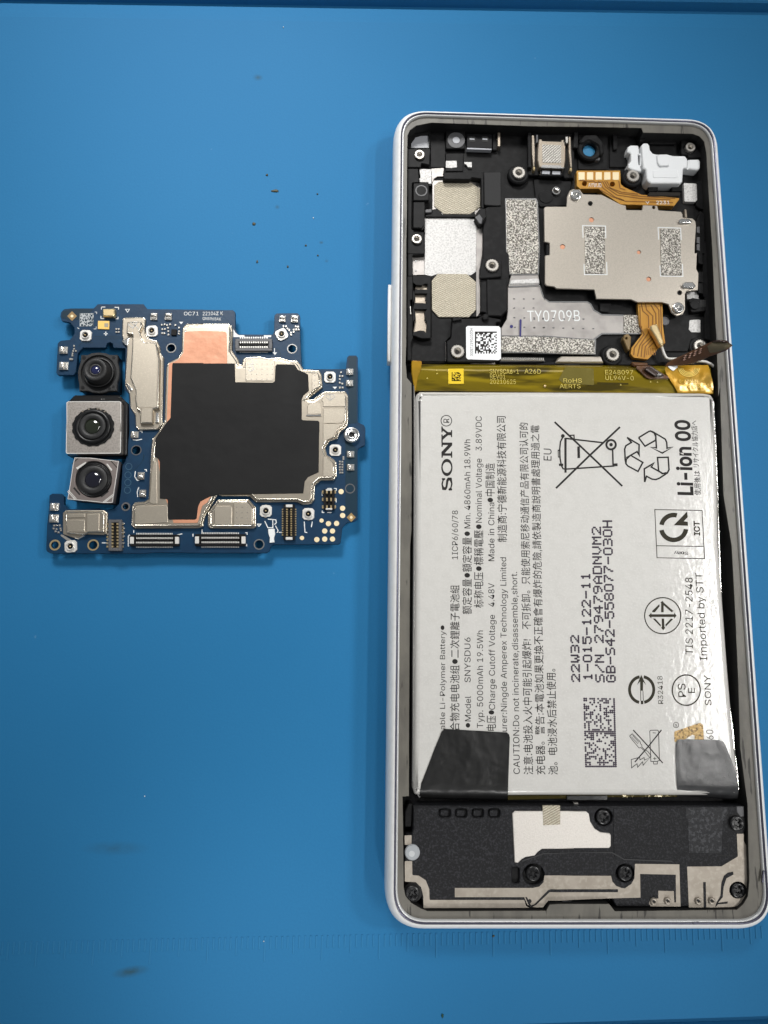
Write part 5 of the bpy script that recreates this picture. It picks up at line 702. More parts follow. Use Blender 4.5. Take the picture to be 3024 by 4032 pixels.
# upper-left corner window and brackets
PP('corner_window', T1('290,414 290,350 340,285 400,268 482,266 482,414'), 3.9, 4.1, GREYGL, .02, 3)
PP('plastic_bracket', T1('262,412 490,410 492,200 352,215 290,262 262,320'), 3.9, 4.5, BLACK, .1, 4, [fillet(T1('300,408 300,355 345,292 400,276 474,274 474,408'), 4)])
PP('plastic_bracket', T1('262,415 490,412 480,575 400,560 395,600 262,600'), 3.9, 5.0, BLACK)
PP('side_rail', T1('262,610 370,612 378,750 310,752 305,1215 425,1240 432,1458 262,1458'), 3.9, 4.9, BLACK)
PP('plastic_rail', T1('488,255 640,250 640,600 490,605'), 3.9, 4.15, BLACK)
PP('plastic_rail', T1('640,460 820,460 812,640 640,640'), 3.9, 4.4, BLACK)
s = PP('proximity_sensor', T1('642,212 832,212 832,416 642,416'), 3.9, 4.7, BLACK)
PHONE.part('sensor_ring', MB().cyl(T1.p(745, 330), 34, 4.7, 4.78, .02, hole=14), GREYPL, s)
PHONE.part('sensor_window', MB().cyl(T1.p(745, 330), 14, 4.7, 4.84, .02), GREYGL, s)
s = PP('light_sensor', T1('848,268 1102,270 1102,418 848,410'), 3.9, 5.0, BLACKG)
for x in (903, 1030):
    PHONE.part('sensor_slot', MB().prism(T1(f'{x-35},295 {x+35},295 {x+35},350 {x-35},350'), 5.0, 5.04, .01, 8), VOID, s)
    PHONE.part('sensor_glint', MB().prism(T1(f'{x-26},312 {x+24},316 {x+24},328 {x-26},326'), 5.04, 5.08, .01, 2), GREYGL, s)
PP('sensor_gasket', T1('850,405 1095,416 1095,428 850,420'), 4.2, 5.06, GREYGL, .02, 2)
PP('plastic_rail', T1('1105,262 1150,262 1150,430 1105,430'), 3.9, 4.6, BLACK)
PP('grounding_strip', T1('1156,256 1181,256 1181,391 1156,391'), 3.9, 5.2, SPRINGM, .04, 2)
PP('foil_pad', T1('642,536 750,534 752,600 700,607 642,603'), 3.9, 4.5, FOIL, .03, 3)
PP('foil_pad', T1('750,534 778,536 776,585 752,600'), 3.9, 4.3, FOIL, .03, 2)
PP('foil_pad', T1('826,546 900,548 900,600 860,598 845,570 826,565'), 3.9, 4.4, FOIL, .03, 2)
PP('foil_pad', T1('380,616 500,618 500,765 470,762 470,748 385,746 380,712 392,700'), 3.9, 4.5, FOIL, .03, 3)
PP('steel_tab', T1('500,612 624,606 612,690 560,690 525,712 505,760'), 3.9, 4.2, STEEL2, .03, 3)
# well with conductive fabric
PP('well_rim', T1('620,650 1005,640 1015,640 1020,1010 990,1000 990,712 900,700 880,720 620,716'), 3.9, 5.4, BLACK)
PP('well_rim', T1('512,1015 560,1005 610,1062 885,1066 930,1030 940,1095 435,1092 440,1070 500,1060'), 3.9, 4.4, BLACK)
PP('plastic_rail', T1('435,1016 508,1008 500,1045 436,1050'), 3.9, 4.6, GREYPL)
PP('fabric_pad', T1('575,740 875,740 985,812 985,990 880,1062 622,1060 545,1000 528,985 528,780'), 3.9, 4.15, W1, .05, 3)
PP('steel_floor', T1('510,730 1000,730 1000,1075 510,1075'), 3.7, 3.98, STEEL2, .02, 0)
PP('foam_block', T1('1020,652 1185,648 1188,975 1150,980 1025,972'), 3.9, 4.9, FOAM, .1, 6)
s = PP('microphone_boot', T1('320,755 475,753 478,928 318,930'), 4.9, 5.9, BLACK, .15, 6)
PHONE.part('boot_ring', MB().cyl(T1.p(400, 830), 24, 5.9, 5.95, .02, hole=19), GREYPL, s)
PP('microphone_clip', T1('318,940 436,940 434,1170 405,1205 316,1200'), 4.6, 5.6, BLACK, .15, 5)
# bright mid plate areas
PP('foil_sheet', T1('432,1092 920,1090 945,1140 942,1458') + T3('942,300 890,335 560,322 500,345 430,330 436,0'), 3.2, 4.0, FOIL, .03, 2)
PP('steel_strip', T1('945,1165 1006,1165') + T3('1006,100 975,280 985,700 945,752 942,300'), 3.2, 3.95, STEEL2, .03, 2)
s = PP('rubber_stop', T1('930,1090 945,1045 985,1000 1040,1005 1045,1085 1000,1168 975,1158'), 4.0, 5.6, BLACK, .2, 5)
PHONE.part('stop_face', MB().prism(T1('932,1092 975,1062 1005,1105 995,1160 975,1155'), 5.4, 5.66, .05, 3), GREYPL, s)
PP('fabric_pad', T3('562,322 850,322 940,400 938,680 870,750 572,748 505,680 503,390'), 4.0, 4.25, W1, .05, 4)
PP('steel_plate', T3('310,135 430,138 430,332 310,335'), 2.9, 3.8, STEEL2, .03, 0)
PP('steel_plate', T3('497,756 690,758 688,940 642,990 642,1192 308,1192 312,955 497,950'), 2.9, 3.8, STEEL2, .03, 3)
PP('side_rail', T3('256,20 436,20 432,132 312,136 315,345 265,345 262,30'), 3.9, 4.8, BLACK)
PP('side_rail', T3('258,345 318,345 315,580 290,580 300,700 322,720 318,960 300,1000 300,1180 258,1180'), 3.9, 5.0, BLACK)
fr = PP('spring_frame', T3('312,340 470,340 497,352 495,960 400,962 310,930'), 2.9, 5.2, BLACK, .12, 5, [T3('320,410 345,432 400,438 440,420 460,425 456,478 320,470'), T3('335,518 455,518 437,560 452,612 322,606 342,560'), T3('328,672 452,674 430,705 432,770 452,800 447,902 425,885 390,880 320,895 318,800 345,770 340,700')])
for q in ('312,405 462,410 462,480 312,478', '322,515 458,515 458,615 318,612', '316,668 456,668 456,905 316,905'):
    PP('spring_contact', T3(q), 2.9, 4.5, SPRINGM, .05, 3)
PP('wire_pin', T3('284,640 296,640 300,720 290,725'), 4.0, 5.4, TIN, .03, 2)
PP('small_label', T3('322,982 443,976 446,1008 325,1010'), 3.8, 3.84, PAPER, .01, 1)
PP('adhesive_tab', T3('310,1180 400,1185 405,1215 385,1250 360,1335 300,1330 302,1200'), 4.0, 4.8, AMBER, .05, 4)
# stamped dimples on the steel
for x, y in ((345, 195), (345, 290), (545, 820), (625, 850), (530, 850), (545, 935), (625, 945), (530, 970), (335, 1035), (435, 1033), (530, 1040), (335, 1130), (435, 1135), (530, 1133)):
    PHONE.part('stamped_dimple', MB().prism(T3(f'{x-11},{y-8} {x+9},{y-9} {x+11},{y+8} {x-9},{y+7}'), 3.8, 3.88, .03, 2), SILVER)
# black bracket with sticker
PP('plastic_bracket', T3('705,775 760,752 800,765 960,762 1000,735 1050,745 1185,770 1188,800 1140,800 1140,835 1185,838 1190,1178 1100,1195 655,1196 650,990 690,958'), 2.9, 4.8, BLACK, .15, 6)
PP('plastic_rail', T3('710,755 800,752 800,775 712,790'), 4.8, 5.3, BLACK, .08, 3)
st = PP('barcode_sticker', T3('842,850 858,838 1165,840 1184,858 1188,1160 1170,1176 860,1168 844,1150'), 4.8, 4.88, PAPER, .01, 4)
rng = random.Random(11); b = MB(); n = 16
x0, y0, x1, y1 = 930, 893, 1147, 1112
for i in range(n):
    for j in range(n):
        on = (i == 0) or (j == 0 and i % 1 == 0) or (i == n - 1 and j % 2 == 0) or (j == n - 1 and i % 2 == 0) or (0 < i < n - 1 and 0 < j < n - 1 and rng.random() < .48)
        if on:
            a = x0 + (x1 - x0) * i / n; c = y0 + (y1 - y0) * j / n; w = (x1 - x0) / n + .3
            b.flat(T3(f'{a},{c} {a+w},{c} {a+w},{c+w} {a},{c+w}'), 4.9)
PHONE.part('printed_code', b, INK, st)
PHONE.part('printed_text', MB().text('HQ2070657J3000', T3.p(880, 862), T3.p(882, 1135), 12, 4.9), INK, st)
# central beam and bosses
PP('plastic_beam', T1('1012,1010 1045,1000 1050,990 1235,985 1240,1458') + T3('1240,100 1268,135 1270,400 1252,440 1252,680 1190,745 1050,742 1032,705 985,700 985,370 975,350 975,270 1006,180'), 3.0, 4.7, BLACK, .15, 4)
PP('boss_block', T3('978,275 1005,172 1195,172 1195,352 978,370'), 4.7, 5.3, BLACK, .15, 5)
PP('plastic_beam', T3('1045,375 1250,375 1250,680 1190,740 1050,738'), 4.7, 5.0, BLACK, .15, 4)
PP('hinge_knob', T3('1015,720 1045,712 1070,735 1060,775 1015,780 1000,750'), 4.7, 5.5, BLACK, .2, 6)
# glittering conductive sponge strips on a silver backing
PP('foil_backing', T1('1228,905 1540,905 1556,950 1574,1458') + T3('1572,0 1566,330 1270,330 1258,130 1236,100 1236,0'), 3.2, 4.5, SILVER, .05, 3)
PP('sponge_strip', T1('1242,915 1528,922 1545,960 1560,1458') + T3('1560,0 1552,318 1278,320 1265,130 1246,100 1246,0'), 4.5, 4.62, GLIT, .03, 2)
PP('foil_backing', T3('1185,928 1659,938') + T4('60,765 490,800 515,800 510,925 0,914') + T3('1659,1105 1188,1105'), 3.8, 4.4, SILVER, .05, 2)
PP('sponge_strip', T3('1190,940 1659,948') + T4('0,776 500,805 503,916 0,907') + T3('1659,1094 1192,1094'), 4.4, 4.52, GLIT, .03, 2)
# steel bridge plate with etched text
br = PP('bridge_plate', T3('1292,322 1560,322 1568,440 1610,545 1625,585') + T4('85,455 130,492 440,492 470,510 495,560 560,598 740,602 880,602 888,750 560,752 490,802 0,772') + T3('1190,932 1190,860 1245,770 1255,690 1255,455'), 3.6, 4.3, STEEL2, .08, 4)
PHONE.part('pressed_ridge', MB().prism(T3('1285,378 1565,362 1570,385 1572,420 1268,428'), 4.3, 4.55, .2, 4), FOIL, br)
PHONE.part('pressed_ridge', MB().prism(T3('1262,438 1572,428 1574,442 1262,456'), 4.3, 4.5, .1, 4), SILVER, br)
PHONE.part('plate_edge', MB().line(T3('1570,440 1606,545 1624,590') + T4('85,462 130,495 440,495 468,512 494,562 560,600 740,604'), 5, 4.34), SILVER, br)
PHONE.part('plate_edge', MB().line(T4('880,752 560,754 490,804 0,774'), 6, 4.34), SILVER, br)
PHONE.part('etched_text', MB().text('TY0709B', (2078, 1266), (2285, 1264), 45, 4.33, .006), SILK, br)
for x, y in [(1318, 568), (1413, 570), (1510, 570), (1318, 660), (1413, 660), (1510, 660), (1320, 755), (1418, 758), (1515, 758), (1605, 760), (1325, 850), (1418, 850), (1515, 852), (1612, 855)]:
    PHONE.part('stamped_dimple', MB().prism(T3(f'{x-9},{y-5} {x+12},{y-6} {x+10},{y+6} {x-9},{y+5}'), 4.3, 4.36, .02, 1), SILVER, br)
for x, y in [(8, 635), (80, 632), (165, 630), (250, 634), (330, 630), (410, 634), (8, 705), (85, 704), (165, 706), (245, 708), (325, 710), (408, 712), (490, 712)]:
    PHONE.part('stamped_dimple', MB().prism(T4(f'{x-9},{y-4} {x+9},{y-5} {x+8},{y+6} {x-8},{y+5}'), 4.3, 4.36, .02, 1), SILVER, br)
PHONE.part('sponge_strip', MB().prism(T4('737,600 858,602 880,640 884,748 740,745'), 4.3, 4.42, .03, 3), GLIT, br)
PHONE.part('pen_mark', MB().flat(fillet(T3('1372,772 1393,772 1388,925 1386,952 1372,940'), 4), 4.56), NAVY, br)
PHONE.part('pen_mark', MB().flat(circ(*T3.p(1292, 843), 6.5, 16), 4.35), NAVY, br)
# display connector teeth, shiny flap and lower ledge of the bay
tb = MB().prism(T3('1150,1192 1165,1152 1610,1158 1625,1190'), 3.0, 3.9, .05)
s = PHONE.part('flex_socket', tb, GREYPL)
tooth = MB(); tooth.prism_xy(rect(-.13, -.32, .13, .32), 0, .25, .06); tm = tooth.mesh('socket_tooth', TIN)
for i in range(24):
    PHONE.inst('socket_tooth', tm, T3.p(1170 + i * 18.9, 1167 + i * .18), 3.9)
PP('steel_flap', T4('178,992 200,955 232,935 600,937 578,992'), 3.4, 4.3, STEEL, .25, 3)
PP('steel_flap_edge', T4('178,995 575,995 570,1003 180,1003'), 3.2, 3.8, DARKM, .05, 1)
PP('contact_tab', T3('1000,1170 1065,1168 1068,1195 1130,1205 1135,1218 880,1215 890,1202 1000,1198'), 3.2, 4.0, STEEL, .05, 2)
PP('foam_strip', T4('250,1005 380,1002 375,1022 255,1022'), 3.0, 3.9, FOAM, .05, 2)
# lower black floor details
for q, z in (('540,505 640,500 620,580 545,575', 4.05), ('1100,755 1200,755 1200,860 1110,865', 3.97), ('1070,600 1440,620 1440,800 1290,800 1260,900 1060,900', 4.0)):
    PP('plastic_step', T4(q), 3.8, z + .25, BLACK, .1, 6)
PHONE.part('thread_boss', MB().cyl(T4.p(1075, 650), 18, 3.9, 4.35, .1), GREYPL)
PP('plastic_step', T2('0,620 330,640 290,850 60,860 20,800'), 3.9, 4.3, BLACK, .1, 6)
PHONE.part('locating_disc', MB().cyl(T2.p(108, 772), 28, 4.3, 4.42, .05), BLACK)
PP('plastic_step', T2('385,232 640,235 635,545 385,540'), 3.9, 4.5, BLACK, .12, 6)
# front camera well
well = PHONE.part('camera_well', MB().cyl(T2.p(485, 365), 47, 4.5, 5.6, .25, hole=28), BLACK)
PHONE.part('well_step', MB().prism(T2('390,300 440,240 540,235 600,300 612,400 575,418 560,330 480,285 420,320'), 5.0, 5.9, .25, 8), BLACK)
PP('well_step', T2('445,440 575,438 570,460 450,462'), 4.5, 5.2, GREYPL, .06, 2)
PHONE.part('camera_window', MB().cyl(T2.p(478, 380), 24, 4.5, 4.72, .03), BLUEGL)
PP('plastic_rail', T2('682,222 722,224 722,365 690,370'), 3.9, 4.9, BLACK, .1, 3)
PP('plastic_step', T2('655,240 880,250 880,330 800,340 800,520 655,520'), 3.9, 4.25, BLACK, .1, 5)
PP('plastic_rail', T2('915,225 1000,226 970,255 960,290 915,300'), 3.9, 5.3, BLACK, .1, 3)
PP('plastic_step', T2('1000,275 1225,272 1225,320 1000,318'), 3.9, 4.6, BLACK, .1, 4)
PP('plastic_step', T2('1270,275 1390,275 1440,330 1450,440 1330,440 1330,415 1270,410'), 3.9, 4.9, BLACK, .12, 6)
PP('plastic_rail', T2('1440,560 1500,560 1510,890 1440,880 1400,850 1400,650 1440,640'), 3.9, 4.5, BLACK, .1, 4)
PP('plastic_rail', T2('1395,1000 1435,890 1470,930 1478,1265 1400,1265'), 3.9, 4.9, BLACK, .1, 3)
for y in (1030, 1120, 1180):
    PP('snap_hook', T2(f'1405,{y} 1432,{y} 1432,{y+60} 1405,{y+50}'), 4.9, 5.2, GREYPL, .06, 2)
for y in (100, 250, 340):
    PP('snap_hook', T4(f'1345,{y} 1385,{y} 1388,{y+90} 1350,{y+80}'), 4.2, 5.0, BLACK, .08, 2)
PP('plastic_rail', T4('1385,0 1455,0 1490,640 1490,820 1400,800 1400,460 1385,440'), 3.9, 4.7, BLACK, .1, 3)
# pads and posts on the right of the bay
PP('foil_pad', T2('1292,655 1405,660 1410,800 1395,818 1300,815'), 3.9, 4.6, FOIL, .06, 4)
PP('foil_pad', T4('1275,645 1310,640 1365,640 1365,745 1290,742 1270,720'), 3.9, 4.3, FOIL, .04, 4)
PP('foil_pad', T4('1252,415 1352,412 1350,470 1255,472'), 3.9, 4.3, FOIL, .04, 3)
PP('spring_clip', T2('975,770 1000,730 1268,732 1255,770'), 3.9, 5.4, DARKM, .15, 4)
post = PP('plastic_post', T4('1270,480 1300,460 1400,478 1415,570 1290,580'), 3.9, 5.0, BLACK, .12, 6)
PHONE.part('post_cap', MB().cyl(T4.p(1320, 517), 19, 5.0, 5.3, .08), BLACK, post)
PHONE.part('post_hole', MB().prism(T4('1362,478 1410,478 1410,535 1362,535'), 5.0, 5.03, .01), VOID, post)
# threaded brass-coloured inserts
ins_s = insert_mesh('threaded_insert', 1.0, .56, .5, KNURL, 0); ins_l = insert_mesh('threaded_insert', 1.28, .68, .5, KNURL, 17); ins_c = insert_mesh('threaded_insert', .86, .62, .4, SILVER, 0)
pit = floor_mesh('insert_bore', .8, DARKM)
pad = MB(); pad.prism_xy(circ(0, 0, 2.1, 28), -1.0, 0, .25); padm = pad.mesh('boss', BLACK)
for c, z, me, boss in ((T1.p(380, 487), 5.0, ins_s, 0), (T1.p(352, 1320), 4.9, ins_s, 0), (T1.p(1360, 665), 5.0, ins_l, 1), (T3.p(1097, 248), 5.3, ins_l, 0), (T3.p(755, 1097), 4.8, ins_l, 0),
                       (T4.p(642, 930), 4.6, ins_l, 1), (T4.p(1355, 862), 4.4, ins_l, 1), (T2.p(850, 605), 5.2, ins_l, 1), (T2.p(1342, 360), 5.0, ins_s, 0), (T2.p(193, 730), 4.4, ins_c, 0)):
    if boss: PHONE.inst('boss', padm, c, z)
    o = PHONE.inst('threaded_insert', me, c, z, random.random())
    PHONE.inst('insert_bore', pit, c, z + .02 - .0, parent=None)
# ---------------------------------------------------------------- earpiece
EA = Thing('earpiece_speaker', 'small metal earpiece speaker seated at the top middle of the phone', 'earpiece', U(*E1.p(1280, 490), 4.2) + (4.0,))
EA.part('housing', MB().prism(E1('988,225 1100,228 1110,260 1430,262 1450,235 1590,232 1590,420 1545,430 1545,770 1430,775 1420,750 1150,745 1000,735 1010,660 1040,640 1040,300 988,290'), 3.9, 4.9, .12, 5), BLACK)
EA.part('cradle_wall', MB().prism(E1('1000,240 1042,240 1045,640 1005,650'), 4.9, 5.6, .1, 3), BLACK)
EA.part('cradle_wall', MB().prism(E1('1530,420 1545,235 1590,235 1590,420'), 4.9, 5.6, .1, 3), BLACK)
EA.part('metal_can', MB().prism(E1('1130,318 1165,315 1168,338 1390,345 1392,325 1420,322 1440,400 1440,560 1428,655 1135,648 1115,560 1118,430'), 4.9, 6.2, .15, 6), SPRINGM)
EA.part('fabric_pad', MB().prism(E1('1170,380 1392,390 1392,596 1175,590'), 6.2, 6.28, .03, 2), W2)
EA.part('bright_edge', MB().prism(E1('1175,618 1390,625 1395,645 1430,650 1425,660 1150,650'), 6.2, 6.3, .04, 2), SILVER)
for q in ('1048,272 1076,272 1086,470 1080,640 1066,640 1050,480', '1478,290 1503,290 1510,490 1520,650 1500,650 1482,500'):
    sp = EA.part('spring_contact', MB().prism(E1(q), 5.0, 5.9, .08, 3), SPRINGM)
for q in ('1062,635 1092,635 1090,680 1064,680', '1490,648 1522,648 1520,692 1492,690'):
    EA.part('spring_tip', MB().prism(E1(q), 5.0, 6.0, .15, 5), GOLD)
tr = EA.part('terminal_block', MB().prism(E1('1150,668 1405,675 1400,750 1140,745'), 4.9, 5.6, .1, 3), BLACKG)
for q in ('1172,686 1264,690 1256,728 1165,724', '1290,690 1384,694 1380,732 1286,730'):
    EA.part('terminal_pad', MB().prism(E1(q), 5.6, 5.66, .02, 2), GREYGL, tr)
EA.part('retaining_pin', MB().prism(E1('1098,265 1122,265 1120,360 1102,362'), 4.9, 5.8, .05, 2), GREYPL)
EA.part('retaining_pin', MB().prism(E1('1440,290 1472,290 1470,365 1448,365'), 4.9, 5.8, .05, 2), TIN)
# ---------------------------------------------------------------- white nylon jack block
JK = Thing('jack_housing', 'white plastic headphone jack housing in the top right corner', 'connector', U(*T2.p(1120, 520), 4.2) + (4.0,))
JK.part('jack_body', MB().prism(T2('928,330 950,310 985,310 1000,330 1006,370 1030,398 1060,406 1150,404 1200,418 1305,420 1328,448 1326,528 1290,530 1285,640 1265,660 1010,660 985,640 975,620 968,540 945,535'), 3.9, 6.2, .35, 6, steps=3), JACK)
JK.part('side_clip', MB().prism(T2('806,395 812,345 838,328 905,330 912,380 910,400 935,420 930,560 860,545 818,530 815,490 838,468 838,410 825,395'), 3.9, 5.8, .3, 5, [T2('903,420 915,410 922,450 918,500 906,495')], steps=3), JACK)
JK.part('end_plug', MB().prism(T2('1328,452 1425,450 1436,470 1436,525 1415,545 1300,535 1326,528'), 3.9, 5.7, .3, 4, steps=3), JACK)
JK.part('raised_boss', MB().prism(T2('1062,412 1150,408 1178,420 1172,508 1085,512 1068,480'), 6.2, 6.5, .2, 6, steps=2), JACK)
JK.part('mould_panel', MB().prism(T2('1025,545 1240,540 1248,600 1225,612 1030,610'), 6.2, 6.26, .05, 6), JACK)
JK.part('lower_block', MB().prism(T2('985,655 1285,660 1280,725 1190,728 1190,690 1075,690 1070,725 990,730'), 3.9, 5.0, .1, 3), BLACK)
# ---------------------------------------------------------------- amber top flex
TF = Thing('sensor_flex', 'short amber flex strip with five gold pads near the phone top', 'flex cable', U(*T2.p(560, 640), 4.2) + (4.0,))
z = 5.25
TF.part('film', MB().prism(T2('372,548 748,548 752,665 790,695 930,755 1255,785 1252,800 1212,852 750,840 600,740 562,705 400,705 374,680'), 3.9, z, .05, 4, [circ(*T2.p(440, 660), 10, 14), circ(*T2.p(680, 665), 10, 14)]), AMBER)
for x in (388, 461, 535, 609, 682):
    TF.part('gold_contact', MB().prism(T2(f'{x},562 {x+54},562 {x+54},{628} {x},{628}'), z, z + .06, .02, 2), PALEGOLD)
b = MB()
for q in ('395,635 440,632 470,645 515,640 530,650 590,648', '595,640 620,690 720,760 930,790 1180,800', '612,640 640,690 740,745 940,772 1220,788', '630,640 665,700 760,735 900,752', '575,715 680,775 790,812 1200,825', '560,640 600,700 700,775 780,805', '735,640 745,700 790,715'):
    b.line(T2(q), 4.0, z + .03)
TF.part('copper_trace', b, AMBERD)
TF.part('printed_text', MB().text('AYWJD', T2.p(473, 690), T2.p(586, 692), 17, z + .04).text('2231', T2.p(1058, 838), T2.p(1172, 838), 14, z + .04).text('Y', T2.p(965, 838), T2.p(1000, 838), 11, z + .04), SILK)
# ---------------------------------------------------------------- card reader cover plate
CR = Thing('card_reader_cover', 'grey steel card reader plate with two foil pads and two screws', 'metal plate', U(*T2.p(800, 1100), 4.2) + (4.0,))
zc = 5.7
plate = (T2('92,868 110,858 285,858 290,770 312,722 345,706 400,712 430,752 580,755 600,762 748,838 795,850 800,886 935,888 942,845 1065,850 1078,890 1270,902 1285,925 1285,952 1370,960 1395,985 1400,1030 1390,1180 1388,1265') +
         T4('1338,90 1332,225 1350,260 1345,400 1255,405 1240,430 1240,560 1222,595 1170,610 1128,580 1105,515 1050,497 850,497 800,475 515,470 498,395 190,385 170,370 110,362 95,345 95,115 130,112') + T2('140,1265 140,1172 95,1160'))
cop = [circ(*T2.p(500, 972), 9.5, 14), circ(*T2.p(252, 1203), 9.5, 14), circ(*T4.p(862, 89), 7.5, 14), circ(*T4.p(942, 309), 9, 14)]
blk = [circ(*T2.p(490, 832), 9, 14), circ(*T2.p(1035, 866), 6, 14), circ(*T4.p(1195, 420), 9, 14)]
CR.part('cover_plate', MB().prism(plate, 5.35, zc, .08, 3, cop + blk), STEEL)
CR.part('reader_body', MB().prism(T2('110,880 1270,920 1370,1000 1370,1265') + T4('1330,380 1100,480 520,450 500,380 110,340'), 3.9, 5.3, .05, 3), BLACK)
for h in cop:
    CR.part('copper_dot', MB().prism_xy([U(*q, zc) for q in h], 5.2, 5.55, 0), COPPER)
for a, e, g, h2 in ((T2.p(424, 1022), T2.p(620, 1026), T4.p(602, 272), T4.p(417, 272)), (T2.p(1072, 1038), T2.p(1266, 1044), T4.p(1222, 287), T4.p(1038, 284))):
    up = lambda p, q, t: (p[0] + (q[0] - p[0]) * t, p[1] + (q[1] - p[1]) * t)
    CR.part('window_outline', MB().line([up(a, h2, .25), a, e, up(e, g, .25)], 3.6, zc + .02).line([up(h2, a, .22), h2, g, up(g, e, .26)], 3.6, zc + .02), SILK)
for q in (T2('442,1030 618,1034') + T4('584,264 424,262'), T2('1094,1048 1264,1050') + T4('1214,276 1044,276')):
    CR.part('foil_pad', MB().prism(q, zc, zc + .15, .04, 3), GLIT)
for q in (T2('1248,975 1275,958 1340,962 1372,985 1355,1002 1262,1000'), T4('1215,355 1240,330 1305,330 1332,365 1310,385 1230,378')):
    CR.part('bent_tab', MB().prism(q, zc, zc + .5, .22, 4, steps=2), SILVER)
CR.part('bent_tab', MB().prism(T2('1300,880 1318,882 1325,955 1305,955'), 5.0, 5.9, .1, 3), SPRINGM)
scm = screw_mesh('screw', 1.15, .5, SILVER)
washer = floor_mesh('screw_recess', .7, DARKM)
for c, l in ((T2.p(362, 765), None), (T4.p(1178, 548), None)):
    CR.inst('screw', scm, c, zc, .5)
zz = 4.9
CR.part('lower_flex', MB().prism(T4('850,500 1055,502 1060,690 1078,830 1030,868 935,965 820,950 795,920 802,870 888,760 885,690 868,690'), 4.0, zz, .05, 4), AMBER)
b = MB()
for q in ('880,505 895,570 940,610 945,740 870,850 850,940', '915,505 925,560 975,610 975,770 890,850 880,945', '960,520 1000,590 1005,760 915,860 905,950', '985,510 1025,560 1028,780 940,870', '870,530 875,700 905,760 825,870 820,930', '1040,520 1045,690 1050,820'):
    b.line(T4(q), 4.5, zz + .03)
for x in range(6):
    b.line(T4(f'{930+x*14},870 {925+x*14},930'), 2.5, zz + .03)
b.line([T4.p(1005 + 12 * math.cos(a / 6 * math.pi), 835 + 16 * math.sin(a / 6 * math.pi)) for a in range(12)], 2.5, zz + .03, True)
CR.part('copper_trace', b, AMBERD)
CR.part('bent_flap', MB().prism(T4('735,800 742,765 775,752 800,780 795,850 785,895 768,880'), 3.9, 5.3, .15, 4, [circ(*T4.p(760, 792), 4.5, 10)]), mat('dull_amber', (.20, .13, .05), .4))
# ---------------------------------------------------------------- coaxial lead
CX = Thing('antenna_lead', 'thin white coaxial lead with a gold plug beside the brown flex', 'cable', U(*T4.p(1040, 780), 4.2) + (4.0,))
CX.part('plug', MB().prism(T4('955,692 978,678 1012,675 1022,700 1045,760 1058,800 1070,830 1050,848 1030,842 1005,790 968,730'), 5.3, 6.4, .25, 3, steps=3), GOLD)
CX.part('plug_crimp', MB().prism(T4('1035,835 1062,828 1066,852 1042,860'), 5.2, 6.5, .2, 3, steps=2), GOLD)
pts = [P3(N1, 560, 480, 5.9), P3(N1, 578, 540, 5.6), P3(N1, 600, 600, 5.4), P3(N1, 622, 640, 5.4), P3(N1, 655, 656, 5.4), P3(N1, 760, 655, 5.2), P3(N1, 900, 672, 5.0), P3(N1, 1020, 682, 5.2), P3(N1, 1100, 690, 5.5), P3(N1, 1160, 715, 5.5), P3(N1, 1205, 755, 5.3), P3(N1, 1232, 820, 5.0), P3(N1, 1245, 900, 4.6), P3(N1, 1252, 1010, 4.2)]
CX.part('sheath', MB().tube(pts, .27, 10), CABLE)

# ================================================================ THE BATTERY
BZ = 6.6
BA = Thing('battery', 'flat white pouch battery printed with sideways text and symbols', 'battery', U(2200, 2300, 3) + (2.95,))
out = M1('300,345 330,318') + M2('0,322 700,325 1230,330 1290,342 1318,378 1343,900') + M4('1254,0 1320,900') + L2('1362,0 1396,330 1408,520 1392,562 940,562 0,560') + L1('1400,607 1000,610 360,612 285,600 268,545 272,200') + M3('278,900 282,200') + M1('286,1200 288,400')
BA.part('cell', MB().prism_xy([U(x, y, 5.4) for x, y in fillet(out, 8)], 2.95, BZ, 1.15, steps=6), CELL)
E_ = BA.part
seam = MB(); seam.prism(M1('278,175 290,175 296,900 292,1746') + M3('290,300 284,1000 282,1746') + L1('283,300 280,480 300,560 340,630 330,640 285,575 266,490 268,200') + M3('270,1000 276,100') + M1('280,900'), 4.6, 5.9, .1, 0)
BA.part('pouch_seam', seam, POUCH)
seam = MB(); seam.prism(M2('1322,385 1338,390 1370,1000 1384,1746') + M4('1300,600 1350,1200 1384,1606') + L2('1402,200 1420,360 1432,520 1420,540 1408,400 1380,60') + M4('1330,1100 1290,500') + M2('1362,1200'), 4.6, 6.0, .1, 0)
BA.part('pouch_seam', seam, POUCH)

def drape(rows, nx=14, wob=0.0, seed=1, th=.06):
    """rows of (left px, right px, z): a film laid over what lies under it"""
    rng = random.Random(seed); A = []
    ph = [rng.uniform(0, 6) for _ in range(6)]
    mb = MB(); v = []; n = len(rows)
    for r, (a, c, z) in enumerate(rows):
        for k in range(nx + 1):
            t = k / nx; x = a[0] + (c[0] - a[0]) * t; y = a[1] + (c[1] - a[1]) * t
            zz = z + wob * (math.sin(t * 9 + ph[0] + r * .6) * .5 + math.sin(t * 21 + ph[1] - r * .8) * .35 + math.sin(t * 5 - r * 1.3 + ph[2]) * .4)
            X = U(x, y, z); v.append((X[0], X[1], zz))
    f = [((r + 1) * (nx + 1) + k, (r + 1) * (nx + 1) + k + 1, r * (nx + 1) + k + 1, r * (nx + 1) + k) for r in range(n - 1) for k in range(nx)]
    mb.add(v, f, True); mb.add([(x, y, z - th) for x, y, z in v], [q[::-1] for q in f], True)
    return mb
def lerp(p, q, t): return (p[0] + (q[0] - p[0]) * t, p[1] + (q[1] - p[1]) * t)
tl, tr_, bl, br_ = M1.p(262, 74), M2.p(1302, 92), M1.p(296, 302), M2.p(1332, 330)
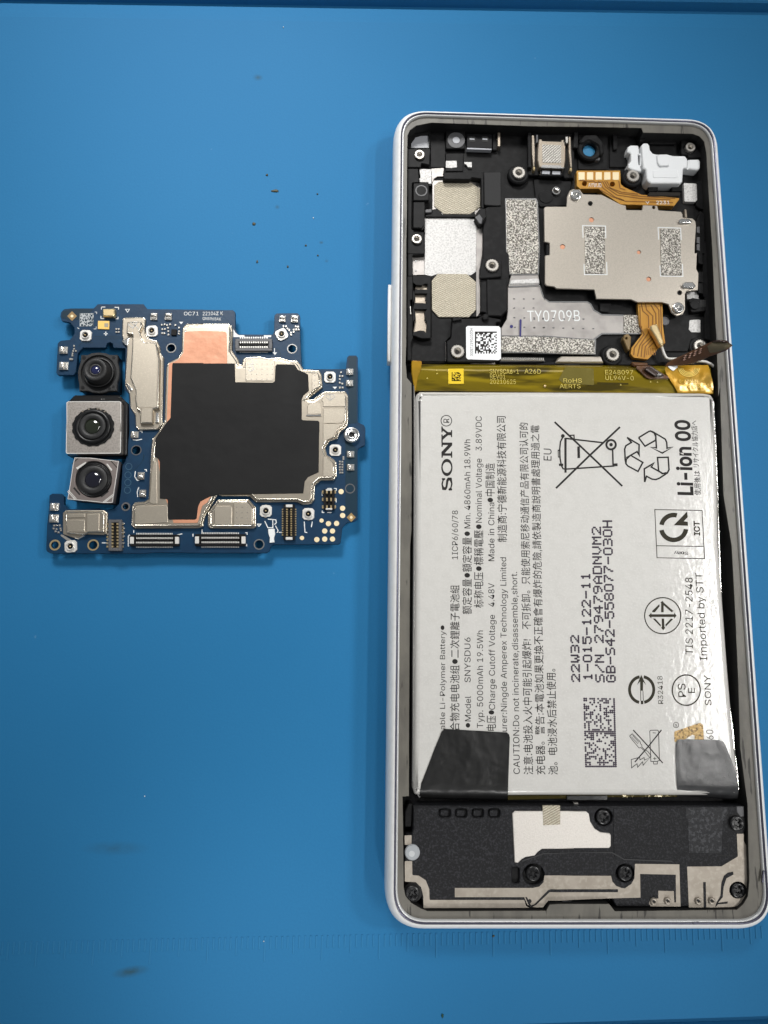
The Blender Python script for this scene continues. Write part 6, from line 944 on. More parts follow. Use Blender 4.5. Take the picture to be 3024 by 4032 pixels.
prof = [(0, 4.3), (.03, 5.0), (.09, 5.5), (.2, 5.72), (.4, 5.81), (.6, 5.83), (.66, 5.82), (.70, 5.80), (.74, 5.765), (.78, 5.715), (.82, 5.66), (.86, 5.60), (.90, 5.53), (.94, 5.45), (.97, 5.40), (1.0, 5.25), (1.02, 4.6)]
tp = BA.part('insulating_tape', drape([(lerp(tl, bl, t), lerp(tr_, br_, t), z) for t, z in prof], 30, .010, 3), OLIVE)
BA.part('circuit_strip', MB().prism(M1('275,80 1640,90') + M2('1290,100 1300,250') + M1('1640,240 300,225'), 3.2, 5.2, .2, 4), OLIVED)
# layers of tape seen as lighter and darker patches
BA.part('tape_layer', MB().prism(M2('60,98 300,110 305,255 40,240 0,205'), 5.6, 5.90, .03, 6), OLIVEL, tp)
BA.part('tape_layer', MB().prism(M2('330,228 600,236 600,250 330,246'), 5.6, 5.83, .02, 4), OLIVED, tp)
BA.part('edge_tape', MB().prism(M1('262,44 345,50 350,110 318,180 300,300 288,298 262,150'), 4.6, 5.95, .12, 5), YELTAPE)
BA.part('solder_bead', MB().lathe(U(*M1.p(1408, 262), 5.7), [(.28, 5.6), (.24, 5.85), (.12, 5.98), (0, 6.0)], 14), GOLD, tp)
st = BA.part('code_label', MB().prism(M1('578,113 711,111 712,243 579,243'), 5.7, 5.95, .02, 1), YELLOW, tp)
z = 5.98
rng = random.Random(5); b = MB()
for i in range(10):
    for j in range(10):
        if i in (0,) or j == 9 or rng.random() < .5: b.flat(M1(f'{608+i*8},{143+j*7.6} {616+i*8},{143+j*7.6} {616+i*8},{151+j*7.6} {608+i*8},{151+j*7.6}'), 5.97)
E_('code_print', b, OLIVED, tp)
z = 5.95
b = MB()
b.text('SNYSCA6-1', M1.p(935, 155), M1.p(1185, 157), 19, z, .012); b.text('A26D', M1.p(1235, 154), M1.p(1375, 156), 19, z, .012)
b.text('REV01', M1.p(938, 198), M1.p(1070, 199), 17, z, .012); b.text('20210625', M1.p(938, 243), M1.p(1160, 244), 18, z, .012)
b.text('RoHS', M2.p(42, 232), M2.p(200, 233), 17, z, .014); b.text('AERTS', M2.p(8, 280), M2.p(188, 281), 17, z - .02, .012)
b.text('E248097', M2.p(400, 162), M2.p(640, 163), 18, z, .014); b.text('UL94V-0', M2.p(402, 210), M2.p(645, 213), 18, z, .012)
E_('printed_text', b, YPRINT, tp)
for x, y, f_ in ((480, 128, M1), (482, 155, M1), (398, 195, M1), (533, 252, M2), (790, 226, M2), (848, 228, M2)):
    E_('print_mark', MB().flat(circ(*f_.p(x, y), 4, 3, a0=.5), z), YPRINT, tp)

# --- lettering on the wrapper (baselines run up the picture)
z = BZ + .02
def T(name, *items, m=INK):
    b = MB()
    for t, a, c, cap, *r in items: b.text(t, a, c, cap, z, *(r or []))
    return E_(name, b, m)
cj = dict()
CJ = (.004, .727)
T('printed_line', ('able Li-Polymer Battery\u25cf', M3.p(551, 1578), M3.p(551, 682), 20.5, .004))
T('printed_line', ('\u5408\u7269\u5145\u7535\u7535\u6c60\u7ec4\u25cf\u4e8c\u6b21\u92f0\u96e2\u5b50\u96fb\u6c60\u7d44', M3.p(668, 1590), M3.p(668, 337), 30, *CJ), ('1ICP6/60/78', M3.p(661, 115), M1.p(661, 1332), 23, .004))
T('printed_line', ('\u25cfModel', M3.p(773, 1562), M3.p(773, 1291), 23.5, .004), ('SNYSDU6', M3.p(771, 1172), M3.p(769, 786), 24, .004), ('\u989d\u5b9a\u5bb9\u91cf\u25cf\u984d\u5b9a\u5bb9\u91cf\u25cf', M3.p(774, 586), M1.p(773, 1512), 30, *CJ), ('Min. 4860mAh 18.9Wh', M1.p(769, 1486), M1.p(768, 722), 24, .004))
T('printed_line', ('Typ. 5000mAh 19.5Wh', M3.p(878, 1565), M3.p(877, 727), 24, .004), ('\u6807\u79f0\u7535\u538b\u25cf\u6a19\u7a31\u96fb\u58d3\u25cf', M3.p(874, 532), M1.p(873, 1452), 30, *CJ), ('Nominal Voltage', M1.p(867, 1437), M1.p(866, 886), 24, .004), ('3.89VDC', M1.p(867, 818), M1.p(866, 522), 24, .004))
T('printed_line', ('\u7535\u538b\u25cf', M3.p(982, 1588), M3.p(982, 1412), 30, *CJ), ('Charge Cutoff Voltage', M3.p(981, 1408), M3.p(979, 592), 24, .004), ('4.48V', M3.p(976, 522), M3.p(974, 319), 24, .004), ('Made in China', M3.p(975, 130), M1.p(974, 1264), 24, .004), ('\u25cf\u4e2d\u56fd\u5236\u9020', M1.p(972, 1262), M1.p(971, 926), 30, *CJ))
T('printed_line', ('urer:Ningde Amperex Technology Limited', M3.p(1084, 1595), M3.p(1076, 98), 24, .004), ('\u5236\u9020\u5546:\u5b81\u5fb7\u65b0\u80fd\u6e90\u79d1\u6280\u6709\u9650\u516c\u53f8', M1.p(1077, 1604), M1.p(1066, 522), 30, *CJ))
T('printed_line', ('CAUTION:Do not incinerate,disassemble,short.', L1.p(1194, 432), M3.p(1170, 222), 25, .004))
T('printed_line', ('\u6ce8\u610f:\u7535\u6c60\u6295\u5165\u706b\u4e2d\u53ef\u80fd\u5f15\u8d77\u7206\u70b8! \u4e0d\u53ef\u62c6\u5378\u3002\u53ea\u80fd\u4f7f\u7528\u7d22\u5c3c\u79fb\u52a8\u901a\u4fe1\u4ea7\u54c1\u6709\u9650\u516c\u53f8\u8ba4\u53ef\u7684', L1.p(1302, 437), M1.p(1257, 578), 30, *CJ))
T('printed_line', ('\u5145\u7535\u5668\u3002\u8b66\u544a:\u672c\u96fb\u6c60\u5982\u679c\u66f4\u63db\u4e0d\u6b63\u78ba\u6703\u6709\u7206\u70b8\u7684\u5371\u96aa,\u8acb\u4f9d\u88fd\u9020\u5546\u8aaa\u660e\u66f8\u8655\u7406\u7528\u904e\u4e4b\u96fb', L1.p(1407, 437), M1.p(1354, 600), 30, *CJ))
T('printed_line', ('\u6c60\u3002\u7535\u6c60\u6d78\u6c34\u540e\u7981\u6b62\u4f7f\u7528\u3002', L1.p(1514, 438), M3.p(1494, 1055), 30, *CJ))
T('printed_text', ('EU', K3.p(668, 645), K3.p(668, 505), 31, .006))
# SONY in slab-serif capitals, unit cell 100 high
def slab(paths, x0, w):
    """paths in a 0-100 cell; returned in SONY-space"""
    return [[(x0 + x * w / 100, y) for x, y in p] for p in paths]
def sony():
    b = MB(); A = M1.p(614, 1162); B = M1.p(612, 618); L = math.hypot(B[0] - A[0], B[1] - A[1])
    def put(outer, holes=()):
        g = lambda p: [(A[0] + (B[0] - A[0]) * x / 470 - (y / 100) * 42.5, A[1] + (B[1] - A[1]) * x / 470) for x, y in p]
        b.flat(g(outer), z, [g(h) for h in holes])
    # S
    put(fillet([(2, 2), (14, 2), (18, 8), (50, -2), (98, 6), (98, 42), (80, 56), (30, 64), (24, 76), (46, 88), (76, 80), (82, 66), (94, 66), (94, 98), (84, 98), (80, 92), (50, 102), (6, 94), (4, 60), (24, 46), (72, 36), (78, 24), (52, 12), (22, 20), (14, 36), (2, 36)], 6, 3))
    # O
    put(circ(173, 50, 64, 40, 52), [circ(173, 50, 40, 36, 39)])
    # N
    put([(245, 0), (292, 0), (292, 11), (278, 13), (278, 70), (338, 0), (358, 0), (358, 87), (370, 89), (370, 100), (326, 100), (326, 89), (340, 87), (340, 38), (288, 100), (245, 100), (245, 89), (260, 87), (260, 13), (245, 11)])
    # Y
    put([(398, 0), (450, 0), (450, 11), (436, 13), (436, 40), (466, 87), (478, 89), (478, 100), (434, 100), (434, 89), (446, 87), (426, 54), (406, 87), (418, 89), (418, 100), (366, 100), (366, 89), (378, 87), (412, 40), (412, 13), (398, 11)])
    c = M1.p(562, 560)
    b.line(circ(*c, 21, 28), 3.2, z, True)
    b.text('R', M1.p(587, 578), M1.p(587, 542), 23, z, .01)
    return b
E_('brand_print', sony(), INK)
# dot-matrix inkjet lines
FT = {'0': '01110 10001 10001 10001 10001 10001 01110', '1': '00100 01100 00100 00100 00100 00100 01110', '2': '01110 10001 00001 00010 00100 01000 11111', '3': '11110 00001 00001 01110 00001 00001 11110', '4': '00010 00110 01010 10010 11111 00010 00010', '5': '11111 10000 11110 00001 00001 10001 01110', '7': '11111 00001 00010 00100 00100 01000 01000', '8': '01110 10001 10001 01110 10001 10001 01110', '9': '01110 10001 10001 01111 00001 00010 01100', '-': '00000 00000 00000 11111 00000 00000 00000', '/': '00001 00001 00010 00100 01000 10000 10000', 'S': '01111 10000 10000 01110 00001 00001 11110', 'N': '10001 11001 10101 10101 10011 10001 10001', 'W': '10001 10001 10001 10101 10101 11011 01010', 'A': '00100 01010 10001 10001 11111 10001 10001', 'D': '11110 10001 10001 10001 10001 10001 11110', 'V': '10001 10001 10001 10001 10001 01010 00100', 'M': '10001 11011 10101 10101 10001 10001 10001', 'G': '01110 10001 10000 10111 10001 10001 01110', 'B': '11110 10001 10001 11110 10001 10001 11110', 'H': '10001 10001 10001 11111 10001 10001 10001', ' ': '00000 00000 00000 00000 00000 00000 00000'}
Q1 = F(2220, 2030, .16271); Q2 = F(2220, 2370, .16271)
def dots(t, a, c, h):
    """a, c: bottom-of-glyph corners at the first and after the last dot column"""
    b = MB(); n = len(t) * 6 - 1
    for i, ch in enumerate(t):
        for r, row in enumerate(FT[ch].split()):
            for k, d in enumerate(row):
                if d == '1':
                    u = (i * 6 + k) / (n - 1); x = a[0] + (c[0] - a[0]) * u - h * (1 - r / 6.0); y = a[1] + (c[1] - a[1]) * u
                    x = a[0] + (c[0] - a[0]) * u - h * (6 - r) / 6.0
                    b.flat(circ(x, y, 4.1, 8), z)
    return b
E_('inkjet_line', dots('22W32', Q2.p(378, 1920), Q2.p(352, 825), 29), INKD)
E_('inkjet_line', dots('1-015-122-11', Q2.p(678, 1885), Q1.p(622, 1400), 31), INKD)
E_('inkjet_line', dots('S/N 279479ADNVM2', Q2.p(972, 1930), Q1.p(882, 290), 31), INKD)
E_('inkjet_line', dots('GB-S42-558077-030H', Q2.p(1240, 1930), Q1.p(1150, 135), 32), INKD)
R1 = F(2260, 2700, .15373)
rng = random.Random(8); b = MB()
nx, ny = 16, 36
for i in range(nx):
    for j in range(ny):
        u = i / (nx - 1); w = j / (ny - 1)
        x = 262 + (1025 - 262) * u + 48 * w; y = 330 + (2068 - 330) * w + 12 * u * (1 - w)
        on = i == nx - 1 or j == ny - 1 or (i == 0 and j % 2) or (j == 0 and i % 2) or j == 17 or (j == 18 and i % 2 == 0) or rng.random() < .40
        if on: b.flat(circ(*R1.p(x, y), 4.3, 8), z)
E_('inkjet_code', b, INKD)
# crossed-out bin
b = MB()
b.line(K3('705,185 1120,575 1510,948'), 7.5, z).line(K3('722,972 1125,580 1482,245'), 7.5, z + .004)
b.flat(K3('820,375 848,375 848,788 822,788'), z + .008)
b.line(K3('832,380 935,392 1285,432'), 6, z + .012).line(K3('840,745 1000,735 1415,708'), 6, z + .012)
b.line(K3('805,360 775,420 765,520 770,620 785,700 805,740 840,748'), 5.5, z + .016)
b.flat(K3('742,515 776,515 776,608 745,608'), z + .02, [K3('752,528 766,528 766,596 754,596')])
b.flat(circ(*K3.p(803, 352), 7.5, 16), z + .024)
b.flat(K3('755,680 808,680 808,708 758,708'), z + .024)
b.line(K3('880,345 935,342 938,392'), 5, z + .028)
b.flat(K3('975,478 1005,474 1008,615 977,615'), z + .028)
b.line(circ(*K3.p(1376, 455), 18.5, 28), 8, z + .03, True); b.flat(circ(*K3.p(1376, 455), 7, 16), z + .03)
b.line(K3('1395,520 1400,700'), 6, z + .032); b.flat(K3('1400,680 1452,676 1454,710 1402,712'), z + .036)
E_('bin_symbol', b, INK)
# recycling arrows
b = MB(); w = 6.2
b.line(K1('258,495 395,412 420,405 455,418 620,515 640,560 645,640 730,620 580,705 420,625 500,635 490,455'), w, z)
b.line(K1('258,495 345,612 490,530'), w, z + .006).line(K1('420,405 470,430 492,480 490,530'), w, z + .008)
b.line(K1('100,492 160,560 85,605 68,650 75,790 85,850 110,880 250,955 315,832 160,742'), w, z)
b.line(K1('100,492 265,590 262,700 275,760 238,685 90,770'), w, z + .006).line(K1('85,850 90,790 135,745'), w, z + .008)
b.line(K1('340,1100 365,1020 440,1060 490,1066 540,1048 650,975 672,930 660,762 515,765 530,945'), w, z)
b.line(K1('340,1100 335,920 420,870 475,830 430,895 590,985'), w, z + .006).line(K1('530,945 580,985 640,972'), w, z + .008)
E_('recycling_symbol', b, INK)
T('printed_text', ('Li-ion 00', K1.p(996, 1280), K1.p(948, 258), 57, .030))
T('printed_text', ('\u4f7f\u7528\u5f8c\u306f', K1.p(1098, 1280), K1.p(1086, 950), 20, .002), ('\u30ea\u30b5\u30a4\u30af\u30eb\u5354\u529b\u5e97\u3078', K1.p(1078, 898), K1.p(1045, 262), 20, .002))
# framed quality mark
b = MB()
b.line(K1('478,1474 1122,1486 1155,2143 508,2130'), 3, z, True); b.line(K1('502,1966 1140,1977'), 3, z + .004)
def arc(c, r0, r1, a0, a1, n=20, ky=1.0):
    o = [(c[0] + r1 * math.cos(math.radians(a0 + (a1 - a0) * i / n)), c[1] + ky * r1 * math.sin(math.radians(a0 + (a1 - a0) * i / n))) for i in range(n + 1)]
    q = [(c[0] + r0 * math.cos(math.radians(a0 + (a1 - a0) * i / n)), c[1] + ky * r0 * math.sin(math.radians(a0 + (a1 - a0) * i / n))) for i in range(n + 1)]
    return o + q[::-1]
c = K1.p(735, 1718)
b.flat(arc(c, 40, 58, 8, 168, 24), z); b.flat(arc(c, 40, 58, 192, 285, 18), z)
b.flat(K1('918,1500 926,1578 872,1634 928,1640 930,1694 735,1688'), z)
E_('quality_mark', b, INKG)
T('printed_text', ('ICT', K1.p(1092, 1828), K1.p(1085, 1632), 22, .03), m=INKG)
T('printed_text', ('Sony', K1.p(928, 2050), K1.p(738, 2045), 12, .02))
# certification roundel, import lines, arrows, PSE, no-tamper symbol
b = MB(); c = M4.p(824, 552)
b.line(circ(*c, 71, 44), 4.5, z, True)
b.flat(M4('712,552 735,528 735,541 915,541 915,528 935,552 915,575 915,562 735,562 735,575'), z)
b.flat(M4('805,450 822,434 835,450 910,515 895,525 832,470 832,525 812,525 812,450'), z)
b.flat(M4('740,515 798,460 800,478 762,525 742,525'), z); b.flat(M4('745,575 765,575 810,625 808,640'), z)
b.flat(M4('816,575 835,575 838,640 845,648 828,668 812,648 818,640'), z); b.flat(M4('890,575 908,578 848,640 846,622'), z)
E_('approval_mark', b, INKG)
T('printed_text', ('TIS 2217-2548', M4.p(1064, 862), M4.p(1060, 252), 29, .004), ('Imported by STT', M4.p(1178, 908), M4.p(1140, 214), 29, .004), m=INKG)
b = MB(); c = K2.p(342, 298)
b.flat(arc((c[0], c[1]), 42, 53.5, 80 - 180, 80 - 180 - 158, 26, 1.07), z); b.flat(arc((c[0], c[1]), 42, 53.5, -80, 78, 26, 1.07), z)
b.flat(K2('335,68 412,228 365,175 362,315 320,315 318,170 268,228'), z); b.line(K2('325,315 328,470'), 2.5, z); b.line(K2('362,315 368,470'), 2.5, z); b.flat(K2('328,470 366,470 368,525 330,525'), z)
E_('approval_mark', b, INKG)
T('printed_text', ('R32418', K2.p(678, 520), K2.p(664, 88), 20, .003), m=INKG)
b = MB(); b.line(circ(*K2.p(1035, 306), 55, 40, 60), 5, z, True); b.text('PS', K2.p(1033, 412), K2.p(1020, 205), 30, z, .012).text('E', K2.p(1172, 352), K2.p(1168, 268), 27, z, .012)
E_('approval_mark', b, INKG)
T('printed_text', ('SONY', K2.p(1428, 545), K2.p(1410, 75), 25, .004), m=INKG)
b = MB()
b.line(K2('210,925 445,1180 670,1440'), 4.5, z).line(K2('650,925 440,1190 235,1425'), 4.5, z + .004)
b.line(K2('468,945 485,930 590,928 605,945 618,1400 580,1415 485,1415'), 2.6, z + .006, True); b.line(K2('525,1418 528,1455 585,1455 588,1418'), 2.6, z + .006)
b.line(K2('512,970 560,972'), 2.6, z + .006).line(K2('520,1370 572,1370'), 2.2, z + .006).line(K2('545,1345 547,1395'), 2.2, z + .006)
b.line(K2('155,1020 195,985 320,1110 325,1140 345,1160 345,1190 385,1230 440,1260 490,1330 470,1355 430,1310 385,1250 330,1200 300,1205 275,1175 180,1060'), 2.4, z + .006, True)
b.line(K2('200,1010 300,1120'), 2, z + .006).line(K2('180,1030 285,1140'), 2, z + .006)
b.line(K2('180,1385 310,1350 315,1390 380,1355 385,1395 470,1355 365,1475 355,1420 280,1505 270,1450 185,1515'), 2.6, z + .006, True)
E_('warning_symbol', b, INK)
b = MB(); b.flat(fillet(K2('848,950 1250,812 1300,850 1310,1100 1165,1100 1165,1005 1130,1000 1020,1070 850,1120'), 6), z)
E_('emblem', b, GOLDINK)
b = MB(); b.line(circ(*K2.p(876, 848), 10.5, 20), 2.2, z, True); b.text('R', K2.p(892, 868), K2.p(888, 830), 8, z)
E_('registered_mark', b, INKG)
T('printed_text', ('60', K2.p(1462, 1075), K2.p(1455, 922), 28, .004), m=INKG)
# black tapes over the lower corners
lt = [(L1.p(548, 44), L1.p(1082, 74), 6.72), (L1.p(522, 66), L1.p(1102, 92), 6.74), (L1.p(512, 92), L1.p(1108, 118), 6.74), (L1.p(455, 230), L1.p(1103, 250), 6.75), (L1.p(395, 390), L1.p(1098, 400), 6.75), (L1.p(348, 510), L1.p(1094, 520), 6.76), (L1.p(340, 560), L1.p(1093, 565), 6.74), (L1.p(336, 590), L1.p(1092, 596), 6.6), (L1.p(333, 612), L1.p(1091, 622), 6.2), (L1.p(331, 628), L1.p(1089, 642), 5.5), (L1.p(330, 640), L1.p(1080, 664), 4.2)]
BA.part('black_tape', drape(lt, 18, .03, 7), TAPE, label='matte black tape at the lower left corner of the battery')
rt = [(L2.p(955, 122), L2.p(1272, 128), 6.74), (L2.p(935, 140), L2.p(1305, 142), 6.76), (L2.p(930, 165), L2.p(1322, 170), 6.78), (L2.p(930, 270), L2.p(1368, 280), 6.80), (L2.p(935, 400), L2.p(1408, 400), 6.80), (L2.p(938, 480), L2.p(1425, 490), 6.78), (L2.p(940, 515), L2.p(1425, 530), 6.70), (L2.p(942, 545), L2.p(1422, 566), 6.35), (L2.p(944, 560), L2.p(1418, 590), 5.4), (L2.p(945, 568), L2.p(1415, 606), 4.4)]
BA.part('black_tape', drape(rt, 18, .025, 9), TAPEG, label='glossy wrinkled black tape at the lower right corner of the battery')
BA.part('tail_strip', MB().prism(L1('1090,612 1659,612') + L2('0,562 940,562 940,580 0,585') + L1('1659,640 1090,655'), 3.0, 4.4, .05), OLIVED)
BA.part('tail_tab', MB().prism(L2('65,570 385,570 385,604 65,606'), 3.0, 4.6, .05, 2), TAPEG)

# ================================================================ BATTERY / DISPLAY FLEX standing out of the phone
FX = Thing('ribbon_cable', 'brown ribbon cable standing up out of the phone by the yellow flap', 'flex cable', U(*N1.p(900, 850), 6) + (5.9,))
fl = [(N1.p(632, 738), N1.p(1132, 728), 6.25), (N1.p(606, 775), N1.p(1145, 775), 6.32), (N1.p(620, 830), N1.p(1160, 830), 6.3), (N1.p(660, 885), N1.p(1178, 890), 6.26), (N1.p(690, 935), N1.p(1188, 940), 6.22), (N1.p(722, 985), N1.p(1194, 990), 6.15), (N1.p(740, 1015), N1.p(1196, 1020), 6.0), (N1.p(752, 1040), N1.p(1196, 1050), 5.9), (N1.p(760, 1064), N1.p(1192, 1078), 5.95)]
flap = FX.part('yellow_flap', drape(fl, 20, .05, 12), YELTAPE)
b = MB()
for k in range(4):
    r = 38 + k * 13
    b.line([N1.p(900 + (r + 18) * math.cos(t) * 1.3, 770 + r * math.sin(t) * 1.25) for t in [i / 10 * math.pi for i in range(11)]], 3, 6.42)
b.text('RoHS', N1.p(1022, 962), N1.p(880, 960), 14, 6.4, .012).text('HF 94V-0', N1.p(1003, 908), N1.p(780, 905), 12, 6.42, .012)
FX.part('printed_text', b, mat('bright_yellow_print', (.85, .62, .10), .3), flap)
FX.part('white_patch', MB().prism(N1('640,742 755,735 768,752 712,800 690,790'), 6.2, 6.42, .02, 3), PAPER, flap)
A = [P3(N1, 606, 750, 6.2), P3(N1, 640, 700, 6.7), P3(N1, 720, 655, 7.4), P3(N1, 810, 615, 8.1), P3(N1, 900, 572, 8.9), P3(N1, 1000, 525, 9.9), P3(N1, 1100, 478, 10.9), P3(N1, 1190, 440, 11.7), P3(N1, 1280, 430, 12.4), P3(N1, 1362, 440, 12.8)]
Bq = [P3(N1, 612, 745, 6.3), P3(N1, 700, 738, 6.6), P3(N1, 790, 732, 7.1), P3(N1, 870, 720, 7.5), P3(N1, 960, 702, 8.0), P3(N1, 1050, 672, 8.8), P3(N1, 1140, 628, 9.8), P3(N1, 1230, 598, 10.6), P3(N1, 1340, 560, 11.6), P3(N1, 1430, 492, 12.6)]
FX.part('ribbon', MB().sheet(A, Bq, .12, 4), BROWN)
FX.part('tip_reflection', MB().sheet([P3(N1, 1120, 500, 11.0), P3(N1, 1150, 480, 11.4), P3(N1, 1195, 455, 11.85), P3(N1, 1280, 446, 12.5), P3(N1, 1355, 452, 12.9)], [P3(N1, 1150, 580, 10.6), P3(N1, 1195, 578, 11.0), P3(N1, 1235, 574, 11.4), P3(N1, 1330, 545, 12.1), P3(N1, 1412, 497, 12.9)], .08, 2), mat('olive_grey_reflection', (.115, .095, .055), .25, coat=.5))  # added olive-grey sheet stands in for a reflection on the ribbon's end
hd = MB(); hd.sheet([P3(N1, 1190, 436, 12.0), P3(N1, 1280, 424, 12.75), P3(N1, 1365, 434, 13.1)], [P3(N1, 1200, 452, 12.0), P3(N1, 1285, 444, 12.7), P3(N1, 1362, 458, 13.0)], .5, 1)
FX.part('stiffener_edge', hd, BROWND)
for r in range(3):
    for k in range(4):
        x = 842 + k * 62 + r * 8; y = 650 - k * 27 - r * 24 + 10
        zz = 7.95 + k * .55 + r * .25
        FX.part('solder_pad', MB().prism(N1(f'{x-16},{y+4} {x+14},{y-12} {x+26},{y-2} {x-6},{y+14}'), zz - .1, zz + .1, .03), mat('flex_pad', (.26, .15, .11), .35, .3))
FX2 = Thing('flex_plug', 'dark brown ribbon plug lying on the olive tape left of the yellow flap', 'connector', U(*N1.p(470, 810), 6) + (5.9,))
FX2.part('flex_tail', MB().prism(N1('262,742 430,734 672,884 660,892 425,894 385,880 270,770'), 5.9, 6.25, .04, 3), BROWN)
FX2.part('plug_body', MB().prism(N1('362,780 395,745 455,742 605,850 600,862 495,864'), 6.25, 6.9, .1, 4), BROWND)
for q in ('375,782 390,770 505,850 490,858', '425,752 440,745 585,845 565,850'):
    FX2.part('contact_row', MB().prism(N1(q), 6.9, 7.0, .03, 2), mat('dark_chrome', (.35, .30, .28), .2, .9))
FX2.part('bright_clip', MB().prism(N1('510,842 540,830 572,834 570,850 515,852'), 6.9, 7.1, .08, 3), SILVER)
FX2.part('fold', MB().prism(N1('205,690 405,700 412,738 240,742 215,720'), 4.9, 5.7, .2, 4), BROWN)

# ================================================================ LOWER SPEAKER / ANTENNA COVER
SP = Thing('speaker_cover', 'textured black loudspeaker cover screwed across the bottom of the phone', 'speaker cover', U(2250, 3350, 3) + (2.95,))
SZ = 6.2
outl = (L1('276,705 1100,706 1659,712') + L2('0,655 1000,650 1470,652 1475,720 1490,830 1470,870 1470,930 1500,985 1500,1225 1506,1320 1490,1390 1440,1440 1380,1452 460,1450 448,1440 425,1388 395,1386 0,1402') +
        L1('1659,1524 1440,1524 1408,1582 365,1584 350,1500 345,1430 300,1370 205,1352 203,1180 206,960 262,955 275,900'))
holes = [circ(*p, 28, 20) for p in ()]
scr = [(L1.p(1312, 1296), 42, L1.p(1305, 1280)), (L1.p(275, 1452), 36, L1.p(268, 1448)), (L2.p(356, 740), 36, L2.p(348, 735)), (L2.p(527, 1186), 37, L2.p(520, 1180)), (L2.p(1412, 785), 35, L2.p(1405, 785)), (L2.p(1420, 1318), 34, L2.p(1414, 1315))]
hs = [circ(c[0], c[1], r, 24) for i, (c, r, q) in enumerate(scr) if i not in (1, 4)]
slots = [fillet(L1(f'{x-52},730 {x+52},730 {x+52},808 {x-52},808'), 13) for x in (548, 688, 832, 972)]
slots.append(fillet(L1('1124,1236 1168,1232 1192,1245 1190,1365 1165,1376 1126,1366'), 8))
SP.part('cover', MB().prism(outl, 2.95, SZ, .18, 3, hs + slots), CHAR)
for c, r, q in scr:
    SP.part('screw_well', MB().cyl(c, r, 2.95, SZ - .9 if (c, r, q) not in (scr[1], scr[4]) else SZ + .05, .05, 24), VOID)
for sl in slots: SP.part('slot_floor', MB().prism(sl, 2.95, SZ - .55, 0), BLACK)
for x in (548, 688, 832, 972): SP.part('slot_plug', MB().prism(fillet(L1(f'{x-40},742 {x+30},742 {x+30},795 {x-40},795'), 10), SZ - .55, SZ - .1, .1), CHAR)
sb = screw_mesh('screw', 1.28, .55, mat('black_screw', (.012, .012, .013), .3))
for i, (c, r, q) in enumerate(scr): SP.inst('screw', sb, q, SZ - (.55 if i not in (1, 4) else -.05), .4 + i * .5)
SP.part('speaker_plate', MB().prism(L1('1130,772 1152,752 1659,752') + L2('0,692 218,695 240,715 250,775 285,832 330,860 405,870 414,885 414,970 400,986 0,986') + L1('1659,1073 1385,1076 1345,1105 1322,1134 1245,1146 1210,1165 1178,1197 1150,1192'), SZ - .1, SZ + .22, .1, 4), PLATE)
SP.part('fabric_tab', MB().prism(L1('1390,704 1540,704 1542,866 1396,872'), SZ - .1, SZ + .30, .02, 1), W1)
z = SZ + .03
an = SP.part('antenna_trace', MB().flat(fillet(L1('205,1180 268,1180 270,1300 325,1305 385,1345 415,1420 418,1514 1232,1514 1248,1565 1275,1582 1392,1582 366,1584 364,1480 345,1405 300,1362 205,1356'), 3), z), BEIGE)
SP.part('antenna_trace', MB().flat(L1('203,960 263,958 263,1040 204,1040'), z), BEIGE)
SP.part('antenna_trace', MB().flat(L1('635,1411 1300,1411 1360,1400 1398,1360 1405,1304 1659,1302') + L2('0,1204 415,1205 425,1250 455,1285 500,1302 530,1300 575,1270 600,1225 605,1110 956,1114 966,1448 730,1448 715,1425 722,1400 745,1385 790,1385 790,1324 912,1326 916,1415 930,1416 928,1196 645,1190 648,1378 400,1384 0,1400') + L1('1659,1520 1438,1520 1392,1578 1330,1578 1285,1572 1258,1555 1232,1490 635,1490'), z), BEIGE)
SP.part('antenna_trace', MB().flat(fillet(L2('1018,1132 1290,1130 1420,1052 1412,872 1468,872 1468,930 1498,985 1498,1225 1504,1320 1488,1390 1440,1440 1380,1452 1240,1456 1032,1456'), 2), z, [circ(*L2.p(1420, 1318), 34, 24)]), BEIGE)
z += .03
for q in (L1('1438,1430 1459,1422 1659,1426') + L2('0,1312 470,1312 470,1335 0,1335') + L1('1659,1450 1450,1447 1335,1555 1300,1575 1275,1568 1240,1490 1255,1490 1290,1560 1320,1550'),
          L2('1145,1255 1166,1255 1170,1456 1150,1456'), L2('1382,1172 1386,1195 1330,1225 1308,1290 1300,1375 1262,1420 1340,1408 1338,1425 1262,1432 1240,1455 1250,1420 1282,1365 1290,1260 1310,1205 1340,1180'), L2('480,1240 530,1275 528,1305 500,1300')):
    SP.part('antenna_slit', MB().flat(q, z), CHAR)
for c in (L2.p(752, 1408), L2.p(862, 1402), L2.p(1105, 1402), L2.p(1212, 1402)):
    X = U(*c, z)
    pn = SP.part('antenna_post', MB().lathe(X, [(.62, SZ - .1), (.62, SZ + .2), (.52, SZ + .42), (.28, SZ + .46), (.2, SZ + .2)], 18), BEIGE)
    SP.part('post_hole', MB().cyl(c, 5, SZ + .1, SZ + .48, .02, 10), VOID, pn)
SP.part('post_hole', MB().cyl(L1.p(1280, 1525), 7, SZ - .1, SZ + .1, .02, 12), VOID)
fd = SP.part('frosted_button', MB().cyl(L1.p(270, 1108), 30, SZ - .5, SZ + .35, .15, 28), FROST)
SP.part('button_core', MB().cyl(L1.p(265, 1118), 12, SZ + .3, SZ + .38, .03, 12), FROSTL, fd)
SP.part('side_clip', MB().prism(L1('235,688 272,690 262,886 206,886 206,760'), 2.95, 5.6, .12, 3), BLACK)
SP.part('etched_patch', MB().prism(L2('1005,662 1340,660 1345,700 1300,780 1290,1028 1030,1022 1025,760 1005,740'), SZ - .1, SZ + .05, .04, 2), CHAR2)
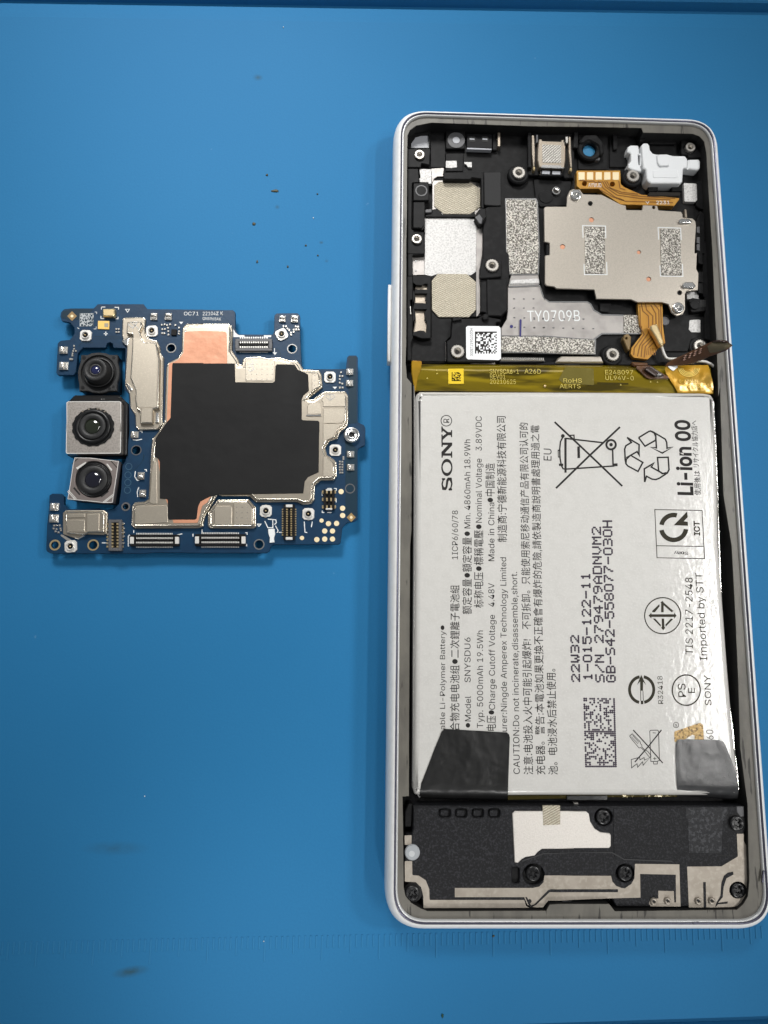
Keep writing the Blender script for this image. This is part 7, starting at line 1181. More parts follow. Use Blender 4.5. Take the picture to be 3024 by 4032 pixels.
SP.part('etched_corner', MB().line(L2('1345,945 1350,1045 1265,1042'), 3, SZ + .04), VOID)
SP.part('raised_panel', MB().prism(L2('430,665 985,662 1000,750 1010,1020 960,1085 860,1090 440,1060 430,900'), SZ - .1, SZ + .07, .12, 5), CHAR)
SP.part('recess_line', MB().line(L1('1210,1180 1300,1150 1400,1115 1659,1112') + L2('0,1020 420,1020 520,1075 900,1090'), 5, SZ + .085), mat('groove', (.02, .02, .022), .6))
SP.part('upper_lip', MB().prism(L1('290,712 1390,714 1390,722 290,722'), SZ - .1, SZ + .06, .05), CHAR)
SP.part('silver_spot', MB().prism(L2('118,628 155,626 158,640 122,640'), 3, 4.9, .05, 2), TIN)
SP.part('connector_port', MB().prism(L2('1410,655 1470,655 1472,735 1440,740 1412,700'), SZ - .1, SZ + .1, .08, 3), GREYPL)

# ================================================================ THE CIRCUIT BOARD
PT, PB = 2.5, 1.75
CB = Thing('circuit_board', 'dark blue phone circuit board with black graphite sheet and silver shields', 'circuit board', U(840, 1750, 0))
pcb = (B1('200,170 207,128 240,95 310,88 540,88 582,45 1050,45 1090,96 1659,101') + B2('0,100 295,103 318,125 318,290 345,343 688,345 702,310 705,155 725,135 935,133 957,158 962,400 975,650 1000,688 1412,686 1425,572 1445,552 1515,552 1531,575 1532,1212 1592,1242 1606,1272 1606,1307') +
       B4('1606,60 1602,235 1540,262 1530,290 1529,965 1492,990 1422,1000 1377,1050 1360,1198 1340,1215 692,1216 668,1240 652,1288 620,1300 0,1301') + B3('1659,1342 1370,1336 1140,1336 1080,1346 100,1346 62,1325 55,1300 65,1060 85,880 90,752 120,735 215,738 240,765 238,850 280,893 400,892 600,884 640,900 745,893 800,838 820,700 835,442 865,405 885,300 905,100') +
       B1('905,1340 900,965 855,920 862,700 866,496 742,490 735,448 704,432 675,448 664,490 430,490 378,548 358,740 335,770 172,768 160,742 175,440 205,418 300,408 345,350 345,285 300,232 215,216'))
hl = [(B1.p(1332, 493), 16.5, 20.5), (B2.p(880, 485), 16.5, 20.5), (B3.p(975, 292), 18, 21), (B3.p(868, 868), 12, 18), (B3.p(145, 1260), 16, 22), (B3.p(535, 1260), 17.5, 23), (B4.p(553, 1215), 17.5, 21.5), (B4.p(1453, 663), 16.5, 20)]
CB.part('board', MB().prism(pcb, PB, PT, .05, 4, [circ(c[0], c[1], r, 20) for c, r, R in hl], bottom=True), PCB)
for i, (c, r, R) in enumerate(hl):
    m = (SILVER, SILVER, GREYPL, GREYPL, GOLD, GOLD, SILVER, GREYPL)[i]
    CB.part('hole_ring', MB().cyl(c, R, PT - .1, PT + .05, .02, 24, hole=r - .8), m)
# underside chips that hold the board off the mat
for c in ((640, 1290), (1250, 1850), (1000, 2080), (500, 2110), (760, 1700), (1000, 1500)):
    CB.part('underside_chip', MB().cyl(c, 34, 0, PB, 0, 16), PCBD)
CB.part('mask_border', MB().prism(B1('215,180 225,120 310,98 540,98 480,150 400,200 300,215'), PT, PT + .03, .01), PCBD)
CB.part('mask_border', MB().prism(B2('1440,560 1515,562 1520,1220 1440,1230'), PT, PT + .03, .01), PCBD)
CB.part('mask_border', MB().prism(B4('1408,150 1520,270 1520,940 1440,985 1408,900'), PT, PT + .03, .01), PCBD)

def can(pts, z0, z1, m=SHIELD, bev=.28, r=5, steps=3, name='shield_can', parent=None):
    return CB.part(name, MB().prism(pts, z0, z1, bev, r, steps=steps), m, parent)
def bead(xy, z, parent, d0=.16):
    """rolled rim that catches the light along a shield's edge"""
    xy = ccw(xy)
    CB.part('highlight_ridge', MB().loft([(inset(xy, d0), z - .03), (inset(xy, d0 + .06), z + .05), (inset(xy, d0 + .15), z + .05), (inset(xy, d0 + .21), z - .03)], True), BEAD, parent)
def pxy(pts, z, r=5): return [U(x, y, z) for x, y in fillet(pts, r)]
# upper-left tall shield with its flange
flange = B1('835,200 850,180 1055,175 1073,200 1060,285 1072,345 1100,392 1192,420 1216,480 1222,540 1256,590 1242,1272 1192,1326 1000,1330 970,1300 965,1180 915,1100 905,960 858,870 880,480 850,440 828,360')
s = can(flange, PT, 2.95, bev=.15)
can(B1('880,225 1028,215 1036,262 1010,322 1032,382 1062,430 1172,430 1192,482 1204,560 1218,605 1206,1108 1146,1120 1142,1266 1010,1266 1010,1140 975,1112 962,1040 965,920 912,800 930,480 935,355 872,345'), 2.9, 3.65, bev=.3, name='shield_lid', parent=s)
CB.part('lid_texture', MB().prism(B1('945,390 1022,385 1060,445 1165,445 1185,500 1190,590 1180,1095 990,1098 978,920 930,800 945,480'), 3.6, 3.68, .02, 3), SHIELDT, s)
CB.part('lid_tab', MB().prism(B1('1028,1105 1138,1100 1135,1255 1022,1252'), 3.6, 3.76, .08, 3), SHIELDT, s)
CB.part('lid_mark', MB().line(B1('890,245 940,290 985,230 940,225'), 5, 3.69).line(B1('915,225 960,258 1000,300'), 4, 3.69), TIN, s)
CB.part('side_vent', MB().prism(B1('1172,1145 1205,1150 1205,1250 1165,1258'), 2.9, 3.3, .15, 3, steps=2), SILVER, s)
CB.part('bent_corner', MB().prism(B1('820,415 850,410 900,370 905,395 885,470 860,460'), PT, 3.1, .15, 3, steps=2), SILVER, s)
CB.part('bent_corner', MB().prism(B1('862,855 885,850 940,905 932,935 905,925'), PT, 3.2, .2, 3, steps=2), SILVER, s)
bead(pxy(flange, 2.95), 2.95, s, .05)
bead(pxy(B1('880,225 1028,215 1036,262 1010,322 1032,382 1062,430 1172,430 1192,482 1204,560 1218,605 1206,1108 1146,1120 1142,1266 1010,1266 1010,1140 975,1112 962,1040 965,920 912,800 930,480 935,355 872,345'), 3.65), 3.65, s, .12)
# big main shield
main = (B1('1445,300 1462,265 1492,243 1659,240') + B2('0,236 258,236 286,262 292,300 286,500 352,598 362,640 388,640 392,592 415,570 560,560 640,580 760,568 850,598 932,602 962,640 992,690 1150,698 1172,740 1182,868 1075,950 1030,985 1085,985 1200,906 1405,906 1436,945 1436,1200') +
        B4('1434,0 1428,40 1350,112 1330,168 1250,192 1207,260 1226,330 1292,372 1320,402 1322,540 1292,580 1160,582 1106,632 1100,772 1070,812 985,822 930,796 520,796 460,737 185,735') + B4('140,722 20,935 0,1012') + B3('1659,1072 1600,1088 960,1090 925,1060 930,862 960,822 1058,815 1100,790 1125,300 1140,172') + B1('1200,1350 1265,1230 1282,700 1300,642 1400,592 1440,525'))
s = can(main, PT, 2.95, bev=.15, r=4)
lid = inset(ccw([U(x, y, 3.6) for x, y in main]), .42)
CB.part('shield_lid', MB().prism_xy(lid, 2.9, 3.55, .3, steps=3), SHIELD, s)
CZ = 3.55
bead([U(x, y, 2.95) for x, y in fillet(main, 4)], 2.95, s, .05)
bead(lid, 3.55, s, .05)
CB.part('copper_tape', MB().prism(B1('1468,335 1490,325 1659,318') + B2('215,316 232,330 238,640 230,700 500,1200') + B4('100,700 40,800') + B3('1650,860 1612,1000 1600,1034 1355,1036 1320,900 1240,700 1170,180') + B1('1285,1262 1308,655 1405,612 1455,545'), CZ - .1, CZ + .06, .02, 3), COPPER)
CB.part('graphite_sheet', MB().prism(B1('1342,665 1350,645 1659,645') + B2('0,630 312,630 316,815 690,820 708,805 715,655 730,638 905,640 935,690 1038,738 1046,900 990,945 975,985 975,1180 985,1192 1135,1197 1150,1210 1150,1307') +
     B4('1148,100 1142,500 1040,545 1005,590 990,708 160,720 60,745') + B3('1630,815 1605,870 1592,985 1575,1000 1310,1000 1298,985 1298,810 1285,790 1215,785 1215,410 1195,375 1165,358 1172,170 1290,0') + B1('1310,1225 1325,1205'), CZ, CZ + .14, .05, 3), GRAPH)
for q in (B2('415,585 560,575 640,592 705,600 705,640 698,805 418,805'), B2('1075,735 1140,735 1140,860 1075,905'), B2('1195,930 1395,928 1405,945 1405,1058 1185,1060 1185,1010 1170,1000'), B2('1186,1075 1403,1075 1403,1190 1370,1222 1186,1226'),
          B2('1030,1135 1030,1055 1060,1022 1150,1012 1165,1030 1168,1132'), B3('965,862 1285,852 1298,870 1298,1030 985,1050 960,1030'), B3('1150,395 1185,410 1190,840 1150,845 1110,830 1135,500')):
    CB.part('pressed_panel', MB().prism(q, CZ - .1, CZ + .1, .08, 3, steps=2), SHIELDT, s)
CB.part('pressed_panel', MB().prism(B4('1185,20 1362,22 1290,150 1210,190 1185,250'), CZ - .1, CZ + .1, .08, 3, steps=2), SHIELDT, s)
CB.part('pressed_panel', MB().prism(B4('1185,330 1270,395 1292,540 1185,545'), CZ - .1, CZ + .1, .08, 3, steps=2), SHIELDT, s)
CB.part('crease', MB().prism(B2('1020,1135 1165,1135 1168,1150 1018,1150'), CZ, CZ + .2, .06, 2), SILVER, s)
CB.part('crease', MB().prism(B2('975,960 1060,905 1070,918 1040,945 980,985'), CZ - .5, CZ - .05, .15, 3, steps=2), SILVER, s)
CB.part('lid_mark', MB().line(B2('430,590 480,585 495,640 440,635'), 4, CZ + .13).line(B2('450,665 490,660 500,690 465,710 445,690'), 4, CZ + .13).line(B2('1215,940 1290,940 1300,965 1255,995 1215,965'), 3, CZ + .13).line(B2('1255,930 1258,985'), 3, CZ + .13), TIN, s)
dm = MB(); dm.prism_xy(circ(0, 0, .1, 8), 0, .05, .02); dmm = dm.mesh('pressed_dot', TIN)
for x in (530, 582, 632, 685):
    for y in (638, 687, 737, 787): CB.inst('pressed_dot', dmm, B2.p(x, y), CZ + .1, parent=None)
for x in (428, 478): 
    for y in (737, 787): CB.inst('pressed_dot', dmm, B2.p(x, y), CZ + .1)
for y in (747, 798, 845): CB.inst('pressed_dot', dmm, B2.p(1105, y), CZ + .1)
# two small shields
s = can(B4('45,1030 45,900 142,772 450,768 522,850 522,1042 492,1057 68,1057'), PT, 3.0, bev=.15)
can(B4('65,1015 65,905 150,785 440,782 505,860 505,1025 480,1040 85,1040'), 2.95, 3.5, bev=.28, name='shield_lid', parent=s)
bead(pxy(B4('65,1015 65,905 150,785 440,782 505,860 505,1025 480,1040 85,1040'), 3.5), 3.5, s, .1)
bead(pxy(B4('45,1030 45,900 142,772 450,768 522,850 522,1042 492,1057 68,1057'), 3.0), 3.0, s, .04)
CB.part('pressed_panel', MB().prism(B4('108,850 125,832 275,832 288,850 285,1022 110,1025'), 3.4, 3.62, .12, 3, steps=2), SHIELDT, s)
CB.part('pressed_panel', MB().prism(B4('300,800 440,798 488,865 488,1020 300,1025'), 3.4, 3.6, .12, 3, steps=2), SHIELDT, s)
for x in (332, 385, 437):
    for y in (848, 900, 952): CB.inst('pressed_dot', dmm, B4.p(x, y), 3.6)
s = can(B3('225,930 260,903 640,903 682,930 672,1142 640,1157 450,1150 380,1192 330,1182 225,1150'), PT, 3.0, bev=.15)
can(B3('245,945 270,918 635,918 655,940 650,1130 480,1135 440,1160 260,1140'), 2.95, 3.5, bev=.28, name='shield_lid', parent=s)
bead(pxy(B3('245,945 270,918 635,918 655,940 650,1130 480,1135 440,1160 260,1140'), 3.5), 3.5, s, .1)
CB.part('pressed_panel', MB().prism(B3('262,942 455,938 455,980 265,985'), 3.4, 3.6, .1, 3, steps=2), SHIELDT, s)
CB.part('pressed_panel', MB().prism(B3('262,1000 450,1000 450,1130 268,1128'), 3.4, 3.58, .1, 3, steps=2), SHIELDT, s)
CB.part('pressed_panel', MB().prism(B3('468,940 600,938 598,1120 468,1128'), 3.4, 3.62, .1, 3, steps=2), SHIELDT, s)
CB.part('bright_tongue', MB().prism(B3('330,1160 445,1150 440,1170 385,1200 345,1190'), PT, 2.9, .1, 3), SILVER, s)
for q in (B3('205,1150 240,1160 340,1225 330,1235 260,1210 200,1165'),):
    CB.part('solder_fillet', MB().prism(q, PT, 2.62, .05, 2), TIN)
# parts soldered to the board
def fold_contact(name, w, h, m=TIN):
    b = MB(); b.prism_xy(rect(-w / 2, -h / 2, w / 2, h / 2), 0, .35, .06)
    b.prism_xy(rect(-w * .42, -h * .05, w * .42, h * .42), .35, .75, .2, steps=2)
    b.prism_xy(rect(-w * .36, -h * .38, w * .36, -h * .18), .35, .55, .08)
    return b.mesh(name, m)
k = mpp(800, 1700, PT)
fcv = fold_contact('spring_contact', 27 * k, 30 * k); fch = fold_contact('spring_contact', 26 * k, 32 * k)
for c, r, sc in ((B1.p(1160, 178), 0, 1), (B1.p(1308, 178), 0, 1), (B2.p(785, 195), 0, .95), (B2.p(905, 195), 0, 1.05), (B1.p(238, 520), 1.57, 1.1), (B1.p(240, 680), 1.57, 1.2), (B2.p(1452, 718), 1.57, .95), (B2.p(1450, 830), 1.57, .95), (B4.p(1460, 325), 1.57, .95), (B4.p(1460, 455), 1.57, .95), (B3.p(147, 872), 1.57, 1.1), (B3.p(142, 990), 1.57, 1.15), (B3.p(965, 138), 1.57, 1), (B3.p(1028, 555), 3.14, .95), (B3.p(1045, 735), 3.14, .95)):
    CB.inst('spring_contact', fcv, c, PT, r, sc=(sc, sc, 1))
def coax_mesh():
    a = 46 * k; b = MB()
    b.prism_xy(fillet([(-a * .5, -a * .32), (-a * .32, -a * .5), (a * .32, -a * .5), (a * .5, -a * .32), (a * .5, a * .32), (a * .32, a * .5), (-a * .32, a * .5), (-a * .5, a * .32)], .1, 2), 0, .28, .05)
    b.prism_xy(circ(0, 0, a * .33, 20), .2, .62, .05, [circ(0, 0, a * .26, 16)])
    return b.mesh('coax_socket', PIN)
cm = coax_mesh()
pn = MB(); pn.prism_xy(circ(0, 0, 10.5 * k, 14), .2, .34, .01); pnm = pn.mesh('socket_core', BLACKG)
pd = MB(); pd.lathe((0, 0), [(.14, .3), (.14, .52), (.05, .6), (0, .6)], 10); pdm = pd.mesh('socket_pin', GOLD)
for c, r in ((B1.p(465, 370), 0), (B1.p(1140, 325), .1), (B2.p(778, 348), .5), (B2.p(1255, 770), 0), (B4.p(1308, 285), 0), (B4.p(622, 886), 0), (B4.p(1042, 916), 0), (B3.p(312, 1275), .1)):
    o = CB.inst('coax_socket', cm, c, PT, r)
    for nm, me in (('socket_core', pnm), ('socket_pin', pdm)):
        q = bpy.data.objects.new(nm, me); COL.objects.link(q); q.parent = o
# board-to-board sockets
def socket(f, cx, cy, w, h, n, vert=False, m=GREYPL, gold=False, base=GREYPL):
    """socket of w x h window px; contacts along its long side"""
    L, Wd = (h, w) if vert else (w, h)
    def q(u, v): return f.p(cx + (v if vert else u), cy + (u if vert else v))
    def R(u0, v0, u1, v1): return [q(u0, v0), q(u1, v0), q(u1, v1), q(u0, v1)]
    o = CB.part('board_socket', MB().prism(R(-L / 2, -Wd / 2, L / 2, Wd / 2), PT, PT + .7, .08, 3, [R(-L * .40, -Wd * .27, L * .40, Wd * .27)]), base)
    CB.part('socket_floor', MB().prism(R(-L * .42, -Wd * .3, L * .42, Wd * .3), PT, PT + .25, 0), BLACK, o)
    CB.part('socket_tongue', MB().prism(R(-L * .34, -Wd * .07, L * .34, Wd * .07), PT + .2, PT + .6, .05), BLACK, o)
    pins = MB()
    for i in range(n):
        u = -L * .36 + L * .72 * i / (n - 1); d = L * .72 / n * .32
        for sgn in (-1, 1):
            pins.prism(R(u - d, sgn * Wd * .12, u + d, sgn * Wd * .26) if sgn > 0 else R(u - d, -Wd * .26, u + d, -Wd * .12), PT + .2, PT + .74, .02)
            pins.prism(R(u - d, Wd * .5, u + d, Wd * .64) if sgn > 0 else R(u - d, -Wd * .64, u + d, -Wd * .5), PT, PT + .14, .02)
    CB.part('contact_row', pins, GOLD if gold else PIN, o)
    for sgn in (-1, 1):
        CB.part('end_clip', MB().prism([q(sgn * L * .5, -Wd * .3), q(sgn * L * .42, -Wd * .3), q(sgn * L * .42, Wd * .3), q(sgn * L * .5, Wd * .3)], PT + .3, PT + .76, .05, 2), PIN if m is SILVER else GREYPL, o)
    return o
socket(B2, 500, 445, 365, 122, 13)
socket(B3, 758, 1160, 135, 320, 8, True, gold=True)
socket(B3, 1160, 1212, 500, 118, 22, m=SILVER, base=BLACK)
S5 = F(160 + 0, 0, 1)
socket(B4, 168, 1172, 500, 118, 22, m=SILVER, base=BLACK)
socket(B4, 850, 995, 112, 350, 12, True, m=SILVER, gold=True, base=BLACK)
socket(B4, 1245, 770, 108, 205, 3, True, m=SILVER, gold=True, base=BLACK)
# gold round pads
gp = MB(); gp.prism_xy(circ(0, 0, 10.4 * k, 20), -.02, .04, .01); gpm = gp.mesh('gold_pad', PALEGOLD)
for x, y, r in ((1365, 693, 1), (1380, 858, 1), (1380, 930, 1), (1172, 980, .8), (1240, 1010, 1), (1320, 1008, 1), (1203, 1083, 1), (1280, 1083, 1), (1125, 1168, 1), (1203, 1163, 1), (1280, 1163, 1), (978, 1152, .82)):
    CB.inst('gold_pad', gpm, B4.p(x, y), PT + .01, sc=(r, r, 1))
for f_, x, y, r in ((B1, 320, 167, 50), (B4, 1465, 948, 46)):
    o = CB.part('alignment_mark', MB().prism(f_(f'{x},{y-r} {x+r},{y} {x},{y+r} {x-r},{y}'), PT, PT + .05, .01), mat('bare_laminate', (.30, .19, .07), .45))
    CB.part('mark_centre', MB().cyl(f_.p(x, y), 6, PT, PT + .07, .01, 12), PALEGOLD, o)
# microphone, flash led, matrix code
CB.part('microphone_can', MB().prism(B1('630,90 755,88 757,150 745,172 632,168'), PT, PT + .9, .2, 3, steps=2), GOLD)
CB.part('led_pad', MB().prism(B1('585,215 700,217 698,302 583,298'), PT, PT + .2, .03, 1), LEDYEL)
CB.part('led_die', MB().prism(B1('650,240 690,240 690,278 650,278'), PT + .2, PT + .24, .01), mat('grey_die', (.34, .30, .22), .4))
o = CB.part('code_patch', MB().prism(B1('400,140 540,138 540,270 398,272'), PT, PT + .04, .01), mat('grey_code', (.42, .45, .46), .5))
rng = random.Random(3); b = MB()
for i in range(14):
    for j in range(13):
        if rng.random() < .42: b.flat(B1(f'{403+i*9.7},{143+j*9.7} {413+i*9.7},{143+j*9.7} {413+i*9.7},{153+j*9.7} {403+i*9.7},{153+j*9.7}'), PT + .06)
CB.part('code_print', b, PCBD, o)
# printed silkscreen
b = MB(); z = PT + .02
b.text('OC71', B1.p(1462, 160), B1.p(1612, 160), 15, z, .008).text('22104ZK', B1.p(1655, 160), B2.p(195, 152), 15, z, .008).text('QN5965AK', B1.p(1652, 205), B2.p(176, 206), 12, z, .008)
CB.part('printed_text', b, SILK)
b = MB()
for q in ('620,75 660,75', '620,75 620,100', '755,78 795,78 795,100', '615,165 615,192 645,192', '765,195 790,195 790,175'): b.line(B1(q), 3, z)
for q in ('645,347 685,347', '665,327 665,367'): b.line(B1(q), 4, z)
b.line(B1('867,98 907,98 887,128'), 2.5, z, True); b.flat(B1('1412,226 1456,226 1434,250'), z)
for q in ('552,126 572,126 572,145', '540,300 566,298 566,275', '375,285 395,298'): b.line(B1(q), 2, z)
b.flat(B2('688,522 732,522 710,548'), z); b.line(B2('706,480 706,520'), 3, z); b.flat(B2('1280,862 1326,862 1304,885'), z)
b.flat(B2('300,290 318,325 350,350 408,352 408,370 300,370'), z); b.flat(B2('600,352 674,352 674,370 600,370'), z)
for q in ('895,1165 895,1275', '1380,1160 1445,1145', '925,1160 900,1160', '1555,1145 1555,1175'): b.line(B3(q), 4, z)
for q in ('950,1110 950,1135', '1648,1100 1648,1130', '625,1238 668,1238'): b.line(B3(q), 3.5, z)
b.line(B4('535,1015 572,1015 552,1038'), 3, z, True)
for q in ('1295,662 1318,662 1318,685', '1178,690 1178,735', '1178,880 1178,900 1200,900', '1228,662 1272,662', '1228,900 1272,900', '1316,760 1316,800', '415,1100 435,1100 435,1120', '408,1230 430,1230 430,1210', '748,1096 785,1096'): b.line(B4(q), 3, z)
for q in ('610,985 640,1050 690,1050 688,970', '640,965 718,972 725,1000 705,1020', '715,1030 742,1080 730,1100', '1000,990 1008,1095 1030,1098', '1080,990 1070,1045'): b.line(B4(q), 3.5, z)
for q in ('968,505 960,560 985,600 1005,600', '1002,670 985,720 990,770', '1060,490 1080,490 1080,510', '940,185 980,190 1035,180', '1012,98 1035,98 1035,115'): b.line(B3(q), 3.5, z)
CB.part('silkscreen_mark', b, SILK)
ru = CB.part('test_ribbon', MB().prism(B4('642,1062 705,1060 712,1115 700,1150 705,1195 655,1200 660,1150 645,1110'), PT, PT + .25, .05, 2), SILK)
for y, x in ((458, 900), (545, 892), (622, 890), (700, 886)):
    CB.part('via_ring', MB().line(circ(*B3.p(x, y), 12.5, 18), 1.6, PT + .02, True), mat('pale_blue_mask', (.05, .12, .18), .4))
b = MB()
for q in ('1060,340 1030,420 960,490 900,500', '1050,330 1048,400'): b.line(B3(q), 2, PT + .015)
for q in ('540,375 820,380', '540,400 835,400', '380,480 420,440 540,440'): b.line(B1(q), 2.5, PT + .015)
for q in ('715,480 760,520 765,570', '310,520 360,540 375,700'): b.line(B2(q), 2.5, PT + .015)
CB.part('board_trace', b, PCBD)
# tiny chip resistors in clusters
chips = [(B1, c) for c in ((340, 470), (340, 500), (330, 522), (358, 522), (325, 548), (322, 570), (772, 298), (772, 328), (796, 298), (796, 328), (1235, 255), (1265, 250), (1290, 258), (1320, 250), (1242, 300), (1268, 298), (1240, 340), (1262, 342), (1300, 285), (1302, 320), (1305, 355), (1375, 258), (1412, 285), (1412, 320), (1410, 345))]
chips += [(B2, c) for c in ((795, 262), (820, 262), (915, 265), (938, 266), (835, 285), (852, 300), (868, 325), (895, 318), (870, 345), (895, 295), (920, 294), (944, 294), (1352, 755), (1378, 755), (1352, 785), (1352, 820), (1378, 830), (1352, 868), (1380, 868), (1365, 718))]
chips += [(B4, c) for c in ((1352, 395), (1378, 396), (1352, 422), (1378, 424), (1352, 450), (1378, 450), (1352, 476), (1378, 476), (1356, 504), (1378, 504), (1388, 350), (1388, 370), (622, 828), (618, 944), (1042, 862), (1042, 970), (620, 780), (1030, 812), (1000, 812))]
chips += [(B3, c) for c in ((135, 1060), (160, 1058), (190, 1060), (130, 1090), (160, 1095), (200, 1090), (150, 1120), (180, 1130), (205, 1110), (845, 1040), (848, 1090), (848, 1130), (846, 1170), (845, 1240), (690, 1070), (688, 1110), (688, 1150), (690, 1200), (690, 1240))]
b = MB()
for f_, (x, y) in chips: b.prism(f_(f'{x-9},{y-9} {x+9},{y-9} {x+9},{y+9} {x-9},{y+9}'), PT, PT + .22, .04)
b.prism(B1('290,595 328,595 328,615 290,615'), PT, PT + .3, .05)
CB.part('chip_resistor', b, TIN, kind='stuff')
CB.part('driver_chip', MB().prism(B1('1335,300 1390,302 1385,362 1330,360'), PT, PT + .35, .04, 1), BLACK)
for q in (B4('905,1180'),): pass
# raised standoff on the right edge
c = B4.p(1470, 140); X = U(*c, PT)
so = CB.part('standoff', MB().lathe(X, [(1.52, PT), (1.52, PT + .7), (1.42, PT + .85), (1.1, PT + .88), (1.0, PT + .75), (.86, PT + .75), (.8, PT + .95), (.55, PT + .95), (.5, PT + .5)], 28), SILVER)
CB.part('standoff_bore', MB().cyl(c, 11, PT, PT + .55, 0, 16), VOID, so)

# ================================================================ CAMERA MODULES beside the board
def glass(T_, X, r, z, m, parent=None):
    return T_.part('lens', MB().lathe(X, [(r, z - .05), (r * .97, z + .03), (r * .8, z + .16), (r * .5, z + .26), (r * .2, z + .31), (0, z + .32)], 32), m, parent)
k1 = mpp(380, 1480, 3.2)
CA = Thing('camera_module', 'black wide-angle camera module with stepped round barrel, topmost of three', 'camera module', U(*C1.p(875, 597), 0), 'camera modules beside the circuit board')
X = U(*C1.p(874, 597), 3.2)
CA.part('body', MB().prism(C1('500,215 1280,210 1268,985 460,985'), .0, 2.9, .1, 3), CAMBLK)
CA.part('flange', MB().prism(C1('490,206 640,204 720,165 870,150 1030,165 1110,202 1290,202 1288,370 1318,470 1328,590 1310,720 1280,800 1272,995 1090,995 1000,1030 870,1043 740,1030 640,995 448,995 445,840 425,740 418,600 440,470 478,370'), 2.4, 3.2, .12, 2, [circ(*C1.p(874, 597), 69.5, 36)]), CAMGREY)
CA.part('barrel_base', MB().lathe(X, [(69.5 * k1, 2.3), (66 * k1, 2.6), (60 * k1, 2.9), (59 * k1, 3.3), (57 * k1, 3.4), (54 * k1, 3.35), (53 * k1, 3.0)], 40), CAMBLK)
CA.part('barrel_ring', MB().loft([(circ(*X, 60 * k1, 40), 3.33), (circ(*X, 60.5 * k1, 40), 3.42), (circ(*X, 57.5 * k1, 40), 3.46), (circ(*X, 57 * k1, 40), 3.35)]), CAMGREY)
CA.part('barrel', MB().lathe(X, [(55 * k1, 2.8), (50 * k1, 3.6), (47 * k1, 4.5), (45 * k1, 4.95), (43 * k1, 5.02), (27 * k1, 4.96), (26 * k1, 4.7), (24.5 * k1, 4.68), (24 * k1, 4.85), (18 * k1, 4.72)], 40), CAMGREY)
glass(CA, X, 18.5 * k1, 4.62, LENSB)
for x, y, r in ((555, 270, 8), (1200, 265, 7), (525, 915, 8), (1110, 940, 6), (1195, 905, 5)):
    CA.part('moulded_dimple', MB().cyl(C1.p(x, y), r, 3.1, 3.24, .02, 10), CAMBLK)

k2 = mpp(370, 1680, 4.4)
CM = Thing('camera_module.001', 'large metal-topped main camera module with toothed black ring, middle of three', 'camera module', U(*C1.p(760, 1775), 0), 'camera modules beside the circuit board')
CM.part('carrier', MB().prism(B1('275,1040 345,972 800,972 890,1060') + B3('880,345 268,348'), 0, 3.1, .25, 4, steps=2), CAMBLK)
CM.part('carrier_step', MB().prism(B1('330,985 790,985 845,1060 830,1100 300,1100'), 3.0, 3.5, .1, 4), CAMBLK)
CM.part('metal_can', MB().prism(B1('265,1048 282,1037 808,1036 822,1048') + B3('818,318 808,326 268,328 258,316'), 0.6, 4.4, .16, 2, steps=3), CAMMET)
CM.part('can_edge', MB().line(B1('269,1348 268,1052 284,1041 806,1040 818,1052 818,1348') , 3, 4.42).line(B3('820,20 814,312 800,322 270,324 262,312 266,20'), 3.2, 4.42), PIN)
X = U(*C1.p(757, 1775), 4.5)
teeth = [(X[0] + (82 + (1.6 if (i // 3) % 2 else -1.0)) * k2 * math.cos(2 * math.pi * i / 96), X[1] + (78 + (1.6 if (i // 3) % 2 else -1)) * k2 * math.sin(2 * math.pi * i / 96)) for i in range(96)]
CM.part('toothed_ring', MB().prism_xy(teeth, 4.2, 4.6, .05, [circ(*X, 70 * k2, 40)]), CAMBLK)
CM.part('lens_ring', MB().lathe(X, [(72 * k2, 4.55), (71 * k2, 4.8), (66 * k2, 5.0), (58 * k2, 5.0), (55 * k2, 4.85), (53.5 * k2, 4.7)], 44), CAMBLK)
X2 = U(*C1.p(735, 1795), 5.0)
CM.part('lens_barrel', MB().lathe(X, [(53 * k2, 4.6), (53 * k2, 5.0), (51 * k2, 5.12), (33 * k2, 5.08), (31 * k2, 4.9), (30 * k2, 4.8)], 44), CAMGREY)
glass(CM, X, 31 * k2, 4.82, LENSG)
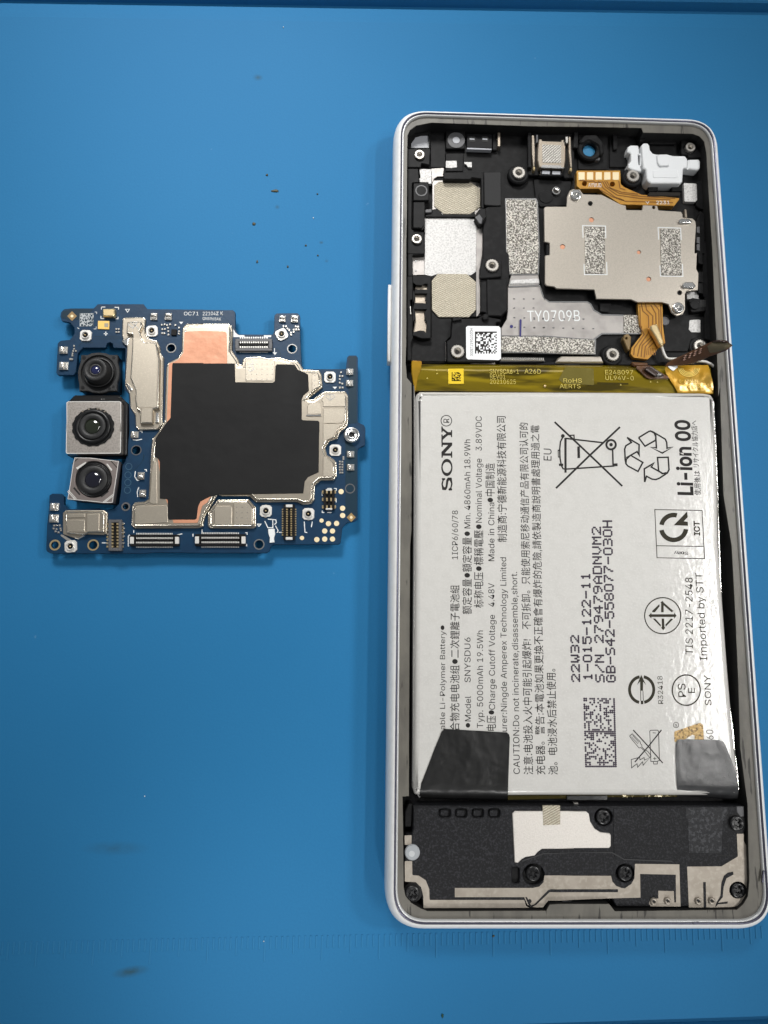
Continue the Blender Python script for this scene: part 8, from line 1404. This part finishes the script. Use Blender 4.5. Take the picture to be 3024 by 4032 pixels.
for x, y in ((520, 1440), (660, 1390), (850, 1385), (915, 1400), (1005, 1440)):
    CM.part('bright_notch', MB().prism(C1(f'{x-28},{y-12} {x+20},{y-18} {x+28},{y+8} {x-15},{y+16}'), 4.4, 4.66, .05, 2), SPRINGM)
CM.part('carrier_mark', MB().cyl(C1.p(940, 1170), 2.6, 3.4, 3.54, .02, 8), SILVER)
CM.part('carrier_mark', MB().cyl(C1.p(990, 1168), 2.2, 3.4, 3.54, .02, 8), SILVER)

k3 = mpp(365, 1890, 4.0)
CP = Thing('camera_module.002', 'bronze square camera module slightly turned, lowest of three', 'camera module', U(*B3.p(540, 590), 0), 'camera modules beside the circuit board')
CP.part('body', MB().prism(B3('350,372 795,405 732,825 280,788'), 0, 3.7, .12, 2), CAMBLK)
CP.part('metal_cover', MB().prism(B3('345,364 500,366 800,403 768,620 735,830 650,832 272,790 290,690 325,450'), 2.6, 4.0, .14, 2, [circ(*B3.p(538, 590), 72, 44)], steps=2), CAMBRZ)
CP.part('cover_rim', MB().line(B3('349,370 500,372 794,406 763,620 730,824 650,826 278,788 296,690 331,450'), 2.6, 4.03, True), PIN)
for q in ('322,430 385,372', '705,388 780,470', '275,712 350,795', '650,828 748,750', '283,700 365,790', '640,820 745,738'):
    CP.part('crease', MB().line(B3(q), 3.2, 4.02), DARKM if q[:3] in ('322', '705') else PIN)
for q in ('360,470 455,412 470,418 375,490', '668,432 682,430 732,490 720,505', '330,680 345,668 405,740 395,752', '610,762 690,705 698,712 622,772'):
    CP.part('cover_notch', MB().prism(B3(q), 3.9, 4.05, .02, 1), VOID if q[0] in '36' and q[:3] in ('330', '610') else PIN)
X = U(*B3.p(536, 592), 4.2)
CP.part('lens_ring', MB().lathe(X, [(72.5 * k3, 3.3), (70 * k3, 3.7), (68 * k3, 3.95), (65 * k3, 4.0), (63 * k3, 3.8), (62 * k3, 4.1), (59 * k3, 4.2), (57 * k3, 4.0)], 44), CAMBLK)
CP.part('lens_barrel', MB().lathe(X, [(57 * k3, 3.6), (57 * k3, 4.3), (55 * k3, 4.4), (38 * k3, 4.42), (35 * k3, 4.3), (32 * k3, 4.2)], 44), CAMGREY)
glass(CP, X, 33 * k3, 4.22, LENS)
